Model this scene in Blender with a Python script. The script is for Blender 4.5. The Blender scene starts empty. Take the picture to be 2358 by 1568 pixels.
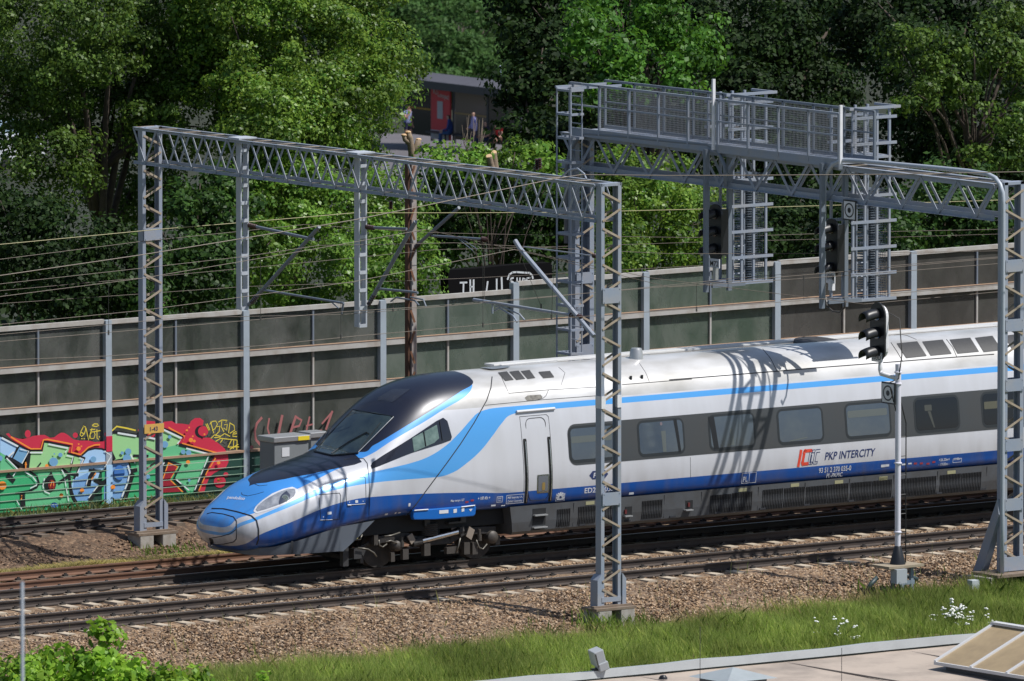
import bpy, bmesh, math, random
import numpy as np
from mathutils import Vector, Matrix
from mathutils.bvhtree import BVHTree
random.seed(7); RNG = np.random.default_rng(11)
R = math.radians
S = bpy.context.scene
COL = S.collection
ORG = {}                                  # world origin of every parent

# ------------------------------------------------------------------ camera
FPX, DEPTH = 32250.0, 300.0               # focal length in pixels of a 2358 px wide frame, metres to the train
CX, CY, OY = 1179.0, 784.0, 1266.0        # frame centre; row where the middle of the train's track crosses the centre column
PITCH = R(6.9) - (OY - CY) / FPX
FWD = Vector((.6 * math.cos(PITCH), .8 * math.cos(PITCH), -math.sin(PITCH)))
RGT = Vector((.8, -.6, 0)); UPV = RGT.cross(FWD)
CAM = -(FWD - UPV * ((OY - CY) / FPX)) * DEPTH
def ray(px, py): return FWD + RGT * ((px - CX) / FPX) - UPV * ((py - CY) / FPX)
def onY(px, py, y): d = ray(px, py); return CAM + d * ((y - CAM.y) / d.y)
def onX(px, py, x): d = ray(px, py); return CAM + d * ((x - CAM.x) / d.x)
def onZ(px, py, z): d = ray(px, py); return CAM + d * ((z - CAM.z) / d.z)
def atD(px, py, d): return CAM + ray(px, py) * d
K = 2358 / 2887
def zz(ox, oy, s): return lambda x, y: ((ox + x / s) * K, (oy + y / s) * K)
cam = bpy.data.objects.new('camera', bpy.data.cameras.new('camera')); COL.objects.link(cam)
m = Matrix((RGT, UPV, -FWD)).transposed().to_4x4(); m.translation = CAM; cam.matrix_world = m
cam.data.sensor_width = 36; cam.data.lens = 36 * FPX / 2358
cam.data.clip_start = 5; cam.data.clip_end = 6000
cam.data.dof.use_dof = True; cam.data.dof.focus_distance = 302; cam.data.dof.aperture_fstop = 7
S.camera = cam

# ------------------------------------------------------------------ light
SUN = Vector((-.40, .50, -1.0)).normalized()
sl = bpy.data.lights.new('sun', 'SUN'); sl.energy = 4.7; sl.angle = R(.5); sl.color = (1, .97, .92)
so = bpy.data.objects.new('sun', sl); COL.objects.link(so); so.rotation_euler = SUN.to_track_quat('-Z', 'Y').to_euler()
W = bpy.data.worlds.new('World'); S.world = W; W.use_nodes = True
nt = W.node_tree; bg = nt.nodes['Background']; sky = nt.nodes.new('ShaderNodeTexSky')
sky.sky_type = 'NISHITA'; sky.sun_disc = False
sky.sun_elevation = math.asin(-SUN.z); sky.sun_rotation = math.atan2(-SUN.x, -SUN.y)
nt.links.new(sky.outputs[0], bg.inputs[0]); bg.inputs[1].default_value = .09
S.view_settings.view_transform = 'Standard'; S.view_settings.look = 'None'
S.view_settings.exposure = .14; S.view_settings.gamma = 1

# ------------------------------------------------------------------ materials
def mat(name, col, rough=.6, metal=0, spec=.5, noise=None, coat=0, bump=None):
    """noise=(scale, amount, colour2)  bump=(scale, strength)"""
    M = bpy.data.materials.new(name); M.use_nodes = True; N = M.node_tree; b = N.nodes['Principled BSDF']
    b.inputs['Base Color'].default_value = (*col, 1); b.inputs['Roughness'].default_value = rough
    b.inputs['Metallic'].default_value = metal; b.inputs['Specular IOR Level'].default_value = spec
    b.inputs['Coat Weight'].default_value = coat
    if noise or bump:
        tc = N.nodes.new('ShaderNodeTexCoord')
    if noise:
        n = N.nodes.new('ShaderNodeTexNoise'); n.inputs['Scale'].default_value = noise[0]; n.inputs['Detail'].default_value = 6
        n.inputs['Roughness'].default_value = .65
        N.links.new(tc.outputs['Object'], n.inputs['Vector'])
        r = N.nodes.new('ShaderNodeMapRange'); r.inputs[1].default_value = .42; r.inputs[2].default_value = .68
        r.inputs[4].default_value = noise[1]; N.links.new(n.outputs[0], r.inputs[0])
        x = N.nodes.new('ShaderNodeMix'); x.data_type = 'RGBA'; x.inputs[6].default_value = (*col, 1); x.inputs[7].default_value = (*noise[2], 1)
        N.links.new(r.outputs[0], x.inputs[0]); N.links.new(x.outputs[2], b.inputs['Base Color'])
    if bump:
        n2 = N.nodes.new('ShaderNodeTexNoise'); n2.inputs['Scale'].default_value = bump[0]; n2.inputs['Detail'].default_value = 4
        N.links.new(tc.outputs['Object'], n2.inputs['Vector'])
        bp = N.nodes.new('ShaderNodeBump'); bp.inputs['Strength'].default_value = bump[1]; bp.inputs['Distance'].default_value = .02
        N.links.new(n2.outputs[0], bp.inputs['Height']); N.links.new(bp.outputs[0], b.inputs['Normal'])
    return M
def leafmat(name, c1, c2, trans=.3, rough=.38, spec=.32, patch_=(.8, .6, 1.25)):
    M = bpy.data.materials.new(name); M.use_nodes = True; N = M.node_tree; b = N.nodes['Principled BSDF']; out = N.nodes['Material Output']
    g = N.nodes.new('ShaderNodeNewGeometry'); r = N.nodes.new('ShaderNodeValToRGB')
    r.color_ramp.elements[0].color = (*c1, 1); r.color_ramp.elements[1].color = (*c2, 1)
    tcn = N.nodes.new('ShaderNodeTexCoord'); pn = N.nodes.new('ShaderNodeTexNoise'); pn.inputs['Scale'].default_value = patch_[0]; pn.inputs['Detail'].default_value = 3
    pr = N.nodes.new('ShaderNodeMapRange'); pr.inputs[1].default_value = .36; pr.inputs[2].default_value = .64; pr.inputs[3].default_value = patch_[1]; pr.inputs[4].default_value = patch_[2]
    pm = N.nodes.new('ShaderNodeMix'); pm.data_type = 'RGBA'; pm.blend_type = 'MULTIPLY'; pm.inputs[0].default_value = 1
    N.links.new(tcn.outputs['Object'], pn.inputs['Vector']); N.links.new(pn.outputs[0], pr.inputs[0]); N.links.new(r.outputs[0], pm.inputs[6]); N.links.new(pr.outputs[0], pm.inputs[7])
    N.links.new(g.outputs['Random Per Island'], r.inputs[0]); N.links.new(pm.outputs[2], b.inputs['Base Color'])
    b.inputs['Roughness'].default_value = rough; b.inputs['Specular IOR Level'].default_value = spec
    t = N.nodes.new('ShaderNodeBsdfTranslucent'); h = N.nodes.new('ShaderNodeHueSaturation'); h.inputs['Value'].default_value = 1.5; h.inputs['Hue'].default_value = .485
    N.links.new(pm.outputs[2], h.inputs['Color']); N.links.new(h.outputs[0], t.inputs[0])
    mx = N.nodes.new('ShaderNodeMixShader'); mx.inputs[0].default_value = trans
    N.links.new(b.outputs[0], mx.inputs[1]); N.links.new(t.outputs[0], mx.inputs[2]); N.links.new(mx.outputs[0], out.inputs[0])
    return M
MT = {}
MT['steel'] = mat('grey_painted_steel', (.25, .29, .365), .5, .0, noise=(2.2, .6, (.33, .32, .32)))
MT['steel_dark'] = mat('dark_blue_grey_steel', (.15, .18, .225), .5, noise=(2.1, .35, (.2, .2, .2)))
MT['brace'] = mat('rust_tinted_brace_steel', (.36, .30, .23), .6, noise=(4, .5, (.2, .13, .09)))
MT['rust'] = mat('rust', (.13, .055, .028), .8, noise=(5, .7, (.26, .13, .07)))
MT['concrete'] = mat('weathered_concrete', (.36, .34, .31), .85, noise=(6, .5, (.2, .16, .12)), bump=(40, .2))
MT['sleeper'] = mat('pale_concrete_sleeper', (.46, .39, .30), .85, noise=(3, .7, (.25, .2, .15)))
MT['sleeper_old'] = mat('oiled_wood_sleeper', (.12, .09, .07), .85, noise=(3, .7, (.25, .2, .15)))
MT['rail'] = mat('rusty_rail_side', (.040, .030, .026), .7, noise=(2.5, .5, (.075, .053, .040)))
MT['rail_rust'] = mat('orange_rusty_rail', (.15, .075, .045), .75, noise=(3, .6, (.1, .06, .045)))
MT['rail_top'] = mat('polished_rail_head', (.38, .36, .34), .32, .7)
MT['black'] = mat('black_paint', (.012, .013, .016), .4)
MT['black_matt'] = mat('matt_black', (.01, .011, .013), .8)
MT['white'] = mat('white_paint', (.72, .72, .76), .45, noise=(4, .4, (.5, .5, .5)))
MT['wire'] = mat('weathered_copper_wire', (.085, .068, .055), .5, .3)
MT['wire_dark'] = mat('dark_cable', (.05, .047, .045), .6)
MT['insul'] = mat('brown_glazed_insulator', (.045, .022, .02), .25)
MT['chrome'] = mat('bright_metal', (.75, .75, .75), .2, 1)
MT['alu'] = mat('dull_aluminium', (.45, .46, .47), .4, .6)
MT['undergear'] = mat('dusty_dark_undergear', (.022, .021, .022), .7, noise=(5, .6, (.06, .05, .042)))
MT['glass_dark'] = mat('dark_glass', (.012, .017, .022), .04, 0, .7, coat=.5)
MT['bark'] = mat('bark', (.07, .052, .04), .9, noise=(7, .6, (.03, .022, .018)), bump=(14, .6))
MT['wood_cut'] = mat('freshly_cut_wood', (.62, .42, .25), .8, noise=(9, .5, (.45, .28, .15)))

# ------------------------------------------------------------------ objects
def tag(o, label=None, cat=None, group=None, kind=None):
    for k, v in (('label', label), ('category', cat), ('group', group), ('kind', kind)):
        if v: o[k] = v
    return o
def thing(name, label, cat, loc=(0, 0, 0), group=None):
    o = bpy.data.objects.new(name, None); COL.objects.link(o); o.location = loc; o.empty_display_size = .2
    ORG[o.name] = Vector(loc); return tag(o, label, cat, group)
class MB:
    def __init__(s): s.v = []; s.f = []; s.mi = []; s.cur = 0
    def _add(s, vs, fs):
        n = len(s.v); s.v += [tuple(v) for v in vs]
        for f in fs: s.f.append(tuple(i + n for i in f)); s.mi.append(s.cur)
        return s
    def mat(s, i): s.cur = i; return s
    def box(s, c, size, rz=0, axes=None):
        c = Vector(c); hx, hy, hz = [x / 2 for x in size]
        if axes is None:
            a = Vector((math.cos(rz), math.sin(rz), 0)); axes = (a, Vector((-a.y, a.x, 0)), Vector((0, 0, 1)))
        A, B, C = axes
        vs = [c + A * (x * hx) + B * (y * hy) + C * (z * hz) for z in (-1, 1) for y in (-1, 1) for x in (-1, 1)]
        return s._add(vs, [(0, 2, 3, 1), (4, 5, 7, 6), (0, 1, 5, 4), (2, 6, 7, 3), (0, 4, 6, 2), (1, 3, 7, 5)])
    def bar(s, p, q, w, h=None, up=(0, 0, 1)):
        """box beam from p to q; w along side, h along up"""
        p = Vector(p); q = Vector(q); h = h or w; d = q - p; L = d.length
        if L < 1e-6: return s
        d /= L; u = Vector(up)
        if abs(d.dot(u)) > .98: u = Vector((1, 0, 0)) if abs(d.x) < .9 else Vector((0, 1, 0))
        a = d.cross(u).normalized(); b = a.cross(d)
        return s.box((p + q) / 2, (L, w, h), axes=(d, a, b))
    def angle(s, p, q, w, t, up=(0, 0, 1), flip=1):
        """L profile"""
        p = Vector(p); q = Vector(q); d = (q - p).normalized(); u = Vector(up)
        if abs(d.dot(u)) > .98: u = Vector((1, 0, 0))
        a = d.cross(u).normalized() * flip; b = a.cross(d).normalized() * flip
        s.bar(p + b * (w / 2), q + b * (w / 2), t, w, up=b); s.bar(p + a * (w / 2), q + a * (w / 2), w - t, t, up=b); return s
    def tube(s, pts, r, n=8, cap=True, radii=None):
        pts = [Vector(p) for p in pts]; rings = []; prev = None
        for i, p in enumerate(pts):
            d = (pts[min(i + 1, len(pts) - 1)] - pts[max(i - 1, 0)])
            if d.length < 1e-9: d = Vector((0, 0, 1))
            d.normalize()
            if prev is None:
                u = Vector((0, 0, 1)) if abs(d.z) < .9 else Vector((1, 0, 0)); a = d.cross(u).normalized()
            else: a = (prev - d * prev.dot(d)).normalized()
            prev = a; b = d.cross(a); rr = radii[i] if radii else r
            rings.append([p + (a * math.cos(t) + b * math.sin(t)) * rr for t in [2 * math.pi * k / n for k in range(n)]])
        vs = [v for g in rings for v in g]; fs = []
        for i in range(len(rings) - 1):
            for k in range(n): fs.append((i * n + k, i * n + (k + 1) % n, (i + 1) * n + (k + 1) % n, (i + 1) * n + k))
        if cap: fs.append(tuple(range(n - 1, -1, -1))); fs.append(tuple((len(rings) - 1) * n + k for k in range(n)))
        return s._add(vs, fs)
    def lathe(s, base, axis, prof, n=16):
        """prof: (distance along axis, radius)"""
        ax = Vector(axis).normalized(); base = Vector(base)
        return s.tube([base + ax * h for h, r in prof], 1, n, True, [max(r, 1e-4) for h, r in prof])
    def prism(s, pts, off):
        """polygon (list of Vectors) swept by vector off"""
        n = len(pts); off = Vector(off); vs = [Vector(p) for p in pts] + [Vector(p) + off for p in pts]
        fs = [tuple(range(n - 1, -1, -1)), tuple(range(n, 2 * n))] + [(i, (i + 1) % n, n + (i + 1) % n, n + i) for i in range(n)]
        return s._add(vs, fs)
    def face(s, pts): return s._add(pts, [tuple(range(len(pts)))])
    def ball(s, c, r, n=10, k=7, sc=(1, 1, 1)):
        c = Vector(c); vs = []; fs = []
        for i in range(k + 1):
            th = math.pi * i / k
            for j in range(n):
                ph = 2 * math.pi * j / n
                vs.append(c + Vector((r * sc[0] * math.sin(th) * math.cos(ph), r * sc[1] * math.sin(th) * math.sin(ph), r * sc[2] * math.cos(th))))
        for i in range(k):
            for j in range(n): fs.append((i * n + j, (i + 1) * n + j, (i + 1) * n + (j + 1) % n, i * n + (j + 1) % n))
        return s._add(vs, fs)
    def grid(s, G, closed=False):
        """G: rows of points"""
        nr, nc = len(G), len(G[0]); fs = []
        for i in range(nr - 1):
            for j in range(nc - 1): fs.append((i * nc + j, i * nc + j + 1, (i + 1) * nc + j + 1, (i + 1) * nc + j))
        return s._add([p for r in G for p in r], fs)
    def pieces(s):
        par = list(range(len(s.v)))
        def find(i):
            while par[i] != i: par[i] = par[par[i]]; i = par[i]
            return i
        for f in s.f:
            for k in f[1:]: par[find(f[0])] = find(k)
        out = {}
        for f, m_ in zip(s.f, s.mi):
            b = out.setdefault(find(f[0]), (MB(), {})); q = []
            for k in f:
                if k not in b[1]: b[1][k] = len(b[0].v); b[0].v.append(s.v[k])
                q.append(b[1][k])
            b[0].f.append(tuple(q)); b[0].mi.append(m_)
        return [b for b, _ in out.values()]
    def split(s, name, mats, parent=None, **k):
        """every separate piece becomes an object of its own"""
        return [b.build(name, mats, parent, **k) for b in s.pieces()][0]
    def build(s, name, mats, parent=None, smooth=False, bevel=0, recalc=True):
        me = bpy.data.meshes.new(name); o0 = ORG.get(parent.name, Vector()) if parent else Vector()
        me.from_pydata([(v[0] - o0.x, v[1] - o0.y, v[2] - o0.z) for v in s.v], [], s.f)
        if not isinstance(mats, (list, tuple)): mats = [mats]
        for M in mats: me.materials.append(MT[M] if isinstance(M, str) else M)
        me.polygons.foreach_set('material_index', s.mi)
        if recalc:
            b = bmesh.new(); b.from_mesh(me); bmesh.ops.recalc_face_normals(b, faces=b.faces); b.to_mesh(me); b.free()
        if smooth: me.polygons.foreach_set('use_smooth', [True] * len(me.polygons))
        me.update(); o = bpy.data.objects.new(name, me); COL.objects.link(o)
        if smooth == 'auto':
            me.set_sharp_from_angle(angle=R(40))
        if bevel:
            d = o.modifiers.new('bevel', 'BEVEL'); d.width = bevel; d.segments = 2; d.limit_method = 'ANGLE'
        if parent: o.parent = parent; ORG[o.name] = o0
        return o
def struct(o): o['kind'] = 'structure'; return o
def quick_mesh(name, V, nper, mats, parent=None, mi=None):
    """V: (N, nper, 3) float array of separate polygons"""
    N = V.shape[0]; me = bpy.data.meshes.new(name); o0 = ORG.get(parent.name, Vector()) if parent else Vector()
    V = V.reshape(-1, 3) - np.array(o0)
    me.vertices.add(len(V)); me.vertices.foreach_set('co', V.astype(np.float32).ravel())
    me.loops.add(N * nper); me.loops.foreach_set('vertex_index', np.arange(N * nper, dtype=np.int32))
    me.polygons.add(N); me.polygons.foreach_set('loop_start', np.arange(0, N * nper, nper, dtype=np.int32))
    if not isinstance(mats, (list, tuple)): mats = [mats]
    for M in mats: me.materials.append(M)
    if mi is not None: me.polygons.foreach_set('material_index', mi.astype(np.int32))
    me.update(calc_edges=True); o = bpy.data.objects.new(name, me); COL.objects.link(o)
    if parent: o.parent = parent; ORG[o.name] = o0
    return o
def text_mesh(txt, size, shear=0, spacing=1.0, bold=.014):
    """2-D triangles of a word: list of (u, v) and faces, u starts at 0, baseline 0"""
    c = bpy.data.curves.new('t', 'FONT'); c.body = txt; c.size = size; c.shear = shear; c.space_character = spacing; c.resolution_u = 3; c.offset = bold * size
    o = bpy.data.objects.new('t', c); COL.objects.link(o); dg = bpy.context.evaluated_depsgraph_get()
    me = bpy.data.meshes.new_from_object(o.evaluated_get(dg))
    vs = [(v.co.x, v.co.y) for v in me.vertices]; fs = [tuple(p.vertices) for p in me.polygons]
    bpy.data.objects.remove(o); bpy.data.curves.remove(c); bpy.data.meshes.remove(me)
    return vs, fs
# ------------------------------------------------------------------ ground, ballast, tracks
def lerp_tab(tab, x):
    if x <= tab[0][0]: return tab[0][1]
    for (a, b), (c, d) in zip(tab, tab[1:]):
        if x <= c: return b + (d - b) * (x - a) / (c - a)
    return tab[-1][1]
GZ = [(-400, -3.6), (-20, -3.6), (-14, -2.3), (-11.5, -1.42), (-10.1, -1.10), (-9.5, -1.0), (-7.5, -.9), (12.6, -.5), (13.6, -.35), (30, -1.6), (240, -19.2), (300, -20), (3000, -20)]
def groundmat():
    M = mat('soil_and_turf', (.10, .15, .035), .95, noise=(.8, .8, (.16, .15, .06)), bump=(9, .5)); return M
MT['soil'] = groundmat()
ys = sorted(set([a for a, b in GZ] + [-50, -30, -17, -12.6, 50, 80, 120, 160, 200, 600, 1200]))
xs = [-3000, -600, -200, -100, -60, -40, -20, 0, 20, 40, 60, 100, 140, 180, 220, 300, 600, 3000]
g = MB(); g.grid([[(x, y, lerp_tab(GZ, y)) for x in xs] for y in ys if y <= 30]); struct(g.build('ground', 'soil'))
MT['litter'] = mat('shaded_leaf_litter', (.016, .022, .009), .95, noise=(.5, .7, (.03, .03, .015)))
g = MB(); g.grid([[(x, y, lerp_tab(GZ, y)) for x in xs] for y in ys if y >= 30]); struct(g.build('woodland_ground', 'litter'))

def gravel_mat(name, cols, scale):
    M = bpy.data.materials.new(name); M.use_nodes = True; N = M.node_tree; b = N.nodes['Principled BSDF']
    tc = N.nodes.new('ShaderNodeTexCoord'); v = N.nodes.new('ShaderNodeTexVoronoi'); v.inputs['Scale'].default_value = scale
    N.links.new(tc.outputs['Object'], v.inputs['Vector'])
    sp = N.nodes.new('ShaderNodeSeparateColor'); N.links.new(v.outputs['Color'], sp.inputs[0])
    r = N.nodes.new('ShaderNodeValToRGB'); r.color_ramp.elements[0].color = (*cols[0], 1); r.color_ramp.elements[1].color = (*cols[-1], 1)
    for i, c in enumerate(cols[1:-1]): e = r.color_ramp.elements.new((i + 1) / (len(cols) - 1)); e.color = (*c, 1)
    N.links.new(sp.outputs[0], r.inputs[0])
    n = N.nodes.new('ShaderNodeTexNoise'); n.inputs['Scale'].default_value = .5; n.inputs['Detail'].default_value = 5; N.links.new(tc.outputs['Object'], n.inputs['Vector'])
    h = N.nodes.new('ShaderNodeMapRange'); h.inputs[1].default_value = .35; h.inputs[2].default_value = .65; h.inputs[3].default_value = .65; h.inputs[4].default_value = 1.1; N.links.new(n.outputs[0], h.inputs[0])
    mx = N.nodes.new('ShaderNodeMix'); mx.data_type = 'RGBA'; mx.blend_type = 'MULTIPLY'; mx.inputs[0].default_value = 1
    N.links.new(r.outputs[0], mx.inputs[6]); N.links.new(h.outputs[0], mx.inputs[7]); N.links.new(mx.outputs[2], b.inputs['Base Color'])
    bp = N.nodes.new('ShaderNodeBump'); bp.inputs['Strength'].default_value = 1; bp.inputs['Distance'].default_value = .04; bp.invert = True
    N.links.new(v.outputs['Distance'], bp.inputs['Height']); N.links.new(bp.outputs[0], b.inputs['Normal']); b.inputs['Roughness'].default_value = .9
    return M
STONE = [(.07, .045, .028), (.25, .155, .086), (.165, .12, .086), (.35, .235, .14), (.13, .077, .045), (.43, .32, .22)]
MT['ballast'] = gravel_mat('ballast_gravel', STONE, 13)
def bed(name, prof, x0, x1, M='ballast'):
    rnd = random.Random(3); n = int((x1 - x0) / .8)
    G = [[(x0 + (x1 - x0) * i / n, y, z + rnd.uniform(-.025, .025)) for y, z in prof] for i in range(n + 1)]
    b = MB(); b.grid(G); return b.build(name, M, smooth=True)
BZ = [(-10.4, -1.07), (-9.9, -.97), (-9.3, -.85), (-8.2, -.67), (-7.2, -.49), (-6.3, -.35), (-5.7, -.26), (-5.2, -.21), (-4.8, -.20), (-4.3, -.178), (-3.1, -.178), (-2.5, -.20), (-1.9, -.22), (-1.4, -.21), (-.9, -.2), (-.5, -.178), (.5, -.178), (.9, -.2), (1.5, -.19), (2.3, -.2), (3.9, -.22), (4.6, -.32), (5.6, -.44), (6.6, -.56), (7.6, -.60), (8.5, -.52), (9.3, -.24), (10.68, -.2), (12.2, -.2), (13.0, -.22), (13.4, -.5)]
struct(bed('ballast_bed', [p for p in BZ if p[0] <= 3.9], -34, 40))
MT['rusty_ballast'] = gravel_mat('rusty_ballast', [(.07, .042, .026), (.17, .10, .058), (.10, .064, .04), (.28, .18, .11)], 13)
struct(bed('ballast_bed', [p for p in BZ if p[0] >= 3.9], -34, 40, 'rusty_ballast'))
# loose stones
def stones(name, n, xr, yr, mats, sr=(.035, .085), zoff=0.0, seed=1):
    r = np.random.default_rng(seed)
    x = r.uniform(*xr, n); y = r.uniform(*yr, n); z = np.interp(y, [a for a, b in BZ], [b for a, b in BZ]) + r.uniform(-.012, .02, n) + zoff
    s = r.uniform(sr[0], sr[1], n) * .62
    oc = np.array([(1, 0, 0), (0, 1, 0), (-1, 0, 0), (0, -1, 0), (0, 0, 1), (0, 0, -1)], float)
    fs = np.array([(0, 1, 4), (1, 2, 4), (2, 3, 4), (3, 0, 4), (1, 0, 5), (2, 1, 5), (3, 2, 5), (0, 3, 5)])
    V = oc[None] * s[:, None, None] * r.uniform(.55, 1.25, (n, 6, 1)) ; V[:, :, 2] *= .8
    a = r.uniform(0, 6.28, n); b = r.uniform(-.9, .9, n)
    ca, sa, cb, sb = np.cos(a), np.sin(a), np.cos(b), np.sin(b)
    X = V[:, :, 0] * cb[:, None] + V[:, :, 2] * sb[:, None]; Zc = -V[:, :, 0] * sb[:, None] + V[:, :, 2] * cb[:, None]; Yc = V[:, :, 1]
    P = np.stack([X * ca[:, None] - Yc * sa[:, None] + x[:, None], X * sa[:, None] + Yc * ca[:, None] + y[:, None], Zc + z[:, None]], -1)
    T = P[:, fs].reshape(-1, 3, 3); mi = np.repeat(r.integers(0, len(mats), n), 8)
    o = quick_mesh(name, T, 3, mats, mi=mi); o['kind'] = 'stuff'; return o
SM = [mat('stone_%s' % nm, c, .9) for nm, c in zip(('brown', 'tan', 'grey', 'buff', 'umber', 'pale'), STONE)]
stones('ballast_stones', 60000, (-22, 22), (-10.1, -5.05), SM, seed=1)
stones('ballast_stones', 17000, (-22, 22), (-2.45, -1.4), SM, seed=2)
stones('ballast_stones', 9000, (-14, 4), (3.8, 9.0), [mat('rusty_stone_%d' % i, c, .9) for i, c in enumerate(((.07, .042, .026), (.16, .095, .055), (.29, .19, .12), (.12, .075, .05)))], seed=3)
stones('ballast_stones', 9000, (-20, 20), (-4.6, -3.0), SM, (.025, .05), seed=4)

RAILP = [(-.075, -.17), (.075, -.17), (.075, -.155), (.012, -.125), (.012, -.045), (.036, -.035), (.036, -.004), (.026, 0), (-.026, 0), (-.036, -.004), (-.036, -.035), (-.012, -.045), (-.012, -.125), (-.075, -.155)]
def rail_mb(path):
    b = MB(); n = len(RAILP); G = []
    for (x, y) in path: G.append([(x, y + a, z) for a, z in RAILP])
    for i in range(len(G) - 1):
        for k in range(n):
            b.mat(1 if k == 7 else 0); b._add([G[i][k], G[i][(k + 1) % n], G[i + 1][(k + 1) % n], G[i + 1][k]], [(0, 1, 2, 3)])
    return b
def track(label, yc, x0, x1, sleepermat, railmat, topmat, pitch=.6, phase=0.0):
    t = thing('railway_track', label, 'railway track', (0, yc(0), 0), 'railway tracks')
    n = 24
    for s in (-1, 1):
        path = [(x0 + (x1 - x0) * i / n, yc(x0 + (x1 - x0) * i / n) + s * .7525) for i in range(n + 1)]
        rail_mb(path).build('rail', [railmat, topmat], t)
    b = MB()
    prof = [(-.14, -.4), (.14, -.4), (.11, -.172), (-.11, -.172)]
    for y0, y1 in ((-1.28, -.95), (-.95, -.55), (-.55, .55), (.55, .95), (.95, 1.28)):
        b.prism([Vector((x, yc(0) + y0, z - (.035 if abs(y0 + y1) < .1 else 0))) for x, z in prof], (0, y1 - y0, 0))
    b.mat(1)
    for s in (-1, 1):
        for e in (-1, 1): b.box((0, yc(0) + s * .7525 + e * .105, -.155), (.11, .07, .05)); b.box((0, yc(0) + s * .7525 + e * .115, -.12), (.05, .04, .03))
    first = None
    for k in range(int((x1 - x0) / pitch)):
        x = x0 + k * pitch + phase
        if first is None:
            first = b.build('sleeper', [sleepermat, 'undergear'], t); o = first
        else:
            o = first.copy(); COL.objects.link(o); o.parent = t
        o.location = (x, yc(x) - yc(0), 0)
    return t
Y1 = -3.68
track('nearest track with shiny rails and pale concrete sleepers in front of the train', lambda x: Y1, -30, 29, 'sleeper', 'rail', 'rail_top')
track('track carrying the blue and silver train', lambda x: 0, -30, 29, 'sleeper', 'rail', 'rail_top', phase=.25)
def y3(x):
    u = min(1, max(0, (x + 12) / 26)); return 2.52 - .55 * u
track('rusty siding track squeezed close behind the train', y3, -30, 20, 'sleeper_old', 'rail_rust', 'rail_rust', phase=.1)
track('farthest track running along the foot of the noise barrier', lambda x: 10.68, -30, 20, 'sleeper_old', 'rail', 'rail_top', phase=.4)
# ------------------------------------------------------------------ train
XN = -7.9                                   # nose tip
train = thing('high_speed_train', 'blue, white and silver high-speed train with a pointed nose and a black cab roof', 'train', (XN, 0, 0))
TOP = [(0, 1.12), (.03, 1.2), (.1, 1.29), (.29, 1.42), (.6, 1.62), (1.09, 1.93), (1.67, 2.12), (2.4, 2.28), (2.87, 2.38), (3.12, 2.45), (3.37, 2.63), (3.77, 2.95), (4.19, 3.24), (4.73, 3.54), (5.47, 3.78), (6.17, 3.9), (7.0, 3.95), (9, 3.95)]
BOT = [(0, .95), (.03, .87), (.1, .75), (.22, .64), (.42, .55), (.7, .55), (1.1, .62), (2.1, .85), (3.2, 1.05), (4.6, 1.10), (9, 1.10)]
WID = [(0, .36), (.03, .5), (.1, .70), (.2, .85), (.35, 1.0), (.65, 1.14), (1.15, 1.26), (2.1, 1.37), (3.1, 1.41), (9, 1.415)]
EXU = [(0, 2.1), (.4, 2.5), (1.1, 2.5), (3.1, 2.9), (4.6, 2.7), (9, 2.6)]
MAIN = [(0, 1.10), (1.2, 1.10), (1.33, 1.11), (1.36, 1.14), (1.395, 1.38), (1.41, 1.65), (1.40, 1.9), (1.365, 2.25), (1.31, 2.7), (1.26, 2.98), (1.205, 3.2), (1.13, 3.40), (1.0, 3.60), (.82, 3.755), (.58, 3.865), (.3, 3.93), (0, 3.95)]
def smooth_tab(tab, x):
    """monotone cubic"""
    xs = [a for a, b in tab]; vs = [b for a, b in tab]
    if x <= xs[0]: return vs[0]
    if x >= xs[-1]: return vs[-1]
    i = max(k for k in range(len(xs)) if xs[k] <= x); i = min(i, len(xs) - 2)
    d = [(vs[k + 1] - vs[k]) / (xs[k + 1] - xs[k]) for k in range(len(xs) - 1)]
    def tan(k):
        if k == 0: return d[0]
        if k == len(d): return d[-1]
        return 0 if d[k - 1] * d[k] <= 0 else 2 * d[k - 1] * d[k] / (d[k - 1] + d[k])
    h = xs[i + 1] - xs[i]; t = (x - xs[i]) / h; a, b = tan(i), tan(i + 1)
    return (2 * t**3 - 3 * t**2 + 1) * vs[i] + (t**3 - 2 * t**2 + t) * h * a + (-2 * t**3 + 3 * t**2) * vs[i + 1] + (t**3 - t**2) * h * b
NS = 44
def resample(pl, n):
    d = [0]
    for a, b in zip(pl, pl[1:]): d.append(d[-1] + math.dist(a, b))
    out = []
    for k in range(n):
        t = d[-1] * k / (n - 1); i = max(j for j in range(len(d)) if d[j] <= t + 1e-9); i = min(i, len(pl) - 2)
        f = (t - d[i]) / max(d[i + 1] - d[i], 1e-9); out.append((pl[i][0] + (pl[i + 1][0] - pl[i][0]) * f, pl[i][1] + (pl[i + 1][1] - pl[i][1]) * f))
    return out
def smoothpl(pl, it=2):
    for _ in range(it):
        q = [pl[0]]
        for a, b in zip(pl, pl[1:]): q += [(a[0] * .75 + b[0] * .25, a[1] * .75 + b[1] * .25), (a[0] * .25 + b[0] * .75, a[1] * .25 + b[1] * .75)]
        pl = q + [pl[-1]]
    return pl
MAINR = resample(smoothpl(MAIN), NS)
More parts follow.
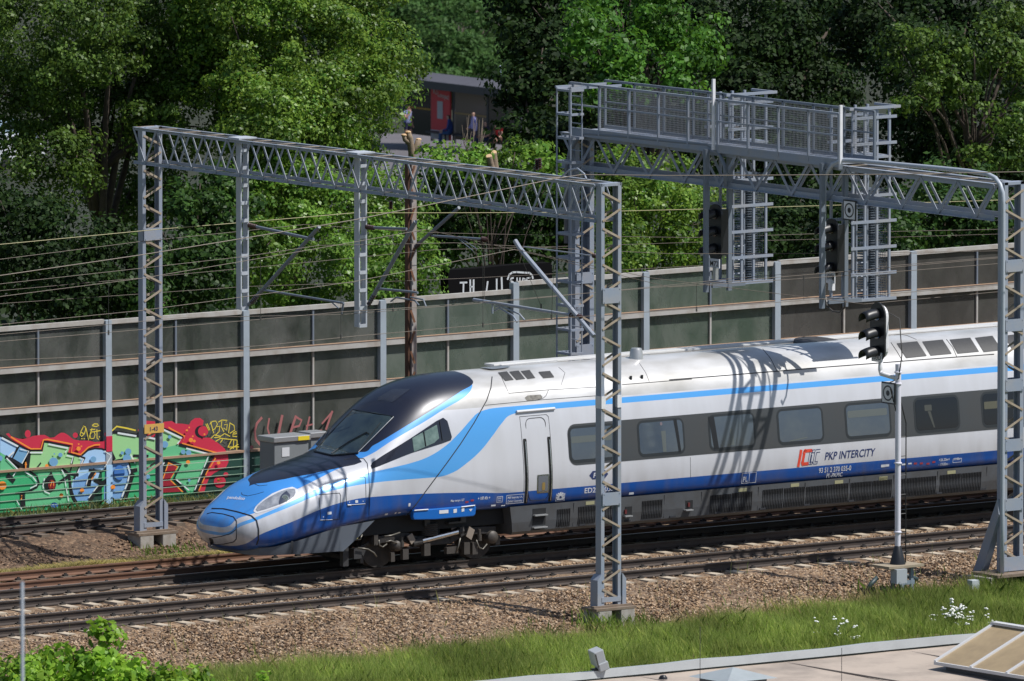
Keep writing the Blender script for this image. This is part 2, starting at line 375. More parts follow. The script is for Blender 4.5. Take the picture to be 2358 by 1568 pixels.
def section(x):
    """half section from bottom centre round the side to the top centre, as (half width, z)"""
    w, zt, zb, p = smooth_tab(WID, x), smooth_tab(TOP, x), smooth_tab(BOT, x), smooth_tab(EXU, x)
    zm = zb + (zt - zb) * lerp_tab([(0, .45), (.3, .42), (1.1, .36), (3.1, .27), (9, .24)], x); pl = []
    pb = lerp_tab([(0, 2.1), (.4, 2.6), (1.2, 3.5), (3.1, 6), (9, 8)], x)
    for k in range(61):
        a = -math.pi / 2 + math.pi * k / 60; c, s_ = math.cos(a), math.sin(a); q = p if s_ > 0 else pb
        y = w * max(c, 0) ** (2 / q); z = zm + (zt - zm if s_ > 0 else zm - zb) * math.copysign(abs(s_) ** (2 / q), s_); pl.append((y, z))
    pl = resample(pl, NS)
    f = min(1, max(0, (x - 3.2) / 3.4)); f = f * f * (3 - 2 * f)
    return [(a[0] * (1 - f) + b[0] * f, a[1] * (1 - f) + b[1] * f) for a, b in zip(pl, MAINR)]
XE = 29.0
st = [0, .02, .05, .09, .14, .2, .27, .35, .44, .54, .65, .78, .92, 1.07, 1.24, 1.42] + [1.6 + .2 * i for i in range(28)] + [7.3, 7.8, 8.6] + [9.5 + i * 1.5 for i in range(14)]
G = []
for x in st:
    h = section(x); G.append([Vector((XN + x, -y, z)) for y, z in h] + [Vector((XN + x, y, z)) for y, z in reversed(h[:-1])])
hull = MB(); hull.grid(G)
n0 = len(hull.v); nc = len(G[0])
hull._add(G[0] + [Vector((XN - .012, 0, 1.09))], [(nc, i + 1, i) for i in range(nc - 1)])
hull._add(G[-1], [tuple(range(nc))])
BVH = BVHTree.FromPolygons([Vector(v) for v in hull.v], hull.f)
def hit(px, py):
    d = ray(px, py).normalized(); p, n, i, t = BVH.ray_cast(CAM, d)
    if p is None: return None, None
    if n.dot(d) > 0: n = -n
    return p, n
def hull_at(px, py, eps=.004):
    for k in range(40):
        p, n = hit(px, py + k * .6)
        if p is not None: return p + n * eps
    p = onY(px, py, -1.3); return p
r4 = zz(550, 1000, 2.4821); r5 = zz(950, 600, 2.24); r6 = zz(1887, 600, 2.24); r2 = zz(950, 1220, 2.24); r3 = zz(1887, 1220, 2.24)
rd = zz(1400, 1130, 4.75); rw = zz(1600, 1080, 5.2267); rb = zz(1600, 1280, 5.2267); rn = zz(550, 1380, 5.2267); rg = zz(980, 1400, 5.24)
rv = zz(2437, 980, 5.2267); ru = zz(2437, 1200, 5.2267)
def XZ(f, pts): return [(p.x - XN, p.z) for p in (hull_at(*f(x, y), 0) for x, y in pts)]
# ---- livery: paint boundaries as height over length
lv = bpy.data.materials.new('train_livery'); lv.use_nodes = True; N = lv.node_tree; L = N.links; bs = N.nodes['Principled BSDF']
tc = N.nodes.new('ShaderNodeTexCoord'); sx = N.nodes.new('ShaderNodeSeparateXYZ'); L.new(tc.outputs['Object'], sx.inputs[0])
DX, DZ = 9.0, 4.5
def mth(op, a, b=None, c=None):
    n = N.nodes.new('ShaderNodeMath'); n.operation = op
    for i, v in enumerate((a, b, c)):
        if v is None: continue
        if isinstance(v, (int, float)): n.inputs[i].default_value = v
        else: L.new(v, n.inputs[i])
    return n.outputs[0]
XU = mth('DIVIDE', sx.outputs[0], DX)
ZR = sx.outputs[2]; YA = mth('ABSOLUTE', sx.outputs[1])
def curve(pts):
    pts = sorted(pts); q = [pts[0]]
    for p in pts[1:]:
        if p[0] > q[-1][0] + .03: q.append(p)
    n = N.nodes.new('ShaderNodeFloatCurve'); cm = n.mapping; c = cm.curves[0]; cm.extend = 'HORIZONTAL'
    while len(c.points) < len(q): c.points.new(.5, .5)
    for pt, (x, z) in zip(c.points, q): pt.location = (min(1, max(0, x / DX)), min(1, max(0, z / DZ))); pt.handle_type = 'AUTO_CLAMPED'
    cm.update(); L.new(XU, n.inputs['Value']); return mth('MULTIPLY', n.outputs[0], DZ)
def above(pts): return mth('GREATER_THAN', ZR, curve(pts))
def layer(base, mask, col):
    n = N.nodes.new('ShaderNodeMix'); n.data_type = 'RGBA'; L.new(mask, n.inputs[0])
    if isinstance(base, tuple): n.inputs[6].default_value = (*base, 1)
    else: L.new(base, n.inputs[6])
    if isinstance(col, tuple): n.inputs[7].default_value = (*col, 1)
    else: L.new(col, n.inputs[7])
    return n.outputs[2]
def dirt(col, c2, sc, lo, hi, amt, stretch=(1, 1, 1)):
    mp = N.nodes.new('ShaderNodeMapping'); mp.inputs['Scale'].default_value = stretch; L.new(tc.outputs['Object'], mp.inputs[0])
    n = N.nodes.new('ShaderNodeTexNoise'); n.inputs['Scale'].default_value = sc; n.inputs['Detail'].default_value = 7; L.new(mp.outputs[0], n.inputs['Vector'])
    m_ = N.nodes.new('ShaderNodeMapRange'); m_.inputs[1].default_value = lo; m_.inputs[2].default_value = hi; m_.inputs[4].default_value = amt; L.new(n.outputs[0], m_.inputs[0])
    return layer(col, m_.outputs[0], c2)
SILVER = (.57, .58, .625); BLUE = (.075, .33, .73); BLUE2 = (.055, .27, .70); NAVY = (.004, .078, .35); BLK = (.012, .015, .030)
col = dirt(SILVER, (.46, .46, .48), 2.2, .35, .75, .6, (1, 1, .12))
roofz = 3.285
col = layer(col, mth('GREATER_THAN', ZR, roofz), dirt((.60, .60, .61), (.34, .33, .31), 1.5, .36, .68, .85, (.5, 1, 1)))
# second stripe, sweeping up into the roof-edge stripe
s1 = [(0, .97), (.04, 1.0), (.08, 1.06)] + XZ(r4, [(290, 1190), (430, 1135), (720, 1003), (850, 940), (1050, 868), (1220, 825), (1400, 785), (1520, 755), (1630, 715), (1750, 640), (1850, 545), (1930, 455), (1975, 410)])
xa = s1[-1][0]; s1 += [(xa + .35, 3.245), (xa + .8, 3.255), (9, 3.255)]
s2 = [(0, .88), (.04, .92), (.08, .98)] + XZ(r4, [(290, 1217), (430, 1160), (720, 1040), (850, 986), (1050, 930), (1220, 900), (1400, 880), (1600, 864), (1690, 857), (1800, 826), (1900, 760), (2000, 670), (2080, 570), (2150, 475), (2200, 425)])
s2 += [(s2[-1][0] + .4, 3.12), (s2[-1][0] + .8, 3.13), (9, 3.135)]
stripe = mth('MULTIPLY', mth('SUBTRACT', 1, above(s1)), above(s2)); col = layer(col, stripe, BLUE)
d1 = XZ(r4, [(300, 1338), (445, 1265), (560, 1215), (700, 1160), (870, 1085), (1050, 1027), (1220, 997), (1500, 977), (1900, 965), (2250, 962)])
d1 = [(0, .4), (.08, .52), (.15, .62), (.23, .72), (.32, .83)] + [q for q in d1 if q[0] > .4] + [(9, d1[-1][1])]
col = layer(col, mth('SUBTRACT', 1, above(d1)), NAVY)
f1 = XZ(r4, [(430, 1100), (560, 1010), (740, 928), (950, 822), (1140, 737), (1400, 588), (1700, 408), (1940, 212)])
f1 = [(0, 1.08), (.04, 1.11), (.08, 1.15), (.13, 1.21), (.2, 1.27)] + f1 + [(f1[-1][0] + .25, 4.4), (9, 4.4)]
col = layer(col, above(f1), BLUE2)
fb = XZ(r4, [(1145, 680), (1250, 632), (1400, 545), (1560, 448), (1700, 362), (1850, 262), (1945, 180)])
fb = [(0, 4.4), (fb[0][0] - .25, 4.3), (fb[0][0] - .05, fb[0][1])] + fb + [(fb[-1][0] + .12, 4.4), (9, 4.4)]
blk = above(fb)
gl = N.nodes.new('ShaderNodeFloatCurve'); c = gl.mapping.curves[0]; gl.mapping.extend = 'HORIZONTAL'
gp = [(0, 0), (.97, 0), (1.05, .1), (1.17, .34), (1.47, .56), (1.97, .77), (2.57, .9), (2.97, .99), (3.19, 1.03), (3.23, 0), (9, 0)]
while len(c.points) < len(gp): c.points.new(.5, .5)
for pt, (x, y) in zip(c.points, gp): pt.location = (x / DX, y / 1.5); pt.handle_type = 'VECTOR'
gl.mapping.update(); L.new(XU, gl.inputs['Value'])
loz = mth('MULTIPLY', mth('LESS_THAN', YA, mth('MULTIPLY', gl.outputs[0], 1.5)), mth('GREATER_THAN', ZR, 1.75))
blk = mth('MAXIMUM', blk, loz); col = layer(col, blk, BLK)
gz_ = N.nodes.new('ShaderNodeMapRange'); gz_.inputs[1].default_value = 1.75; gz_.inputs[2].default_value = 1.05; L.new(ZR, gz_.inputs[0])
gn = N.nodes.new('ShaderNodeTexNoise'); gn.inputs['Scale'].default_value = 3.5; gn.inputs['Detail'].default_value = 8
gm = N.nodes.new('ShaderNodeMapping'); gm.inputs['Scale'].default_value = (1, 1, .2); L.new(tc.outputs['Object'], gm.inputs[0]); L.new(gm.outputs[0], gn.inputs['Vector'])
gr = N.nodes.new('ShaderNodeMapRange'); gr.inputs[1].default_value = .42; gr.inputs[2].default_value = .75; gr.inputs[4].default_value = .55; L.new(gn.outputs[0], gr.inputs[0])
col = layer(col, mth('MULTIPLY', gz_.outputs[0], gr.outputs[0]), (.16, .135, .11))
L.new(col, bs.inputs['Base Color']); bs.inputs['Roughness'].default_value = .36; bs.inputs['Specular IOR Level'].default_value = .5
bs.inputs['Coat Weight'].default_value = .35; bs.inputs['Coat Roughness'].default_value = .12
bs.inputs['Metallic'].default_value = .12
body = hull.build('body_shell', lv, train, smooth=True)

# ---- patches laid on the shell
def inside_spans(poly, y):
    xs = []
    for (x0, y0), (x1, y1) in zip(poly, poly[1:] + poly[:1]):
        if (y0 <= y < y1) or (y1 <= y < y0): xs.append(x0 + (y - y0) * (x1 - x0) / (y1 - y0))
    return (min(xs), max(xs)) if len(xs) > 1 else None
def patch(b, poly, eps=.006, rows=14, cols=14):
    """a filled outline laid on the shell"""
    y0 = min(p[1] for p in poly) + 1e-3; y1 = max(p[1] for p in poly) - 1e-3; G = []
    for i in range(rows + 1):
        y = y0 + (y1 - y0) * i / rows; sp = inside_spans(poly, y)
        if sp is None: continue
        G.append([hull_at(sp[0] + (sp[1] - sp[0]) * j / cols, y, eps) for j in range(cols + 1)])
    b.grid(G); return b
def rrect(x0, x1, zz0, zz1, r, shear=0, n=5):
    """rounded rectangle in (length, height) on the side of the train"""
    pts = []
    for cx, cz, a0 in ((x1 - r, zz1 - r, 0), (x0 + r, zz1 - r, 90), (x0 + r, zz0 + r, 180), (x1 - r, zz0 + r, 270)):
        for k in range(n + 1): a = R(a0 + 90 * k / n); pts.append((cx + r * math.cos(a), cz + r * math.sin(a)))
    return pts
def side_y(x, z):
    h = section(x - XN)
    for (a, b), (c, d) in zip(h[2:], h[3:]):
        if b <= z <= d and d > b: return a + (c - a) * (z - b) / (d - b)
    return h[2][0]
def side_pt(x, z, eps=.004, sgn=-1): return Vector((x, sgn * (side_y(x, z) + eps), z))
def side_patch(b, poly, eps=.004, rows=10, cols=2):
    """poly in world (x, z), laid on the near side"""
    z0 = min(p[1] for p in poly) + 1e-4; z1 = max(p[1] for p in poly) - 1e-4; G = []
    for i in range(rows + 1):
        t = i / rows; t = .5 - .5 * math.cos(math.pi * t); z = z0 + (z1 - z0) * t; sp = inside_spans(poly, z)
        if sp: G.append([side_pt(sp[0] + (sp[1] - sp[0]) * j / cols, z, eps) for j in range(cols + 1)])
    b.grid(G); return b
def frame_patch(b, poly, w, eps):
    cx = sum(p[0] for p in poly) / len(poly); cz = sum(p[1] for p in poly) / len(poly); n = len(poly)
    inn = []
    hx = max(abs(p[0] - cx) for p in poly); hz = max(abs(p[1] - cz) for p in poly)
    for x, z in poly: inn.append((cx + (x - cx) * (1 - w / hx), cz + (z - cz) * (1 - w / hz)))
    for i in range(n):
        j = (i + 1) % n; b.face([side_pt(*poly[i], eps), side_pt(*poly[j], eps), side_pt(*inn[j], eps), side_pt(*inn[i], eps)])
    return inn
def line(b, f, pts, r=.007, eps=.001, n=6, sub=5):
    P = []
    for (x0, y0), (x1, y1) in zip(pts, pts[1:]):
        for k in range(sub): t = k / sub; P.append(hull_at(*f(x0 + (x1 - x0) * t, y0 + (y1 - y0) * t), eps))
    P.append(hull_at(*f(*pts[-1]), eps)); b.tube(P, r, n); return b
def text_on_side(b, txt, x, z, size, shear=0, slope=0, eps=.006, spacing=1.0, width=None):
    vs, fs = text_mesh(txt, size, shear, spacing)
    if not fs: return b
    k = 1 if width is None else width / max(v[0] for v in vs)
    b._add([side_pt(x + u * k, z + w_ + slope * u, eps) for u, w_ in vs], fs); return b
def px_xz(px, py): p = hull_at(px, py, 0); return p.x, p.z
MT['seam'] = mat('dark_panel_gap', (.02, .022, .028), .7)
MT['decal_w'] = mat('white_lettering', (.62, .64, .68), .5)
MT['decal_n'] = mat('navy_lettering', (.02, .035, .12), .5)
MT['decal_r'] = mat('red_lettering', (.62, .06, .03), .5)
MT['headl'] = mat('headlamp_glass', (.40, .42, .46), .10, .5, coat=1, noise=(6, .8, (.75, .76, .78)))
MT['chromish'] = mat('silver_bezel', (.68, .69, .73), .3, .15)
MT['windglass'] = mat('windscreen_glass', (.012, .022, .03), .05, 0, .9, coat=.5, noise=(1.1, .7, (.06, .085, .08)))
MT['band'] = mat('grey_window_band', (.050, .055, .060), .42, noise=(.8, .5, (.060, .057, .054)))
MT['wframe'] = mat('window_rubber', (.022, .026, .030), .4)
MT['blind'] = mat('tinted_window_with_blind', (.055, .075, .105), .06, 0, .6, noise=(1.3, .7, (.085, .105, .12)))
MT['skirt'] = mat('grey_skirt_paint', (.075, .081, .09), .5, noise=(2, .7, (.05, .047, .044)))
MT['skirt_f'] = mat('front_skirt_paint', (.095, .11, .135), .42, noise=(2, .5, (.10, .115, .14)))
MT['grille'] = mat('dark_grille', (.028, .029, .032), .6)
MT['roofgrille'] = mat('dark_roof_grille', (.045, .045, .047), .6, noise=(30, .6, (.02, .02, .02)))
MT['yellow'] = mat('yellow_sticker', (.30, .29, .17), .6)
MT['bluebox'] = mat('blue_paint', (.007, .12, .45), .35, coat=.3)

# seams of the nose and cab
sm = MB()
line(sm, r4, [(118, 1076), (200, 1078), (300, 1100), (395, 1128), (430, 1160), (444, 1220), (445, 1290), (430, 1330)], .016, .0)
line(sm, r4, [(85, 1112), (120, 1104), (200, 1115), (270, 1135), (291, 1165), (290, 1250), (288, 1290), (270, 1310), (200, 1325), (140, 1328)], .011)
line(sm, r4, [(100, 1285), (180, 1272), (240, 1255), (285, 1225)], .009)
line(sm, r4, [(2078, 155), (2070, 230), (2040, 320), (1950, 480), (1860, 620), (1760, 760), (1640, 920), (1540, 1055), (1480, 1125)], .012)
line(sm, r4, [(1040, 735), (1130, 722), (1180, 727), (1205, 760), (1216, 850), (1222, 990), (1215, 1150)], .008)
line(sm, r4, [(1050, 868), (1060, 1045), (1075, 1055), (1190, 1045), (1197, 1030), (1192, 860), (1180, 855), (1050, 868)], .007)
line(sm, r4, [(865, 980), (1010, 968), (1018, 985), (1012, 1150), (880, 1160), (868, 1000)], .007)
line(sm, r4, [(325, 965), (330, 980), (370, 988), (430, 975), (480, 960)], .006)
line(sm, r4, [(418, 905), (450, 918), (505, 912)], .006)
line(sm, r5, [(935, 1215), (1300, 1180), (1640, 1155)], .006)
line(sm, r5, [(1040, 1040), (1085, 1140), (1330, 1118), (1640, 1100)], .006)
line(sm, r5, [(1335, 1120), (1320, 1155), (1300, 1172), (1250, 1186)], .006)
line(sm, r5, [(1400, 975), (1440, 1010), (1415, 1090)], .005)
line(sm, r5, [(1910, 950), (1950, 1010), (1972, 1065)], .006)
line(sm, r5, [(1800, 1085), (2240, 1050)], .008)
line(sm, r6, [(0, 1055), (400, 1023), (1000, 973), (1300, 950), (1620, 925), (2050, 893)], .012)
line(sm, r6, [(590, 860), (640, 920), (680, 1000)], .007)
line(sm, r6, [(1400, 820), (1440, 880), (1475, 940)], .009)
line(sm, r6, [(1420, 760), (1500, 775), (1560, 800)], .007)
line(sm, r6, [(1750, 800), (1790, 850), (1815, 910)], .009)
line(sm, rw, [(1810, 1090), (1815, 1400)], .004)
sm.split('panel_seam', 'seam', train)
# windscreen
b = MB(); patch(b, [r4(*p) for p in [(1108, 388), (1250, 402), (1388, 432), (1388, 440), (1140, 688), (1040, 706), (950, 706), (880, 690), (838, 676), (850, 655)]], .012, 16, 12)
ws = b.build('windscreen', 'windglass', train, smooth=True)
b = MB(); line(b, r4, [(1390, 438), (1270, 560), (1145, 685)], .009, .02); b.build('windscreen_side_trim', 'alu', ws)
b = MB()
for A in ([(955, 698), (1080, 615), (1205, 548), (1220, 560)], [(1145, 680), (1300, 480)], [(850, 660), (955, 505)], [(860, 665), (965, 510)]):
    line(b, r4, A, .012 if A[0][0] == 955 else .007, .03)
b.split('wiper', 'black', ws)
b = MB(); line(b, r4, [(1106, 386), (960, 540), (835, 678)], .01, .016); line(b, r4, [(1106, 386), (1390, 435)], .008, .016); line(b, r4, [(835, 678), (960, 708), (1145, 690)], .02, .016); b.split('windscreen_trim', 'black', ws)
b = MB(); patch(b, [r4(*p) for p in [(1280, 300), (1385, 240), (1510, 240), (1380, 335), (1285, 330)]], .006, 8, 6); b.build('roof_hatch', mat('cab_roof_hatch', (.025, .03, .045), .25), train, smooth=True)
# cab side window
csw = [(1221, 792), (1240, 755), (1310, 708), (1500, 590), (1700, 456), (1735, 441), (1752, 446), (1765, 465), (1797, 580), (1790, 597), (1760, 610), (1500, 692), (1300, 775), (1236, 799)]
def mirrored(o, name):
    c_ = o.copy(); c_.data = o.data.copy(); COL.objects.link(c_); c_.name = name; c_.parent = o.parent
    c_.data.transform(Matrix.Scale(-1, 4, (0, 1, 0))); c_.data.flip_normals(); return c_
b = MB(); patch(b, [r4(*p) for p in csw], .008, 16, 18); cw = b.build('cab_side_window', mat('black_window_surround', (.012, .014, .024), .16, coat=.4), train, smooth=True)
b = MB(); patch(b, [r4(*p) for p in [(1518, 585), (1690, 490), (1708, 600), (1530, 680)]], .013, 6, 6); b.build('pane', mat('greenish_cab_glass', (.085, .135, .12), .06, 0, .8, noise=(3, .8, (.2, .28, .25))), cw, smooth=True)
b = MB(); line(b, r4, [(1597, 540), (1612, 640)], .014, .016); line(b, r4, [(1708, 465), (1728, 600)], .008, .016); b.split('window_bar', 'black', cw)
mirrored(cw, 'cab_side_window')
# headlights
hl = [(408, 1098), (425, 1060), (470, 1020), (540, 972), (620, 938), (680, 925), (715, 932), (720, 965), (700, 1005), (650, 1035), (560, 1072), (480, 1100), (430, 1112)]
hi_ = [(422, 1090), (440, 1060), (500, 1010), (580, 965), (650, 940), (695, 940), (705, 960), (695, 990), (650, 1022), (560, 1060), (470, 1090), (436, 1098)]
b = MB(); patch(b, [r4(*p) for p in hl], .006, 12, 14); h1 = b.build('headlight', 'chromish', train, smooth=True)
b = MB(); patch(b, [r4(*p) for p in hi_], .011, 12, 14); b.build('headlight_glass', 'headl', h1, smooth=True)
b = MB(); patch(b, [r4(*p) for p in [(585, 1035), (600, 985), (640, 955), (668, 985), (655, 1020), (590, 1050)]], .014, 8, 8); b.build('lamp_housing', mat('lamp_recess', (.04, .05, .085), .3), h1, smooth=True)
b = MB()
p_ = hull_at(*r4(632, 1008), .02); b.lathe(p_, (-.8, -.5, .1), [(0, .075), (.02, .075), (.02, .06), (.005, .05), (.01, 0)], 16); b.build('lamp', 'chrome', h1, smooth='auto')
mirrored(h1, 'headlight')
# coupler opening and hose
b = MB(); patch(b, [r4(*p) for p in [(97, 1283), (125, 1285), (132, 1318), (112, 1325)]], .006, 5, 4); line(b, r4, [(112, 1310), (118, 1335), (106, 1352)], .014, .02); b.build('coupler_hatch', 'black', train)
# name on the hood
def text_px(b, txt, f, p0, p1, height, eps=.007, up=None):
    """lettering along the pixel line p0-p1 on the shell"""
    vs, fs = text_mesh(txt, 1.0); w_ = max(v[0] for v in vs); a = Vector((*f(*p0), 0)); q = Vector((*f(*p1), 0)); d = q - a
    ux, uy = up if up else (0, -1)
    pts = []
    for u, v in vs:
        x = a.x + d.x * u / w_ + ux * v * height * K / 2.48; y = a.y + d.y * u / w_ + uy * v * height * K / 2.48
        pts.append(hull_at(x, y, eps))
    b._add(pts, fs); return b
b = MB(); text_px(b, 'pendolino', r4, (222, 1008), (345, 1018), 34, up=(.45, -.9)); b.build('hood_lettering', 'decal_w', train)
# hatch handles and small white marks on the cab side
b = MB()
for x, y, w_, h_ in ((1130, 1027, 18, 18), (1080, 1032, 6, 6), (1175, 1025, 6, 6), (940, 1108, 26, 18), (897, 1135, 6, 6), (1500, 1050, 14, 22), (1338, 1117, 20, 12), (1402, 1108, 12, 12), (1430, 1106, 18, 9), (1740, 1095, 62, 28), (1820, 1090, 24, 28), (1876, 1085, 18, 24)):
    if x in (1740, 1820, 1876): continue
    X_, Z_ = px_xz(*r4(x, y)); side_patch(b, rrect(X_ - w_ / 495, X_ + w_ / 495, Z_ - h_ / 620, Z_ + h_ / 620, .004, n=1), .005, 2, 1)
line(b, r4, [(1065, 1052), (1090, 1052)], .016, .01); line(b, r4, [(1090, 1050), (1190, 1043)], .006, .006); line(b, r4, [(875, 1157), (960, 1153)], .006, .006)
b.split('access_hatch_mark', 'decal_w', train)

# ---- passenger windows
band_top, band_bot = 2.78, 1.905
wx0 = px_xz(*rw(8, 900))[0]
b = MB(); bp = rrect(wx0, XN + XE - .5, band_bot, band_top, .2, n=8)
side_patch(b, bp, .005, 16, 60); b.build('window_band', 'band', train, smooth=True)
wl = [rw(20, 900), rw(1030, 820), r6(247, 1390), r6(680, 1350), r6(1108, 1315), rv(728, 1000), rv(1722, 930)]
wxs = [px_xz(*p)[0] for p in wl]; print('window lefts', [round(x, 2) for x in wxs])
while wxs[-1] < XN + XE - 4: wxs.append(wxs[-1] + 1.84)
MT['dim'] = mat('dark_compartment_glass', (.010, .013, .020), .06, 0, .35)
MT['beige'] = mat('blind_and_painted_reflection', (.10, .115, .115), .25)  # blinds, and reflections painted on the panes as flat strips
for i, x in enumerate(wxs):
    x1 = x + 1.27
    wf = MB(); pl = rrect(x, x1, 1.955, 2.735, .15, n=6); side_patch(wf, pl, .008, 14, 2)
    w_ = wf.build('passenger_window', 'wframe', train, smooth=True)
    if i in (5, 6): w_['label'] = 'dark passenger window with no blind drawn'
    inn = rrect(x + .05, x1 - .05, 2.02, 2.685, .09, n=6)
    pb = MB(); side_patch(pb, inn, .011, 14, 2); pb.build('pane', 'dim' if i in (5, 6) else 'blind', w_, smooth=True)
    ib = MB()
    if i == 0: side_patch(ib, rrect(x + .06, x1 - .12, 2.38, 2.52, .02), .013, 4, 2); ib.build('blind', 'beige', w_)
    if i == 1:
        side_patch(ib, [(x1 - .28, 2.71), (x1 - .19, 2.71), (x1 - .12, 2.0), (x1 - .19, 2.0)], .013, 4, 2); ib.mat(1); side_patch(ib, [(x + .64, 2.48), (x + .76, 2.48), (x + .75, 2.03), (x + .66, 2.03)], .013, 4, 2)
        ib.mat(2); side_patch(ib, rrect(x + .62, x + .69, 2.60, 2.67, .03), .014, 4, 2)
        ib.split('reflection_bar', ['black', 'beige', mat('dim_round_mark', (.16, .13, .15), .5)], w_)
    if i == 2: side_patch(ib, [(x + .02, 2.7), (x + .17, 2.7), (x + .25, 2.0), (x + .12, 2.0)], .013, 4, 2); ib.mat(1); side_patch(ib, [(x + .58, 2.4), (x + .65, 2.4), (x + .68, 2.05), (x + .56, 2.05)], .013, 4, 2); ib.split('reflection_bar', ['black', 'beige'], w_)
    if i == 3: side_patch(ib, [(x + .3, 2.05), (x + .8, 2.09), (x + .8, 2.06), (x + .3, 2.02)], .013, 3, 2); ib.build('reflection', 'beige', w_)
    if i == 4: side_patch(ib, rrect(x + .08, x1 - .1, 2.42, 2.57, .03), .013, 4, 2); ib.build('blind', 'beige', w_)
    if i == 5:
        side_patch(ib, rrect(x + .30, x + .50, 2.43, 2.56, .01), .013, 4, 2); side_patch(ib, [(x + .38, 2.42), (x + .46, 2.42), (x + .56, 2.06), (x + .52, 2.06)], .013, 4, 2); ib.build('seat_glimpse', mat('dim_seat', (.05, .055, .05), .6), w_)
    if i == 6: side_patch(ib, rrect(x + .08, x1 - .1, 2.36, 2.52, .01), .013, 4, 2); ib.build('blind', mat('dim_blind', (.085, .085, .06), .5), w_)
# ---- door
door = MB(); dl = [rd(*p) for p in [(405, 340), (425, 290), (460, 270), (600, 258), (640, 285), (660, 330), (700, 900), (710, 1210), (690, 1270), (640, 1295), (480, 1305), (450, 1270), (445, 1100)]]
xz = [px_xz(*p) for p in dl]
dx0 = px_xz(*rd(420, 700))[0]; dx1 = px_xz(*rd(685, 700))[0]
b = MB(); dp = rrect(dx0, dx1, 1.22, 2.98, .13)
P = [side_pt(x, z, .003) for x, z in dp]; b.tube(P + P[:1], .007, 6); dr = b.build('passenger_door', 'seam', train)
b = MB(); ox0, ox1 = dx0 - .135, dx1 + .10
for A in ([(ox0, 1.2), (ox0, 3.03), (ox1 - .05, 3.03), (ox1, 2.98), (ox1, 1.2)],): b.tube([side_pt(x, z + .0, .002) for (x0, z0), (x1, z1) in zip(A, A[1:]) for x, z in [(x0 + (x1 - x0) * k / 8, z0 + (z1 - z0) * k / 8) for k in range(9)]], .005, 5)
b.build('door_seam', 'seam', dr)
for x in (dx0 - .065, dx1 + .055):
    b = MB(); side_patch(b, rrect(x - .045, x + .05, 1.17, 2.56, .01, n=1), .004, 10, 1); h_ = b.build('handrail_recess', 'black_matt', dr)
    b = MB(); b.tube([side_pt(x + .01, 1.2 + k * .13, .014) for k in range(11)], .014, 6); b.build('handrail', 'chrome', h_)
b = MB(); cx_, cz_ = px_xz(*rd(622, 1110)); side_patch(b, rrect(cx_ - .16, cx_ + .16, cz_ - .20, cz_ + .20, .01, n=1), .005, 4, 2); b.build('door_recess', 'chrome', dr)
b = MB(); side_patch(b, rrect(cx_ - .13, cx_ + .13, cz_ - .16, cz_ + .17, .01, n=1), .009, 4, 2); b.build('recess_back', mat('recess_shade', (.12, .13, .15), .5), dr)
b = MB(); side_patch(b, rrect(cx_ - .03, cx_ + .05, cz_ - .14, cz_ + .03, .01, n=1), .013, 3, 1); b.build('latch', mat('brass_latch', (.4, .28, .1), .4, .5), dr)
b = MB(); A = [hull_at(*rd(260 + 51 * k, 150 - 4.5 * k), .02) for k in range(11)]; b.tube(A, .032, 8); b.build('rain_gutter', mat('white_gutter', (.62, .62, .66), .4), train)
# ---- lettering
b = MB(); X_, Z_ = px_xz(*r3(978, 172)); Xe, Ze = px_xz(*r3(1302, 140)); text_on_side(b, 'PKP INTERCITY', X_, Z_, .235, .22, width=Xe - X_); b.build('operator_lettering', 'decal_n', train)
b = MB(); X_, Z_ = px_xz(*r3(808, 206)); H = .29
def italic(u, v): return (X_ + u + v * .22, Z_ + v)
def stroke(bm, pts, w_, eps=.007):
    for (a, b_) in zip(pts, pts[1:]):
        dx, dz = b_[0] - a[0], b_[1] - a[1]; l_ = math.hypot(dx, dz) or 1; nx, nz = -dz / l_ * w_ / 2, dx / l_ * w_ / 2; ex, ez = dx / l_ * w_ / 2, dz / l_ * w_ / 2
        bm.face([side_pt(a[0] + nx - ex, a[1] + nz - ez, eps), side_pt(b_[0] + nx + ex, b_[1] + nz + ez, eps), side_pt(b_[0] - nx + ex, b_[1] - nz + ez, eps), side_pt(a[0] - nx - ex, a[1] - nz - ez, eps)])
stroke(b, [italic(.03, 0), italic(.03, .2)], .07); stroke(b, [italic(.03, .26), italic(.03, .3)], .07)
stroke(b, [italic(.3, .3), italic(.15, .3), italic(.13, .27), italic(.13, .05), italic(.15, .02), italic(.27, .02)], .07)
b.mat(1)
for o_ in (.26, .4): stroke(b, [italic(o_ + .16, .31), italic(o_ + .05, .31), italic(o_ + .02, .27), italic(o_ + .02, .03), italic(o_ + .05, .0), italic(o_ + .14, .0), italic(o_ + .14, .05), italic(o_ + .07, .05), italic(o_ + .07, .25), italic(o_ + .16, .25)], .012)
stroke(b, [italic(.35, .0), italic(.35, .2)], .014); stroke(b, [italic(.35, .26), italic(.35, .3)], .014)
b.build('operator_logo', ['decal_r', 'decal_n'], train)
b = MB(); X_, Z_ = px_xz(*r3(942, 254)); Xe, _ = px_xz(*r3(1146, 240)); text_on_side(b, '93 51 2 370 035-0', X_, Z_, .155, width=Xe - X_)
X_, Z_ = px_xz(*r3(988, 284)); Xe, _ = px_xz(*r3(1090, 276)); text_on_side(b, 'PL-PKPIC', X_, Z_, .13, .1, width=Xe - X_); b.build('vehicle_number', 'decal_w', train)
b = MB(); X_, Z_ = px_xz(*r3(462, 310)); Xe, Ze = px_xz(*r3(492, 306)); text_on_side(b, 'PL', X_, Z_, .16, width=Xe - X_)
x0, z0 = px_xz(*r3(455, 320)); x1, z1 = px_xz(*r3(548, 268)); z1 = z0 + .22; xm = x0 + (x1 - x0) * .52
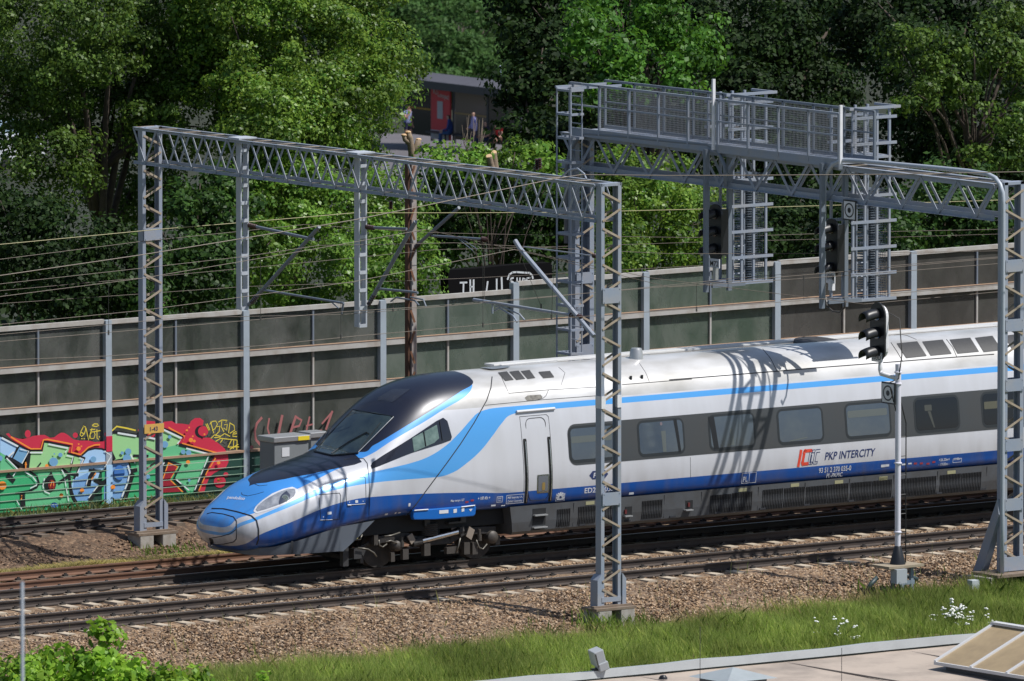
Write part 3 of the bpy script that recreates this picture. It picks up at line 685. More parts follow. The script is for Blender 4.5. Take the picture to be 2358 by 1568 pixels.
for A in ([(x0, z0), (x1, z0), (x1, z1), (x0, z1), (x0, z0)], [(xm, z0), (xm, z1)]): stroke(b, A, .012)
X_, Z_ = px_xz(*rd(1170, 1238)); text_on_side(b, 'ED250-035', X_, Z_, .16, width=.80)
for f, x0_, y0_, x1_, y1_, rows_ in ((rd, 125, 1380, 365, 1250, 2), (rd, 0, 1360, 80, 1275, 2), (rd, 790, 1345, 915, 1235, 0), (ru, 1300, 545, 1430, 480, 1)):
    x0, z0 = px_xz(*f(x0_, y0_)); x1 = px_xz(*f(x1_, y1_))[0]; z1 = z0 + (y0_ - y1_) / (4.75 if f is rd else 5.23) * K / 107 * .88
    stroke(b, [(x0, z0), (x1, z0), (x1, z1), (x0, z1), (x0, z0)], .010)
    if rows_ == 2:
        tx = ('PKP Intercity S.A.', 'Zaklad Centralny') if x0_ == 125 else ('0250 4001', 'ST-4102 P1')
        for k, t_ in enumerate(tx): text_on_side(b, t_, x0 + .03, z1 - (z1 - z0) * (.42 + .42 * k), (z1 - z0) * .36, width=(x1 - x0) - .06)
    if rows_ == 1: text_on_side(b, '8 100m', x0 + .04, z0 + .05, .08, width=x1 - x0 - .08)
    if rows_ == 0:
        cx, cz = (x0 + x1) / 2, z0 + (z1 - z0) * .48
        for k in range(7): a = math.pi * (k / 6); stroke(b, [(cx + .05 * math.cos(a), cz + .05 * math.sin(a)), (cx + .10 * math.cos(a), cz + .10 * math.sin(a))], .035)
        stroke(b, [(cx - .08, z0 + .04), (cx + .08, z0 + .04)], .03)
X_, Z_ = px_xz(*ru(1095, 525)); text_on_side(b, '>26.20m<', X_, Z_, .085, width=.30); text_on_side(b, '- 19.00m -', X_, Z_ - .10, .085, width=.30)
X_, Z_ = px_xz(*rg(1920, 50)); text_on_side(b, '+ 187.45t +', X_, Z_, .09, width=.33)
X_, Z_ = px_xz(*rg(1520, 80)); text_on_side(b, 'Max tempo 127', X_, Z_, .07, width=.36)
for f, x, y, w_, h_ in ((ru, 275, 592, 36, 52), (ru, 330, 585, 40, 46), (ru, 575, 570, 40, 34), (ru, 668, 558, 36, 30), (rb, 938, 580, 44, 44), (rd, 85, 1400, 44, 20), (rg, 2150, 130, 50, 30), (rg, 2295, 130, 45, 22)):
    X_, Z_ = px_xz(*f(x, y)); stroke(b, [(X_ - w_ / 1150, Z_), (X_ + w_ / 1150, Z_)], h_ / 900)
b.build('side_marking', 'decal_w', train)
b = MB()
for f, x, y in ((ru, 497, 580), (ru, 750, 557), (ru, 838, 555), (ru, 935, 560), (ru, 1020, 535), (rg, 1840, 55), (rg, 1760, 80)):
    X_, Z_ = px_xz(*f(x, y)); stroke(b, [(X_ - .022, Z_), (X_ + .022, Z_)], .04)
b.split('red_marking', mat('dim_red_marking', (.32, .04, .05), .5), train)
b = MB(); X_, Z_ = px_xz(*rd(1240, 1000)); b.face([side_pt(*p, .005) for p in [(X_, Z_), (X_ + .09, Z_ + .09), (X_ + .42, Z_ + .09), (X_ + .51, Z_), (X_ + .42, Z_ - .09), (X_ + .09, Z_ - .09)]])
o_ = b.build('line_badge', 'decal_n', train); b = MB(); text_on_side(b, 'PKP', X_ + .1, Z_ - .055, .15, .15, .0, .009); b.build('badge_lettering', 'decal_w', o_)

# ---- skirts
def panel(b, xz, yo, th=.03, rows=4):
    """vertical panel polygon in world (x,z) at half width yo (negative side), thickness th"""
    b.prism([Vector((x, yo, z)) for x, z in xz], (0, th, 0)); return b
front = MB(); G = []
for x in [.55 + .15 * i for i in range(21)]:
    w_ = smooth_tab(WID, x) - lerp_tab([(.55, .16), (1.4, .05), (3.2, .02)], x); zt = smooth_tab(BOT, x) + .12; zb = .50
    G.append([Vector((XN + x, -w_, zt)), Vector((XN + x, -w_ + .005, (zt + zb) / 2)), Vector((XN + x, -w_ + .03, zb)), Vector((XN + x, w_ - .03, zb)), Vector((XN + x, w_ - .005, (zt + zb) / 2)), Vector((XN + x, w_, zt))])
G = [[Vector((G[0][0].x - .02 - .16 * max(0, 1 - abs(p.y)), p.y * .0, p.z)) for p in G[0]], [Vector((G[0][0].x - .12, p.y * .6, p.z)) for p in G[0]]] + G
# the rear edge slopes up to the bogie
xr0 = onY(*r4(1030, 1392), -1.36).x; xr1 = onY(*r4(1262, 1168), -1.36).x
G = [r for r in G if r[0].x < xr0 - .05]
w_ = 1.39
G.append([Vector((xr0 + (xr1 - xr0) * t, s_ * w_, z)) for s_, t, z in ((-1, .95, 1.10), (-1, .5, .8), (-1, 0, .50), (1, 0, .50), (1, .5, .8), (1, .95, 1.10))])
front.grid(G)
sk = front.build('front_skirt', 'skirt_f', train, smooth='auto')
b = MB(); xs_ = onY(*r4(692, 1350), -1.36).x; b.bar((xs_, -1.29, .53), (xs_, -1.29, .8), .012, .05); b.build('skirt_joint', 'seam', sk)
xsk = onY(*r2(1118, 560), -1.36).x
sk2 = MB(); GG = []
for x, dz in ((xsk - .12, .0), (xsk, 0), (xsk + .01, 0), (XN + XE, 0)):
    GG.append([Vector((x, -1.385, 1.13)), Vector((x, -1.375, .78)), Vector((x, -1.345, .58)), Vector((x, -1.29, .52)), Vector((x, 1.29, .52)), Vector((x, 1.345, .58)), Vector((x, 1.375, .78)), Vector((x, 1.385, 1.13))])
for p in GG[0]: p.x += .16 * (1.1 - p.z)
sk2.grid(GG); sk2._add(GG[0], [tuple(range(8))]); sk2 = sk2.build('underfloor_skirt', 'skirt', train)
def sk_y(z): return -lerp_tab([(.52, 1.29), (.58, 1.345), (.78, 1.375), (1.13, 1.385)], z)
def sk_xz(f, x, y): p = onY(*f(x, y), -1.37); return p.x, p.z
def on_skirt(b, x0, x1, z0, z1, d=.012):
    P = [Vector((x, sk_y(z) - d, z)) for x, z in ((x0, z0), (x1, z0), (x1, z1), (x0, z1))]; b.prism(P, (0, d, 0)); return b
GR = [(r2, 1390, 1468, 590, 480), (rb, 160, 400, 1020, 765), (rb, 530, 760, 990, 720), (rb, 1100, 1385, 945, 680), (r3, 260, 383, 505, 390), (r3, 395, 518, 492, 375), (r3, 590, 712, 482, 355), (r3, 725, 848, 465, 345), (r3, 865, 992, 450, 335), (r3, 1003, 1125, 440, 322), (r3, 1145, 1272, 428, 310), (r3, 1283, 1400, 412, 298), (ru, 470, 745, 1040, 775), (ru, 765, 1045, 1020, 750), (ru, 1115, 1405, 990, 715), (ru, 1430, 1710, 965, 690)]
for f, xa, xb, yb, yt in GR:
    xm = (xa + xb) / 2; x0, _ = sk_xz(f, xa, (yb + yt) / 2); x1, _ = sk_xz(f, xb, (yb + yt) / 2); _, z0 = sk_xz(f, xm, yb); _, z1 = sk_xz(f, xm, yt)
    b = MB(); on_skirt(b, x0, x1, z0, z1, .006); b.mat(1); n = max(6, int((x1 - x0) / .042))
    for k in range(n + 1):
        x = x0 + (x1 - x0) * k / n; b.bar((x, sk_y(z0) - .012, z0), (x, sk_y(z1) - .012, z1), .014, .014)
    b.build('ventilation_grille', ['grille', 'black_matt'], train)
b = MB()
for f, x, y in ((rb, 325, 720), (r3, 460, 360), (r3, 790, 330), (r3, 1068, 310), (r3, 1348, 288), (ru, 272, 772), (ru, 1275, 685)):
    X_, Z_ = sk_xz(f, x, y); on_skirt(b, X_ - .115, X_ + .115, Z_ - .036, Z_ + .036, .008)
b.split('warning_sticker', 'yellow', train)
b = MB()
for f, x, y, w_, h_ in ((rb, 895, 840, 105, 135), (rb, 1788, 748, 110, 135), (r2, 1275, 530, 200, 250)):
    X_, Z_ = sk_xz(f, x, y); on_skirt(b, X_ - w_ / 1150, X_ + w_ / 1150, Z_ - h_ / 1380, Z_ + h_ / 1380, .01)
b.mat(1)
for f, x, y, w_ in ((rb, 872, 912, .1), (rb, 1765, 822, .1), (r2, 1275, 518, .17), (r2, 1275, 596, .18)):
    X_, Z_ = sk_xz(f, x, y); b.box((X_, sk_y(Z_) - .05, Z_), (2 * w_, .09, .025))
b.mat(2)
for f, x, y in ((rb, 845, 850), (rb, 1775, 745)): X_, Z_ = sk_xz(f, x, y); b.box((X_, sk_y(Z_) - .02, Z_), (.05, .03, .09))
b.split('foot_step', ['black_matt', 'alu', mat('dim_red_lever', (.10, .012, .012), .6)], train)
b = MB()
for f, x in ((rb, 85, ), (rb, 1420), (rb, 1970), (r3, 560), (r3, 855), (r3, 1135), (r3, 1415), (ru, 1075), (ru, 1800)):
    X_, _ = sk_xz(f, x, 800 if f is rb else 420); b.bar((X_, -1.392, 1.1), (X_, -1.35, .6), .008, .008)
for k in range(14): X_ = xsk + .6 + k * 1.22; b.box((X_, -1.355, .61), (.16, .03, .04))
b.split('skirt_fitting', 'seam', sk2)

# ---- roof fittings
def roof_patch(name, f, polys, M, eps=.012, parent=train):
    b = MB()
    for pl in polys: patch(b, [f(*p) for p in pl], eps, 8, 8)
    return b.build(name, M, parent, smooth=True)
MT['fairing'] = mat('roof_fairing_white', (.6, .6, .6), .4, noise=(2, .5, (.5, .49, .46)))
for f, pl in ((r5, [(1012, 1006), (1072, 1003), (1118, 1058), (1062, 1063)]), (r5, [(1084, 1001), (1146, 998), (1190, 1052), (1132, 1057)]), (r5, [(1158, 997), (1216, 994), (1254, 1047), (1203, 1051)]), (r5, [(1270, 1006), (1344, 1000), (1373, 1040), (1303, 1046)]),
              (r6, [(1435, 825), (1565, 813), (1625, 905), (1495, 918)]), (r6, [(1595, 812), (1725, 802), (1784, 893), (1650, 903)]), (r6, [(1768, 800), (1900, 790), (1958, 882), (1820, 890)]), (r6, [(1928, 788), (2040, 778), (2100, 868), (1985, 880)]), (r6, [(2110, 775), (2225, 765), (2285, 855), (2165, 865)])):
    roof_patch('roof_vent', f, [pl], 'roofgrille', .010)
roof_patch('roof_stain', r5, [[(1185, 1168), (1205, 1152), (1285, 1148), (1300, 1165), (1280, 1180), (1200, 1188)]], mat('grimy_roof_recess', (.2, .19, .17), .7, noise=(14, .8, (.06, .055, .05))), .004)
roof_patch('antenna_cover', r5, [[(905, 985), (930, 968), (1020, 966), (1100, 976), (1060, 988), (980, 996)]], mat('sooty_cover', (.3, .3, .3), .25, .5), .03)
b = MB(); pb_ = hull_at(*r5(1890, 918), 0); b.lathe(pb_, (0, 0, 1), [(-.05, .16), (.18, .13), (.22, .11), (.23, 0)], 14); b.build('roof_antenna', 'alu', train, smooth='auto')
b = MB(); b.box((XN + 18.2, .55, 3.95), (21.0, .35, .05)); b.box((XN + 8.6, .45, 3.945), (1.5, .3, .04)); b.split('roof_cable_duct', 'fairing', train, bevel=.01)
b = MB()
for x in (r6(960, 815), ): p = hull_at(*x, 0); b.lathe(p + Vector((0, .1, -.05)), (0, -.12, 1), [(0, .56), (.05, .54), (.056, .46), (.045, .0)], 24)
b.build('roof_fan', 'roofgrille', train, smooth='auto')
b = MB()
for f, x, y in ((r5, 1855, 1048), (r5, 1925, 1042)): p = hull_at(*f(x, y), .004); b.box(p, (.05, .03, .12))
b.split('roof_lifting_point', 'black', train)

# ---- leading bogie
bog = bpy.data.objects.new('bogie', None); COL.objects.link(bog); bog.parent = train; ORG['bogie'] = ORG[train.name]
xw0 = onY(*rg(440, 800), -.8).x; xw1 = onY(*rg(1885, 745), -.8).x
for xw in (xw0, xw1):
    for s_ in (-1, 1):
        b = MB(); b.lathe((xw, s_ * .68, .445), (0, s_, 0), [(0, .47), (.025, .47), (.03, .445), (.135, .44), (.14, .40), (.115, .385), (.1, .2), (.13, .12), (.15, 0)], 32)
        b.build('wheel', 'undergear', bog, smooth='auto')
    b = MB(); b.tube([(xw, -.7, .445), (xw, .7, .445)], .09, 12); b.build('axle', 'undergear', bog, smooth=True)
b = MB()
for s_ in (-1, 1):
    b.bar((xw0 - .35, s_ * 1.0, .62), (xw0 + .55, s_ * 1.0, .66), .16, .16); b.bar((xw0 + .5, s_ * 1.0, .66), (xw0 + .9, s_ * 1.0, .50), .16, .2); b.bar((xw0 + .85, s_ * 1.0, .52), (xw1 - .85, s_ * 1.0, .52), .16, .22)
    b.bar((xw1 - .9, s_ * 1.0, .50), (xw1 - .5, s_ * 1.0, .66), .16, .2); b.bar((xw1 - .55, s_ * 1.0, .66), (xw1 + .35, s_ * 1.0, .62), .16, .16)
b.box(((xw0 + xw1) / 2, 0, .6), (.5, 1.9, .25)); b.bar((xw0 - .9, -.75, .3), (xw0 - .9, .75, .3), .1, .1); b.bar((xw0 - .9, -.85, .32), (xw0 - .3, -.95, .58), .08, .08)
b.split('bogie_frame', 'undergear', bog, bevel=.015)
def rgp(x, y, Y=-1.12): return onY(*rg(x, y), Y)
b = MB(); b.tube([rgp(1090, 655), rgp(1620, 520)], .062, 14); b.build('yaw_damper', 'chrome', bog, smooth='auto')
b = MB(); b.tube([rgp(950, 690), rgp(1085, 657)], .085, 12); b.tube([rgp(1620, 522), rgp(1700, 500)], .07, 10); b.box(rgp(1672, 510), (.1, .1, .18)); b.split('damper_mount', 'undergear', bog)
b = MB()
for cx in (1190,):
    for k in range(6): p = rgp(cx, 400 + k * 30, -1.0); b.tube([p + Vector((.19 * math.cos(t), .19 * math.sin(t), 0)) for t in [2 * math.pi * j / 16 for j in range(17)]], .026, 6)
b.split('air_spring', 'undergear', bog, smooth=True)
b = MB(); b.prism([rgp(*p, -1.2) for p in [(885, 590), (955, 540), (1005, 640), (945, 708)]], (0, .03, 0)); b.prism([rgp(*p, -1.2) for p in [(1800, 440), (1880, 492), (1830, 640), (1752, 585)]], (0, .03, 0)); b.split('sand_plate', mat('dusty_beige_plate', (.24, .2, .165), .6), bog)
b = MB()
for xx, yy, rr in ((680, 715, .13), (2085, 590, .15)): b.lathe(rgp(xx, yy, -1.0), (0, -1, 0), [(0, rr), (.16, rr * .9), (.2, rr * .6), (.21, 0)], 16)
for xx, y0, y1 in ((798, 590, 740), (1945, 480, 650)): b.tube([rgp(xx, y0, -1.18), rgp(xx, (y0 + y1) / 2, -1.18), rgp(xx, (y0 + y1) / 2, -1.18), rgp(xx, y1, -1.18)], .05, 10, True, [.035, .035, .055, .055])
b.box(rgp(1155, 780), (.16, .12, .26)); b.box(rgp(1530, 790), (.3, .1, .14)); b.box(rgp(1745, 760), (.15, .1, .26)); b.box(rgp(1865, 760), (.14, .1, .26)); b.box(rgp(840, 850, -1.1), (.15, .1, .22)); b.box(rgp(650, 890, -1.1), (.1, .1, .2)); b.box(rgp(2200, 640, -1.0), (.12, .1, .2)); b.box(rgp(405, 640, -1.1), (.1, .08, .22))
b.split('axle_box', mat('grimy_axle_box', (.07, .062, .055), .55, .2, noise=(8, .7, (.05, .045, .04))), bog, smooth='auto')
b = MB()
for pl in ([(460, 640), (470, 720), (520, 745), (580, 700)], [(545, 585), (640, 575), (775, 530)], [(1900, 640), (1940, 750), (2000, 775), (2060, 700)], [(150, 755), (300, 775), (390, 830), (430, 890)], [(1610, 830), (1640, 720), (1665, 610)], [(60, 600), (90, 640), (190, 630), (215, 560)], [(560, 670), (640, 650), (730, 690)]): b.tube([rgp(*p, -1.2) for p in pl], .016, 6)
b.split('brake_hose', mat('pale_hose', (.16, .15, .13), .4, .4), bog, smooth=True)
b = MB(); b.box(rgp(110, 835, -1.05), (.2, .2, .22)); b.prism([rgp(*p, -1.05) for p in [(190, 790), (270, 790), (230, 890)]], (0, .05, 0)); b.box(rgp(1570, 380, -1.15), (.36, .12, .04)); b.box(rgp(-50, 880, -1.0), (.14, .12, .42)); b.box((xw0 - .42, -.75, .3), (.08, .14, .35)); b.box(rgp(1160, 380, -1.1), (.14, .1, .14)); b.box(rgp(1690, 330, -1.1), (.14, .1, .14)); b.split('bogie_fitting', mat('grey_casting', (.055, .055, .058), .5, .3), bog)
b = MB(); P = [rgp(*p, -1.44) for p in [(980, 205), (1640, 150), (1870, 122), (1905, 150), (1890, 268), (1860, 290), (1300, 340), (985, 345), (970, 300)]]
b.prism(P, (0, .12, 0)); bx = b.build('bogie_side_cover', 'bluebox', train, bevel=.02)
b = MB(); b.tube([rgp(985, 205, -1.45), rgp(1190, 190, -1.45)], .014, 6); b.tube([rgp(1680, 155, -1.45), rgp(1880, 130, -1.45)], .014, 6)
for x0, y0, x1, y1 in ((1355, 200, 1490, 250), (1565, 185, 1615, 240), (1685, 172, 1725, 222)): b.prism([rgp(*p, -1.446) for p in [(x0, y0 + 4), (x1, y0 - 6), (x1, y1 - 6), (x0, y1 + 4)]], (0, .01, 0))
b.prism([rgp(*p, -1.446) for p in [(1795, 190), (1845, 180), (1820, 220)]], (0, .01, 0)); b.split('cover_sticker', 'decal_w', bx)
b = MB(); b.box((xw0 + 1.2, 0, .95), (4.6, 2.2, .4)); b.build('underframe', 'black_matt', train)
# ------------------------------------------------------------------ catenary portal and signal gantry
X1, X2 = -3.25, 7.50
DY, DZ = 2.0, -.26                        # both stand nearer the tracks, on lower ground
MT['baseplate'] = mat('dirty_base_plate', (.17, .125, .09), .8, noise=(6, .6, (.24, .2, .16)))
def lattice_leg(b, x, y, z0, z1, lw, ld, side):
    """channel-like leg: web facing outwards, thin flanges towards the camera side"""
    b.box((x, y, (z0 + z1) / 2), (.012 * 2, ld, z1 - z0)); 
    for s in (-1, 1): b.box((x + side * lw / 2, y + s * (ld / 2 - .006), (z0 + z1) / 2), (lw - .024, .012, z1 - z0))
def lacing(b, x0, x1, y, z0, z1, pitch, w=.045, t=.012):
    n = max(1, round((z1 - z0) / pitch)); h = (z1 - z0) / n
    for k in range(n):
        a, c = (x0, x1) if k % 2 else (x1, x0); b.bar((a, y, z0 + (k + .2) * h), (c, y, z0 + (k + .8) * h), w, t, up=(0, 1, 0))
def mast(root, name, x, y, z0, z1, w, ld, plates, pitch=.38, foot=True, steel='steel', lw=.085):
    b = MB()
    for s in (-1, 1): lattice_leg(b, x + s * w / 2, y, z0, z1, lw, ld, -s)
    b.box((x, y, z1 - .03), (w + .05, ld, .06))
    m_ = b.build(name, steel, root)
    for s in (-1, 1): b = MB(); lacing(b, x - w / 2 + .02, x + w / 2 - .02, y + s * (ld / 2 + .008), z0 + .1, z1 - .1, pitch); b.build('lacing', 'brace', m_)
    for z, h in plates:
        b = MB(); b.box((x, y + ld / 2 + .022, z), (w - .02, .014, h)); b.build('batten_plate', 'steel', m_)
        b = MB(); b.box((x, y - ld / 2 - .022, z), (w - .02, .014, h))
        for s in (-1, 1):
            for e in (-1, 1): b.box((x + s * (w / 2 - .05), y - ld / 2 - .032, z + e * (h / 2 - .03)), (.022, .008, .022))
        b.build('batten_plate', 'steel', m_)
    if foot:
        b = MB()
        for s in (-1, 1):
            xx = x + s * (w / 2 + .075); b.box((xx, y, z0 + .32), (.10, ld + .06, .56)); b.prism([Vector((xx - .05, y - ld / 2 - .03, z0 + .6)), Vector((xx + .05, y - ld / 2 - .03, z0 + .6)), Vector((xx - s * .05, y - ld / 2 - .03, z0 + .72))], (0, ld + .06, 0))
        b.box((x, y - ld / 2, z0 + .18), (w, .03, .1)); b.split('foot', 'steel', m_)
        b = MB(); b.box((x, y - .02, z0 + .0), (w + .55, ld + .35, .05)); b.box((x, y - .12, z0 + .045), (w + .5, .1, .04)); b.split('base_plate', 'baseplate', m_)
        b = MB()
        for s in (-1, 1): b.box((x + s * (w / 2 + .05), y - .03, z0 - .42), (.36, ld + .32, .8))
        b.split('foundation', 'concrete', root, bevel=.015)
    return m_
def truss(root, x, ya, yb, z0, z1, w, pitch, steel='steel', chord=.09, dg=.05, name='truss'):
    b = MB()
    for s in (-1, 1):
        for z, f in ((z0, 1), (z1, -1)):
            b.box((x + s * w / 2, (ya + yb) / 2, z + f * .006), (chord, abs(yb - ya), .012)); b.box((x + s * (w / 2 - .0), (ya + yb) / 2, z + f * (.012 + chord / 2 - .006)), (.012, abs(yb - ya), chord - .012))
    n = round(abs(yb - ya) / pitch); h = (yb - ya) / n
    for k in range(n):
        y = ya + k * h
        for s, o in ((-1, 0), (1, .5)):
            xo = x + s * (w / 2 + .012); y0 = y + o * h
            b.bar((xo, y0, z1 - .02), (xo, y0 + h * .5, z0 + .02), .012, dg); b.bar((xo + s * .013, y0 + h * .5, z0 + .02), (xo + s * .013, min(max(y0 + h, min(ya, yb)), max(ya, yb)), z1 - .02), .012, dg)
    b.build(name, steel, root)
    c, c2 = MB(), MB()
    for k in range(n + 1):
        y = ya + k * h
        c.bar((x - w / 2, y, z1 - .008), (x + w / 2, y, z1 - .008), .05, .008); c2.bar((x - w / 2, y, z0 + .014), (x + w / 2, y, z0 + .014), .06, .008)
        if k < n: c.bar((x - w / 2, y, z1 - .018), (x + w / 2, y + h, z1 - .018), .04, .008)
    c.build('bracing_lattice', 'brace', root); c2.build('bracing_lattice', 'brace', root)
def dropper(root, x, y, z0, z1, w=.22):
    b = MB()
    for s in (-1, 1): b.box((x + s * (w / 2 - .02), y, (z0 + z1) / 2), (.035, .17, z1 - z0))
    k = z0 + .03
    while k < z1: b.box((x, y - .088, k), (w - .03, .012, .075)); b.box((x, y + .088, k), (w - .03, .012, .075)); k += .38
    b.box((x, y, z1 + .02), (w + .25, .42, .03)); return b.build('hanging_post', mat('pale_grey_paint', (.42, .45, .5), .5, noise=(3, .4, (.3, .32, .36))), root)
def insulator(b, p, q, n=5, r0=.028, r1=.055):
    p = Vector(p); q = Vector(q); pts = []; rad = []
    for k in range(n * 2 + 1): pts.append(p + (q - p) * (k / (2 * n))); rad.append(r0 if k % 2 == 0 else r1)
    b.tube(pts, 1, 10, True, rad)
P1 = thing('catenary_portal', 'grey lattice catenary portal spanning the tracks in front of the train', 'catenary portal', (X1, 0, DZ))
W1 = .5
truss(P1, X1, 6.98 + DY, -9.6 + DY, 8.1 + DZ, 8.9 + DZ, W1 + .06, .87, chord=.07)
def pz(px, py, x): return onX(px, py, x).z
mast(P1, 'mast', X1, 6.77 + DY, .03 + DZ, 8.9 + DZ, W1, .17, [(pz(345, 538, X1), .27)])
mast(P1, 'mast', X1, -9.68 + DY, .03 + DZ, 8.92 + DZ, W1, .19, [(pz(1405, 680, X1), .32), (pz(1405, 1148, X1), .27)])
b = MB(); b.box((X1, 6.77 + DY - .125, pz(345, 985, X1)), (W1 + .02, .014, .2)); npl = b.build('number_plate', mat('yellow_plate', (.62, .38, .1), .5), P1)
b = MB(); vs, fs = text_mesh('1-43', .13); b._add([(X1 - .14 + u, 6.77 + DY - .137, pz(345, 985, X1) - .05 + v) for u, v in vs], fs); b.build('plate_number', 'decal_n', npl)
b = MB()
for s in (-1, 1): b.box((X1 + s * W1 / 2 - s * .04, -9.68 + DY - .1, pz(1405, 925, X1)), (.11, .02, .26)); b.box((X1 + s * (W1 / 2), -9.68 + DY, pz(1405, 925, X1)), (.03, .2, .26))
b.split('white_band', 'white', P1)
YA_, YB_ = onX(563, 700, X1).y, onX(835, 752, X1).y
dropper(P1, X1 - .05, YA_, onX(563, 712, X1).z, 8.9 + DZ); dropper(P1, X1 - .05, YB_, onX(835, 752, X1).z, 8.9 + DZ)
def arm(root, x, lines, ins, name='cantilever_arm'):
    b = MB()
    for r, pts in lines: b.tube([onX(*p, x) for p in pts], r, 8)
    o = b.build(name, 'steel_dark' if name == 'cantilever_arm' else 'steel', root, smooth='auto')
    if ins:
        b = MB()
        for p, q in ins: insulator(b, onX(*p, x), onX(*q, x))
        b.split('insulator', 'insul', o, smooth='auto')
arm(P1, X1 + .05, [(.035, [(590, 522), (707, 548), (722, 551)]), (.042, [(735, 522), (605, 667), (572, 702)]), (.026, [(607, 668), (791, 698)]), (.022, [(791, 698), (786, 724)]), (.014, [(700, 683), (760, 693), (780, 710)])], [((572, 518), (592, 523)), ((578, 697), (592, 681))])
arm(P1, X1 + .05, [(.03, [(858, 524), (936, 527)]), (.045, [(957, 510), (871, 661), (852, 694)]), (.028, [(873, 665), (947, 672), (962, 674)]), (.018, [(900, 694), (912, 685), (955, 692), (965, 703)]), (.018, [(945, 684), (975, 690), (981, 706)])], [((843, 522), (862, 525)), ((848, 702), (862, 679))])
arm(P1, X1 + .1, [(.05, [(1186, 554), (1197, 572), (1368, 774)]), (.036, [(1091, 690), (1323, 727)]), (.014, [(1206, 568), (1300, 580), (1372, 590)]), (.02, [(1134, 695), (1134, 722)]), (.02, [(1138, 716), (1150, 709), (1182, 728), (1191, 742)]), (.02, [(1141, 706), (1153, 705), (1196, 723), (1208, 737)])], [((1312, 725), (1340, 730)), ((1365, 588), (1385, 592))], 'steady_arm')
arm(P1, X1 - .1, [(.02, [(1290, 410), (1310, 392), (1330, 388), (1345, 400), (1350, 412)])], [((900, 462), (900, 482)), ((1236, 392), (1236, 365)), ((1243, 388), (1243, 364))], 'jumper_cable')

# ---------------- signal gantry
P2 = thing('signal_gantry', 'grey signal gantry with a mesh-sided walkway on its truss', 'signal gantry', (X2, 0, DZ))
W2 = .5
truss(P2, X2, 5.75 + DY, -9.5 + DY, 7.5 + DZ, 8.3 + DZ, .62, 1.25, chord=.12, dg=.07)
mast(P2, 'mast', X2, 5.45 + DY, .03 + DZ, 8.3 + DZ, W2, .26, [(pz(1350, 640, X2), .25), (pz(1350, 806, X2), .25)], lw=.12)
pl = [(onX(2325, y, X2).z, .26) for y in (610, 747, 885, 1023, 1160, 1310 - 10)]
mast(P2, 'mast', X2, -9.68 + DY, .03 + DZ, 8.34 + DZ, W2 + .02, .22, pl, foot=False, lw=.1, pitch=.4)
b = MB(); b.prism([onX(*p, X2 - .35) for p in [(2240, 1316), (2262, 1316), (2300, 1185), (2296, 1150)]], (.16, 0, 0))
for dx in (0, .3, .6): b.prism([Vector((X2 - .3 + dx, -9.85 + DY, .03 + DZ)), Vector((X2 - .1 + dx, -9.85 + DY, .03 + DZ)), Vector((X2 - .2 + dx, -9.85 + DY, .3 + DZ))], (0, .02, 0))
b.box((X2, -9.85 + DY, .18 + DZ), (.9, .02, .3)); b.split('foot_brace', 'steel', P2)
b = MB(); b.box((X2 - .1, -9.75 + DY, -.02 + DZ), (1.3, .9, .06)); b.build('base_plate', 'baseplate', P2)
b = MB(); b.box((X2 - .6, -9.7 + DY, -.5 + DZ), (.55, .8, .9)); b.box((X2 + .4, -9.7 + DY, -.5 + DZ), (.55, .8, .9)); b.split('foundation', 'concrete', P2, bevel=.02)
b = MB(); q = [(2307, 1360), (2308, 1180), (2309, 800), (2310, 470), (2309, 445), (2303, 425), (2292, 410), (2275, 401), (2230, 394), (2150, 386), (1985, 371), (1940, 369), (1918, 378), (1905, 396), (1898, 420), (1897, 560), (1896, 690)]
b.tube([onX(*p, X2 - .42) for p in q], .05, 10); b.build('cable_conduit', mat('light_grey_conduit', (.36, .4, .46), .4), P2, smooth=True)
b = MB(); q = [(1303, 560), (1304, 390), (1312, 350), (1330, 320), (1350, 308), (1420, 313), (1540, 325), (1630, 333), (1655, 350), (1668, 380), (1672, 430)]
b.tube([onX(*p, X2 - .4) for p in q], .045, 10); b.build('cable_conduit', 'steel_dark', P2, smooth=True)
# walkway and mesh railing
yf, yn = 5.3 + DY, -4.3 + DY; xa, xb = X2 - .42, X2 + .55
b = MB(); b.box(((xa + xb) / 2, (yf + yn) / 2, 8.345 + DZ), (xb - xa, yf - yn, .04)); b.box((xa, (yf + yn) / 2, 8.34 + DZ), (.03, yf - yn, .16)); b.box((xb, (yf + yn) / 2, 8.34 + DZ), (.03, yf - yn, .16)); wk = b.build('walkway', 'steel', P2)
zt0, zb0 = 9.42 + DZ, 8.42 + DZ
for x, nm in ((xa, 0), (xb, 1)):
    b = MB()
    b.bar((x, yf, zt0), (x, yn, zt0), .05, .05); b.bar((x, yf, 8.95 + DZ), (x, yn, 8.95 + DZ), .035, .035); b.bar((x, yf, zb0), (x, yn, zb0), .04, .05)
    n = 9
    for k in range(n + 1): y = yf + (yn - yf) * k / n; b.box((x + (.0), y, (zt0 + zb0) / 2 - .05), (.05, .05, zt0 - zb0 + .1))
    r_ = b.build('railing', 'steel' if nm == 0 else 'steel_dark', wk)
    b = MB(); k = yf - 1.05
    while k > yn: b.box((x + .03, k, (zt0 + zb0) / 2), (.004, .0055, zt0 - zb0)); k -= .048
    k = zb0
    while k < zt0: b.box((x + .037, (yf - 1.05 + yn) / 2, k), (.004, yf - 1.05 - yn, .0055)); k += .048
    b.build('wire_mesh', mat('galvanised_mesh', (.26, .27, .29), .5, .3), wk)
for px, top, bot in ((1643, 182, 345), (1936, 242, 390)):
    b = MB(); p, q_ = onX(px, top, xa - .06), onX(px, bot, xa - .06); b.box((p + q_) / 2, (.07, .05, abs(p.z - q_.z))); b.build('white_post', 'white', P2)
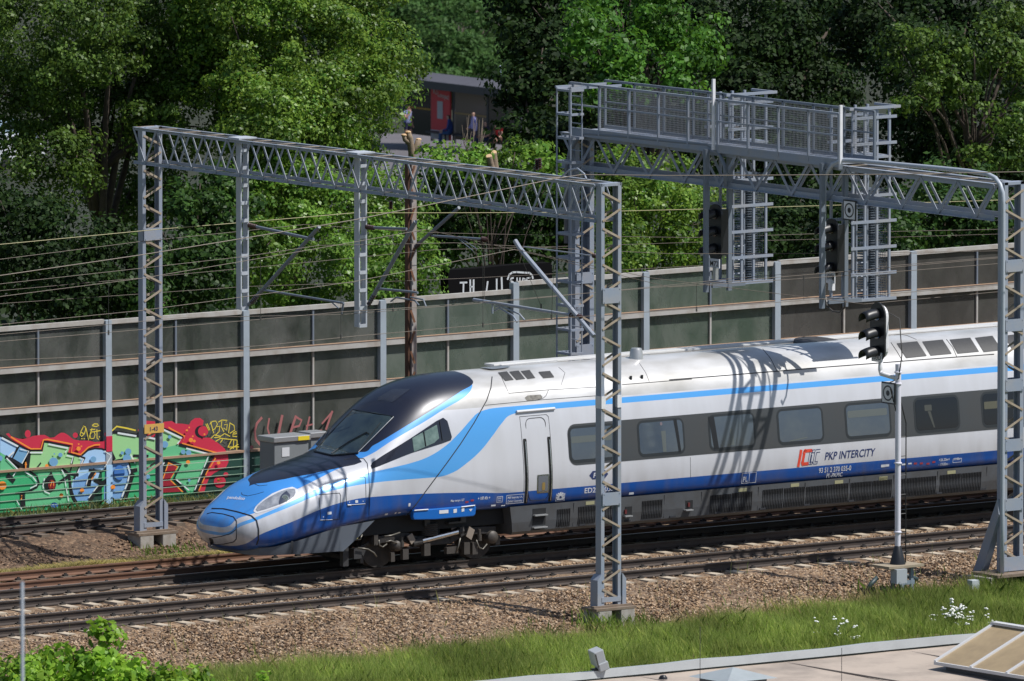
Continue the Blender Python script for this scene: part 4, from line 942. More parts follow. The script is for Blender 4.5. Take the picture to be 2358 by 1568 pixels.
# ladder with hoops at the far mast
b = MB(); lx, ly = X2 - .55, 4.9 + DY
for dy in (-.2, .2): b.tube([(lx, ly + dy, .6), (lx, ly + dy, 9.36 + DZ)], .018, 6)
for k in range(29): b.tube([(lx, ly - .2, .8 + .3 * k), (lx, ly + .2, .8 + .3 * k)], .012, 5)
for k in range(16):
    z = 1.1 + .53 * k
    for A in ([(lx, ly + .25), (lx - .35, ly + .25)], [(lx - .35, ly + .25), (lx - .35, ly - .25)], [(lx - .35, ly - .25), (lx, ly - .25)]): b.bar((*A[0], z), (*A[1], z), .05, .05)
for dy in (-.25, .25): b.tube([(lx - .35, ly + dy, 2.8), (lx - .35, ly + dy, 9.36 + DZ)], .02, 6)
b.bar((lx - .35, ly - .25, 9.36 + DZ), (X2 + .5, ly - .25, 9.36 + DZ), .05, .05); b.bar((lx - .35, ly + .3, 9.36 + DZ), (X2 + .5, ly + .3, 9.36 + DZ), .05, .05); b.build('caged_ladder', 'steel', P2)
# maintenance baskets behind the signals
def basket(yc, ztop, zbot, yh):
    x0, x1 = X2 + .55, X2 + 1.55; b = MB(); ya, yb = yc - .38, yc + .38
    for x in (x0, x0 + .33, x0 + .66, x1):
        for y in (ya, yb): b.box((x, y, (ztop + zbot) / 2), (.05, .05, ztop - zbot))
    k = zbot
    while k <= ztop + .02:
        for y in (ya - .035, yb + .035): b.box(((x0 + x1) / 2 + .05, y, k), (x1 - x0 + .25, .02, .065))
        b.box((x1 + .03, yc, k), (.02, ya - yb, .06)); k += .565
    b.box(((x0 + x1) / 2, yc, zbot), (x1 - x0 + .1, .8, .05)); b.box(((x0 + x1) / 2, yc, 8.34 + DZ), (x1 - x0 + .1, .8, .05))
    b.box(((x0 + x1) / 2 + .06, ya - .05, ztop), (x1 - x0 + .4, .04, .06)); b.bar((x1 + .2, ya - .03, ztop), (x1 + .2, yb, ztop), .05, .05)
    o = b.build('service_basket', 'steel', P2)
    b = MB(); k = zbot
    while k < 8: b.tube([(x0 + .18, ya + .1, k + .2), (x0 + .48, ya + .1, k + .2)], .014, 5); k += .3
    for dx in (.18, .48): b.tube([(x0 + dx, ya + .1, zbot), (x0 + dx, ya + .1, 8.3 + DZ)], .02, 6)
    b.build('ladder', 'steel', o)
    b = MB(); k = zbot
    while k < 7.4: b.box((x1 - .25, yc, k), (.35, .5, .008)); b.box((x1 - .06, yc, k), (.008, .7, .012)); k += .055
    for j in range(12): b.box((x1 - .06, yc - .35 + .06 * j, (zbot + 7.4) / 2), (.006, .008, 7.4 - zbot))
    b.build('wire_mesh', 'steel_dark', o)
    b = MB()
    for dx, dz in ((-.92, .0), (-.28, .0)):
        b.box((X2 + .4 + dx, yh, (8.3 + DZ + zbot - .05) / 2), (.10, .08, 8.3 + DZ - zbot + .1))
    b.box((X2 + .1, yh, zbot + .05), (.9, .06, .08)); b.split('signal_hanger', 'steel_dark', P2)
YS1, YS2 = .38 + DY, -3.72 + DY
basket(YS1 + .8, 9.42 + DZ, pz(1720, 650, X2 + 1.05), YS1 - .12); basket(YS2 + .55, 9.42 + DZ, pz(2010, 690, X2 + 1.05), YS2 - .12)
b = MB(); b.tube([onX(*p, X2 - .3) for p in [(1899, 690), (1905, 706), (1918, 717), (1934, 719), (1945, 708), (1947, 692)]], .022, 6); b.build('cable_loop', 'wire_dark', P2, smooth=True)

# ---------------- colour light signals
MT['lens'] = mat('dark_signal_lens', (.03, .02, .018), .1, coat=1)
def signal(name, label, x, yc, zc, h, lamps, w=.46, grp='railway signals', back='black', sub=None, plate=None):
    t = thing(name, label, 'railway signal', (x, yc, zc), grp)
    b = MB(); pts = []
    for k in range(9): a = math.pi * k / 8; pts.append(Vector((x, yc + w / 2 * math.cos(a), zc + h / 2 - w / 2 + w / 2 * math.sin(a))))
    for k in range(9): a = math.pi + math.pi * k / 8; pts.append(Vector((x, yc + w / 2 * math.cos(a), zc - h / 2 + w / 2 + w / 2 * math.sin(a))))
    b.prism(pts, (.05, 0, 0)); b.box((x + .14, yc, zc), (.2, w * .72, h * .8)); b.build('signal_head', 'black', t)
    for i, dz in enumerate(lamps):
        b = MB(); c = Vector((x, yc, zc + dz)); G = []
        for j in range(5):
            u = j / 4; G.append([c + Vector((-.36 * u, .125 * math.cos(a), .125 * math.sin(a) - .07 * u * u)) for a in [R(-25 + 230 * k / 12) for k in range(13)]])
        b.grid(G); hd = b.build('signal_hood', 'black', t, smooth=True); d = hd.modifiers.new('thickness', 'SOLIDIFY'); d.thickness = .012
        b = MB(); b.lathe(c + Vector((.0, 0, 0)), (-1, 0, 0), [(0, .115), (.02, .11), (.03, .06), (.032, 0)], 16); b.build('lens', 'lens', hd, smooth='auto')
    if plate:
        txt, pzc, pw, ph = plate; b = MB(); b.box((x - .02, yc - .02, pzc), (.02, pw, ph)); p_ = b.build('number_plate', 'white', t)
        b = MB(); vs, fs = text_mesh(txt, ph * .8); mw = max(v[0] for v in vs); b._add([(x - .033, yc - .02 + pw * .42 - u * pw * .84 / mw, pzc - ph * .3 + v) for u, v in vs], fs); b.build('plate_number', 'black', p_)
    return t
s1 = signal('railway_signal', 'black three-light signal hanging in the signal gantry over the track of the train', X2 - .2, YS1 - .02, pz(1645, 535, X2 - .2), 1.25, (.40, .02, -.36), plate=('M72', pz(1655, 607, X2 - .2), .36, .2))
b = MB(); b.box((X2 - .2, YS1 - .05, pz(1655, 630, X2 - .2)), (.08, .1, .3)); b.build('junction_box', 'alu', s1)
s2 = signal('railway_signal', 'black three-light signal hanging below the ringed sign in the signal gantry', X2 - .2, YS2 - .02, pz(1937, 575, X2 - .2), 1.3, (.42, .05, -.42), plate=('N203M', pz(1945, 642, X2 - .2), .3, .26))
b = MB(); b.box((X2 - .2, YS2 - .05, pz(1948, 660, X2 - .2)), (.08, .14, .24)); b.build('junction_box', 'white', s2)
def ringsign(label, x, y, z, s):
    t = thing('ring_sign', label, 'sign', (x, y, z), 'square signs with black rings')
    b = MB(); b.box((x, y, z), (.02, s, s * 1.0)); b.build('border', 'black', t)
    b = MB(); b.box((x - .012, y, z), (.01, s * .86, s * .86)); b.build('sign_face', mat('sign_white', (.6, .61, .63), .5), t)
    b = MB(); n = 28
    for ro, ri in ((.36, .29), (.13, 0)):
        for k in range(n):
            a, c = 2 * math.pi * k / n, 2 * math.pi * (k + 1) / n
            q = [(ri, a), (ro, a), (ro, c), (ri, c)] if ri else [(0, 0), (ro, a), (ro, c)]
            b.face([(x - .02, y + s * r * math.cos(t_), z + s * r * math.sin(t_)) for r, t_ in q])
    b.build('ring', 'black', t)
p = onX(1957, 484, X2 - .36); ringsign('square ringed sign hung on the signal gantry truss', X2 - .36, p.y, p.z, .44)
# free standing signal
XS, YS = 4.55, -7.55
pt = thing('railway_signal', 'three-light signal head on a white pole with a thin black ladder', 'railway signal', (XS, YS, 0), 'railway signals')
zp = onX(2052, 1297, XS).z; ztop = onX(2052, 836, XS).z
b = MB(); b.tube([(XS, YS, zp + .3), (XS, YS, ztop)], .062, 14); 
for yy in (857, 883, 1066, 1217 + 8): z = onX(2052, yy, XS).z; b.lathe((XS, YS, z), (0, 0, 1), [(0, .062), (.01, .085), (.03, .085), (.04, .062)], 14)
b.build('pole', mat('white_lacquered_pole', (.66, .65, .74), .35), pt, smooth='auto')
b = MB(); b.lathe((XS, YS, zp), (0, 0, 1), [(0, .17), (.05, .16), (.38, .075), (.4, .06)], 14); b.build('pole_foot', 'black', pt, smooth='auto')
hz = onX(2017, 760, XS).z; hy = onX(2020, 760, XS - .2).y
hx = XS - .2
b = MB(); pts = []; h, w = 1.26, .5
for k in range(11): a = math.pi * k / 10; pts.append(Vector((hx, hy + w / 2 * math.cos(a), hz + h / 2 - w / 2 + w / 2 * math.sin(a))))
for k in range(11): a = math.pi + math.pi * k / 10; pts.append(Vector((hx, hy + w / 2 * math.cos(a), hz - h / 2 + w / 2 + w / 2 * math.sin(a))))
b.prism(pts, (.04, 0, 0)); b.build('signal_head', 'black', pt)
b = MB(); b.prism([Vector((hx + .045, hy + (p.y - hy) * .92, hz + (p.z - hz) * .9)) for p in pts], (.09, 0, 0)); b.box((hx + .15, hy, hz - .1), (.05, .26, .8)); b.build('signal_case', 'white', pt, bevel=.02)
for dz in (.36, -.03, -.43):
    b = MB(); c = Vector((hx, hy, hz + dz)); G = []
    for j in range(5): u = j / 4; G.append([c + Vector((-.40 * u, .14 * math.cos(a), .14 * math.sin(a) - .07 * u * u)) for a in [R(-25 + 230 * k / 12) for k in range(13)]])
    b.grid(G); hd = b.build('signal_hood', 'black', pt, smooth=True); d = hd.modifiers.new('thickness', 'SOLIDIFY'); d.thickness = .012
    b = MB(); b.lathe(c, (-1, 0, 0), [(0, .125), (.02, .12), (.03, .06), (.032, 0)], 16); b.build('lens', 'lens', hd, smooth='auto')
b = MB(); zq = onX(2020, 822, hx).z; b.box((hx - .01, hy, zq), (.02, .34, .2)); pp = b.build('number_plate', 'white', pt)
b = MB(); vs, fs = text_mesh('203D', .15); mw = max(v[0] for v in vs); b._add([(hx - .023, hy + .15 - u * .30 / mw, zq - .055 + v) for u, v in vs], fs); b.build('plate_number', 'black', pp)
zb_ = onX(2028, 858, XS).z; b = MB(); b.tube([(hx + .1, hy, hz - .6), (hx + .1, hy + .02, zb_ + .08), (hx + .1, hy + .0, zb_), (XS, YS, zb_ - .08)], .05, 10); b.build('bracket', 'white', pt, smooth=True)
b = MB(); lx0, lx1 = onY(2070, 1100, YS).x, onY(2086, 1100, YS).x; zl = onY(2078, 975, YS).z; zl2 = onY(2050, 895, YS).z
for x in (lx0, lx1): b.tube([(x - .22, YS + .02, zl2 + .1 * (x - lx0)), (x, YS, zl), (x, YS, zp + .02)], .013, 6)
k = zp + .25
while k < zl: b.tube([(lx0, YS, k), (lx1, YS, k)], .010, 5); k += .41
b.build('ladder', 'black', pt)
b = MB(); b.tube([hull_at(0, 0) if False else (hx + .1, hy, hz + .5), (XS + .03, YS, hz + .3), (XS + .06, YS - .05, ztop + .2), (XS - .05, YS - .08, ztop - .3), (hx + .2, hy, zb_ - .25)], .012, 6); b.build('cable', 'wire_dark', pt, smooth=True)
b = MB(); b.box((XS, YS, zp - .02), (.95, .62, .05)); b.build('platform', mat('dirty_platform', (.3, .25, .18), .8), pt)
b = MB()
for s in (-1, 1):
    for e in (-1, 1): b.box((XS + .13 * s + .12, YS + .15 * e, zp - .45), (.07, .07, .9))
b.box((XS + .12, YS - .15, zp - .38), (.4, .06, .09)); b.build('stand', mat('blue_grey_paint', (.2, .25, .3), .5), pt)
b = MB(); p = onX(2041, 1325, XS - .35); b.box((XS - .2, YS - .3, p.z), (.28, .2, .3)); b.build('junction_box', mat('pale_box', (.36, .39, .42), .5), pt)
b = MB(); b.tube([onY(*p, YS) for p in [(2020, 1330), (2005, 1345), (1998, 1360)]], .05, 10); b.tube([onY(*p, YS + .3) for p in [(2070, 1320), (2100, 1330), (2112, 1334)]], .05, 10); b.split('cable_tube', mat('dark_green_tube', (.03, .05, .055), .5), pt, smooth=True)
p = onX(2046, 905, XS - .1); ringsign('square ringed sign bolted to the white signal pole', XS - .1, p.y, p.z, .46)
# small trackside boxes
b = MB(); p = onZ(2241, 1348, -.42); b.box((p.x, p.y, -.42), (.2, .18, .24)); b.box((p.x, p.y, -.7), (.1, .08, .5)); tag(b.build('trackside_box', mat('pale_blue_box', (.4, .44, .46), .5), None, bevel=.01), 'small pale grey box in the grass by the foot of the signal gantry', 'junction box')
# ---------------- rusty mast
RM = thing('rusty_mast', 'rust-streaked old catenary mast standing behind the train', 'mast', onZ(946, 1160, -.3))
x, y = ORG['rusty_mast'].x, ORG['rusty_mast'].y; RY = y
MT['rustwhite'] = mat('flaking_pale_paint', (.34, .33, .32), .7, noise=(1.3, .75, (.26, .12, .06)))
b = MB(); zt = onY(940, 372, y).z; b.box((x + .05, y - .02, zt / 2 - .1), (.13, .10, zt + .2)); b.build('flange', 'rustwhite', RM)
b = MB(); b.box((x - .07, y + .03, zt / 2 - .1), (.05, .12, zt + .2)); b.build('flange', mat('dark_rust', (.06, .026, .014), .8, noise=(4, .7, (.13, .06, .03))), RM)
b = MB(); lacing(b, x - .08, x + .03, y - .11, 0, zt, .45, .05); b.build('lacing', 'rust', RM)
arm(RM, x + .1, [(.04, [(1057, 478), (955, 569)])], [((953, 572), (966, 560))])
arm(RM, x + .1, [(.028, [(995, 543), (1119, 551)]), (.01, [(1056, 550), (1089, 577)]), (.01, [(1062, 550), (1100, 574)])], [((1110, 550), (1120, 551))])
# ---------------- cabinets
for nm, lab, p0, yy, w, d, h, sticker in (('cabinet', 'grey trackside cabinet with a yellow label on its top edge', (632, 1080), 7.7, .92, .55, 1.75, 1), ('cabinet', 'smaller grey cabinet half hidden behind the nose of the train', (716, 1060), 8.5, .42, .4, 1.6, 0)):
    p = onY(*p0, yy); c = thing(nm, lab, 'cabinet', (p.x + w / 2, yy + d / 2, -.25), 'trackside cabinets'); zt = onY(650, 1012 if sticker else 1008, yy).z
    b = MB(); b.box((p.x + w / 2, yy + d / 2, (zt - .3) / 2 - .03), (w, d, zt + .24)); b.build('cabinet_body', mat('cabinet_grey', (.21, .23, .245), .5, noise=(2, .4, (.16, .17, .18))), c, bevel=.01)
    b = MB(); b.box((p.x + w / 2, yy + d / 2, zt - .0), (w + .08, d + .08, .12)); b.build('lid', 'alu', c, bevel=.015)
    if sticker:
        b = MB(); b.box((p.x + w - .16, yy - .046, zt - .0), (.3, .006, .09)); b.mat(1); b.box((p.x + .3, yy - .006, zt - .28), (.2, .006, .2)); b.build('sticker', [mat('yellow_label', (.75, .6, .03), .5), 'decal_w'], c)
# ---------------- overhead lines
def wire(name, label, ys, lines, r=.011, hang=None, m_='wire', grp='overhead wires'):
    t = None
    p0 = onY(*lines[0][1][0], ys[0]); t = thing(name, label, 'overhead line', (p0.x, ys[0], p0.z), grp)
    for nm, pts in lines:
        P = [onY(x, y, yy) for (x, y), yy in zip(pts, ys if len(ys) == len(pts) else [ys[0]] * len(pts))]
        P[0] = P[0] + (P[0] - P[1]).normalized() * 22; P[-1] = P[-1] + (P[-1] - P[-2]).normalized() * 14
        Q = []
        for a, b_ in zip(P, P[1:]):
            n = 8; sag = .0012 * (b_ - a).length ** 1.5
            for k in range(n): u = k / n; q = a.lerp(b_, u); q.z -= 4 * sag * u * (1 - u) * .3; Q.append(q)
        Q.append(P[-1]); b = MB(); b.tube(Q, r * .6, 5); b.build(nm, m_, t)
    for (xa_, ya_), (xb_, yb_) in hang or []:
        b = MB(); b.tube([onY(xa_, ya_, ys[0]), onY(xb_, yb_, ys[0])], .006, 4); b.build('hanger', 'wire_dark', t)
        b = MB(); q = onY(xb_, yb_, ys[0]); b.box(q, (.03, .02, .1)); b.build('clamp', 'wire_dark', t)
    return t
wire('overhead_wire', 'uppermost yellowish wire running behind the far mast and the portal truss', [6.2], [('conductor', [(-80, 567), (365, 528), (817, 490), (1290, 489), (1774, 477), (2450, 452)])], .013, m_=mat('yellowish_wire', (.3, .27, .12), .5))
wire('overhead_wire', 'feeder wire climbing to the near top of the catenary portal, then to the signal gantry', [-9.3], [('conductor', [(-80, 643), (325, 587), (817, 506), (1275, 412), (1340, 402), (1541, 404), (2066, 401), (2450, 391)])], .016)
wire('overhead_wire', 'thin high wire below the uppermost one, nearly level behind the signal gantry', [7.4], [('conductor', [(-80, 604), (325, 556), (700, 517), (1004, 536), (1592, 547), (2000, 534), (2450, 522)])], .009)
wire('overhead_line', 'contact and catenary wires over the track of the train', [-.45], [('catenary_wire', [(-80, 658), (560, 591), (735, 565), (1046, 559), (1541, 584), (1905, 583), (2450, 572)]), ('contact_wire', [(-80, 774), (420, 731), (790, 724), (1200, 690), (1700, 640), (2450, 575)])], .009, [((1115, 560), (1115, 688)), ((905, 565), (905, 712))])
wire('overhead_line', 'contact and catenary wires over the nearest track', [-3.7], [('catenary_wire', [(-80, 690), (325, 641), (817, 557), (980, 528), (1250, 590), (1541, 661), (1924, 636), (2450, 592)]), ('contact_wire', [(-80, 790), (325, 759), (800, 717), (980, 706), (1340, 676), (2450, 575)])], .010, [((250, 648), (250, 766)), ((600, 590), (600, 733)), ((1604, 652), (1604, 712)), ((2300, 600), (2300, 668))])
wire('overhead_line', 'two lowest wires sagging across the noise barrier', [-6.7], [('catenary_wire', [(-80, 752), (325, 715), (817, 648), (1186, 574), (1500, 640), (1990, 700), (2450, 655)]), ('contact_wire', [(-80, 830), (242, 820), (600, 796), (817, 774), (1110, 748), (1208, 738), (1630, 708), (2450, 640)])], .010, [((1112, 600), (1112, 748)), ((1276, 600), (1270, 730)), ((785, 655), (785, 776)), ((1851, 690), (1851, 640)), ((1195, 580), (1246, 705))])
wire('overhead_line', 'faint pair of wires hung in front of the trees along the barrier', [9.9], [('catenary_wire', [(-80, 672), (560, 618), (1000, 575), (1592, 558), (2450, 530)]), ('contact_wire', [(-80, 700), (560, 660), (1091, 640), (1700, 606), (2450, 560)])], .008)
# ------------------------------------------------------------------ noise barrier with graffiti
YB = 13.1
NB = thing('noise_barrier', 'long grey noise barrier with dark glazed panels and bright graffiti on one end', 'noise barrier', (0, YB, -.3))
pp = [onY(px, 900, YB).x for px in (-72, 245, 562, 877, 1183, 1483, 1785, 2098)]
pp = [pp[0] - 3.85] + pp + [pp[-1] + 3.85, pp[-1] + 7.7]
tops = [753] + [(753, 736), (735, 716), (712, 693), (688, 667), (648, 627), (623, 603), (600, 577), (577, 561)]
mids = [(0, 753, 237, 736), (252, 735, 555, 715), (570, 712, 868, 693), (885, 688, 1175, 667), (1190, 648, 1475, 627), (1490, 623, 1775, 603), (1790, 600, 2090, 577), (2105, 577, 2295, 563)]
ztops = [(onY(a, b_, YB).z + onY(c, d, YB).z) / 2 for a, b_, c, d in mids]; print('barrier tops', [round(z, 2) for z in ztops])
ztops = [ztops[0] + .05] + ztops + [ztops[-1] - .03]
MT['barrier_post'] = mat('barrier_grey_post', (.34, .395, .45), .5, noise=(2, .4, (.22, .25, .28)))
MT['barrier_rail'] = mat('barrier_beam', (.42, .41, .39), .7, noise=(2.5, .7, (.28, .235, .19)))
MT['ledge'] = mat('brown_stained_ledge', (.36, .235, .16), .8, noise=(4, .5, (.25, .16, .11)))
MT['corr'] = mat('dark_green_corrugated', (.012, .06, .045), .6, noise=(2, .4, (.02, .04, .035)))
def glazing(nm, c1, c2, tr):  # streaky noise paints tree shadows and reflections into the glass colour
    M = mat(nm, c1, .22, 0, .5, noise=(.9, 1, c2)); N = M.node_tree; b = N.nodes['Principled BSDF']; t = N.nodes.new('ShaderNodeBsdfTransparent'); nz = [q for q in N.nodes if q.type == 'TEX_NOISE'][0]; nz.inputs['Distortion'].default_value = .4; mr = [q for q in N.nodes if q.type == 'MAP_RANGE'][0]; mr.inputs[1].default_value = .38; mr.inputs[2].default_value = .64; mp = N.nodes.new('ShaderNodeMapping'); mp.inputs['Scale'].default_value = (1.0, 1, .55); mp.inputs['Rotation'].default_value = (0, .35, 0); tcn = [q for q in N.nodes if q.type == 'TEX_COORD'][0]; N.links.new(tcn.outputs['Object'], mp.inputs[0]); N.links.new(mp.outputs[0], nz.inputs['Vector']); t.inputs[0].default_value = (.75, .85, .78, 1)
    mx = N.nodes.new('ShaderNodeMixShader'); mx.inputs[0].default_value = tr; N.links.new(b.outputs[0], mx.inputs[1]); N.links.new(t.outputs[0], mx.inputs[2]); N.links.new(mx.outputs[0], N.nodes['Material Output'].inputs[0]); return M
GL = [glazing('dark_glazing_painted_dapple', (.055, .062, .053), (.15, .152, .142), .32), glazing('green_glazing_painted_dapple', (.082, .115, .090), (.18, .205, .178), .32), glazing('brownish_glazing_painted_dapple', (.055, .053, .050), (.095, .091, .086), .2)]
for i in range(len(pp)):
    zt = ztops[min(i, len(ztops) - 1)]; zt = max(zt, ztops[max(0, i - 1)]) if i else zt
    b = MB(); b.box((pp[i], YB - .02, zt / 2 - .17), (.16, .16, zt + .3)); b.build('barrier_post', 'barrier_post', NB)
for i in range(len(pp) - 1):
    x0, x1 = pp[i] + .085, pp[i + 1] - .085; zt = ztops[i]; xm = (x0 + x1) / 2; L_ = x1 - x0
    levels = [zt, zt - .905, zt - 1.81, .80]
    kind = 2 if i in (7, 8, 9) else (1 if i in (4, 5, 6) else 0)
    b = MB(); b.box((xm, YB, zt - .045), (L_, .1, .1)); b.build('top_beam', 'barrier_rail', NB)
    for k in (1, 2):
        b = MB(); b.box((xm, YB - .02, levels[k] - .06), (L_, .16, .13)); b.build('beam', 'barrier_rail', NB)
        b = MB(); b.box((xm, YB - .06, levels[k] + .012), (L_, .1, .012)); b.build('beam_ledge', 'ledge', NB)
    for k in range(3):
        za, zb = levels[k] - (.1 if k == 0 else .13), levels[k + 1] + (.02 if k < 2 else 0)
        for j in range(2):
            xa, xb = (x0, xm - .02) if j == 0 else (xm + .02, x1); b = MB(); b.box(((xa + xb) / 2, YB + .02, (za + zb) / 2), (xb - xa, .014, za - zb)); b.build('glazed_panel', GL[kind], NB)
        b = MB(); b.box((xm, YB, (za + zb) / 2), (.045, .06, za - zb)); b.build('mullion', 'steel_dark' if k == 0 else 'barrier_rail', NB)
    b = MB(); b.box((xm, YB - .05, .785), (L_, .16, .05)); b.build('beam_ledge', 'ledge', NB)
    b = MB(); b.box((xm, YB - .02, .22), (L_, .1, 1.08)); b.build('corrugated_board', 'corr', NB)
# graffiti: paint coats on the left bays
ga = zz(0, 1160, 5.2267); gb0 = zz(350, 1140, 5.2267); gb = lambda x, y: gb0(x, y)
YG = YB - .075
PAL = {'red': (.56, .028, .065), 'orange': (.85, .28, .04), 'black': (.008, .01, .014), 'lgreen': (.32, .62, .28), 'green': (.045, .40, .17), 'mgreen': (.13, .50, .25), 'blue': (.18, .36, .66), 'sky': (.36, .58, .84), 'white': (.68, .74, .76), 'yellow': (.75, .6, .06), 'dred': (.3, .012, .03), 'dblue': (.05, .17, .5), 'pink': (.36, .13, .13), 'dot': (.16, .36, .58)}
KEYS = list(PAL); GM = [mat('spray_' + k, c, .55) for k, c in PAL.items()]
class Paint:
    def __init__(s): s.b = MB(); s.n = 0
    def y(s): return YG - .0004 * s.n
    def poly(s, c, f, pts): s.n += 1; s.b.mat(KEYS.index(c)); s.b.face([onY(*f(x, y), s.y()) for x, y in pts]); return s
    def blob(s, c, f, x, y, r, ry=None, jag=0):
        n = 18; return s.poly(c, f, [(x + r * math.cos(2 * math.pi * k / n), y + (ry or r) * math.sin(2 * math.pi * k / n)) for k in range(n)])
    def stroke(s, c, f, pts, w):
        s.n += 1; s.b.mat(KEYS.index(c)); P = [Vector((p.x, p.z)) for p in (onY(*f(x, y), s.y()) for x, y in pts)]; w = w / 5.2267 * K / 105 / 2
        L_, R_ = [], []
        for i, p in enumerate(P):
            d = (P[min(i + 1, len(P) - 1)] - P[max(i - 1, 0)]); d = d.normalized() if d.length > 1e-9 else Vector((1, 0)); nrm = Vector((-d.y, d.x)) * w
            if i == 0: p = p - d * w * .6
            if i == len(P) - 1: p = p + d * w * .6
            L_.append(p + nrm); R_.append(p - nrm)
        for i in range(len(P) - 1): s.b.face([(q.x, s.y(), q.y) for q in (L_[i], L_[i + 1], R_[i + 1], R_[i])])
        return s
g = Paint()
B = lambda pts: [(x + 1829, y - 104.5) for x, y in pts]      # right-hand enlargement into the left one's numbers
g.poly('red', ga, [(85, 330), (130, 318), (165, 368), (280, 402), (340, 405), (420, 390), (480, 362), (600, 345), (660, 345), (740, 388), (800, 380), (850, 340), (900, 312), (950, 315), (1000, 345), (1080, 410), (1180, 430), (1300, 428), (1400, 450), (1530, 440), (1560, 395), (1610, 385), (1640, 600), (1500, 700), (1200, 720), (700, 600), (430, 600), (200, 440)])
g.poly('red', ga, B([(200, 380), (330, 240), (440, 250), (560, 270), (600, 255), (700, 245), (760, 280), (860, 285), (960, 300), (985, 245), (1045, 202), (1120, 200), (1172, 240), (1160, 310), (1100, 390), (1068, 430), (1080, 455), (1130, 490), (1260, 490), (1380, 565), (1480, 650), (1530, 740), (1538, 850), (1500, 930), (1400, 972), (1330, 1010), (1260, 1070), (1210, 1190), (1180, 1300), (1050, 1310), (1250, 740), (500, 700)]))
for x, y, r, ry in ((410, 330, 44, 58), (1110, 350, 38, 40), (1580, 335, 40, 48)): g.blob('red', ga, x, y, r, ry)
for x, y, r in ((1165, 395, 76), (1410, 1140, 88), (1500, 1035, 36)):
    if r == 76: g.blob('black', ga, x + 1829 - 30, y - 104.5 + 8, 92)
    g.blob('red', ga, x + 1829, y - 104.5, r)
g.poly('green', ga, [(0, 590), (240, 850), (1300, 860), (1300, 1395), (900, 1440), (0, 1490)])
g.poly('green', ga, [(1500, 900), (1900, 760), (2400, 740), (2750, 640), (3090, 640), (2880, 1210), (2560, 1250), (1500, 1370)])
g.poly('mgreen', ga, [(0, 590), (60, 600), (230, 850), (0, 890)]); g.poly('lgreen', ga, [(430, 590), (630, 590), (655, 455), (1025, 520), (1000, 612), (1090, 650), (1245, 690), (1180, 870), (430, 900)])
g.poly('sky', ga, [(0, 370), (30, 370), (275, 505), (180, 692), (100, 660), (0, 600)]); g.poly('dot', ga, [(290, 520), (430, 575), (320, 770), (190, 700)])
g.poly('mgreen', ga, [(560, 900), (1080, 900), (1060, 1200), (1110, 1330), (350, 1420), (380, 1180), (560, 1090)])
g.poly('sky', ga, [(1200, 650), (1300, 578), (1400, 552), (1500, 558), (1640, 618), (1655, 665), (1545, 845), (1480, 870), (1420, 1050), (1465, 1085), (1350, 1230), (1300, 1315), (1130, 1320), (1070, 1200), (1055, 1080), (1090, 960), (1150, 930)])
g.poly('blue', ga, [(1090, 1000), (1300, 900), (1300, 1060), (1420, 1060), (1450, 1090), (1300, 1310), (1130, 1318), (1068, 1200)])
g.poly('blue', ga, [(1560, 830), (1620, 775), (1700, 735), (1800, 715), (1900, 760), (1932, 880), (1895, 1050), (1810, 1290), (1530, 1330), (1540, 1000)])
g.poly('lgreen', ga, [(1620, 375), (1720, 290), (2010, 332), (2290, 400), (2400, 270), (2670, 385), (2610, 485), (2420, 560), (2270, 640), (2010, 735), (1960, 730), (1900, 760), (1800, 715), (1690, 735), (1640, 630)])
g.poly('mgreen', ga, B([(180, 760), (600, 640), (790, 590), (1290, 735), (1030, 1285), (960, 1270), (740, 1090), (800, 880), (620, 830), (560, 900), (180, 1000)]))
for A, w in (([(0, 352), (270, 492), (430, 572), (620, 572), (652, 442), (1030, 512), (990, 612), (1245, 685)], 30), ([(432, 575), (400, 850)], 70), ([(1245, 685), (1090, 990), (1020, 960), (1050, 1150), (1090, 1270), (1125, 1330)], 36), ([(1210, 645), (1300, 568), (1400, 543), (1500, 550), (1640, 608), (1668, 680), (1540, 860), (1480, 880)], 26), ([(1615, 365), (1640, 590), (1690, 700)], 40), ([(1650, 750), (1720, 718), (1800, 705), (1900, 748), (1938, 880), (1905, 1050), (1800, 1315)], 24), ([(1945, 880), (2010, 860)], 60), ([(1960, 930), (1850, 1290)], 60), ([(90, 668), (200, 722), (330, 800), (420, 850)], 50), ([(270, 500), (180, 700)], 24), ([(440, 880), (545, 955), (578, 1060), (545, 1115), (450, 1165), (235, 1205)], 30), ([(330, 1220), (340, 1400)], 90), ([(920, 850), (1010, 915), (1150, 935)], 40), ([(1020, 930), (1045, 1200), (1100, 1320)], 46), ([(1390, 870), (1330, 960), (1310, 1085)], 70), ([(1320, 865), (1480, 875)], 40), ([(1400, 1010), (1480, 1060), (1560, 1020)], 56), ([(1540, 1050), (1440, 1150), (1330, 1300)], 56), ([(120, 945), (200, 1020)], 70), ([(600, 760), (545, 830), (480, 870)], 24), ([(1085, 670), (1040, 880)], 20), ([(870, 1050), (1000, 960)], 50), ([(1970, 650), (2180, 655)], 36), ([(2050, 690), (2100, 740)], 60)): g.stroke('black', ga, A, w)
for A, w in (([(-180, 400), (180, 452), (300, 480), (440, 505), (560, 352), (870, 472), (810, 590), (1310, 722)], 44), ([(1320, 730), (1230, 900), (1050, 1295)], 60), ([(620, 835), (840, 885), (735, 1090), (905, 1290)], 44), ([(615, 830), (560, 1100)], 50)): g.stroke('black', ga, B(A), w)
g.blob('black', ga, 740, 1065, 88, 118); g.poly('black', ga, [(690, 980), (755, 880), (800, 985)]); g.blob('dred', ga, 765, 1085, 52, 78)
g.poly('dred', ga, B([(655, 862), (790, 920), (668, 1110), (860, 1285), (560, 1300), (570, 1120)]))
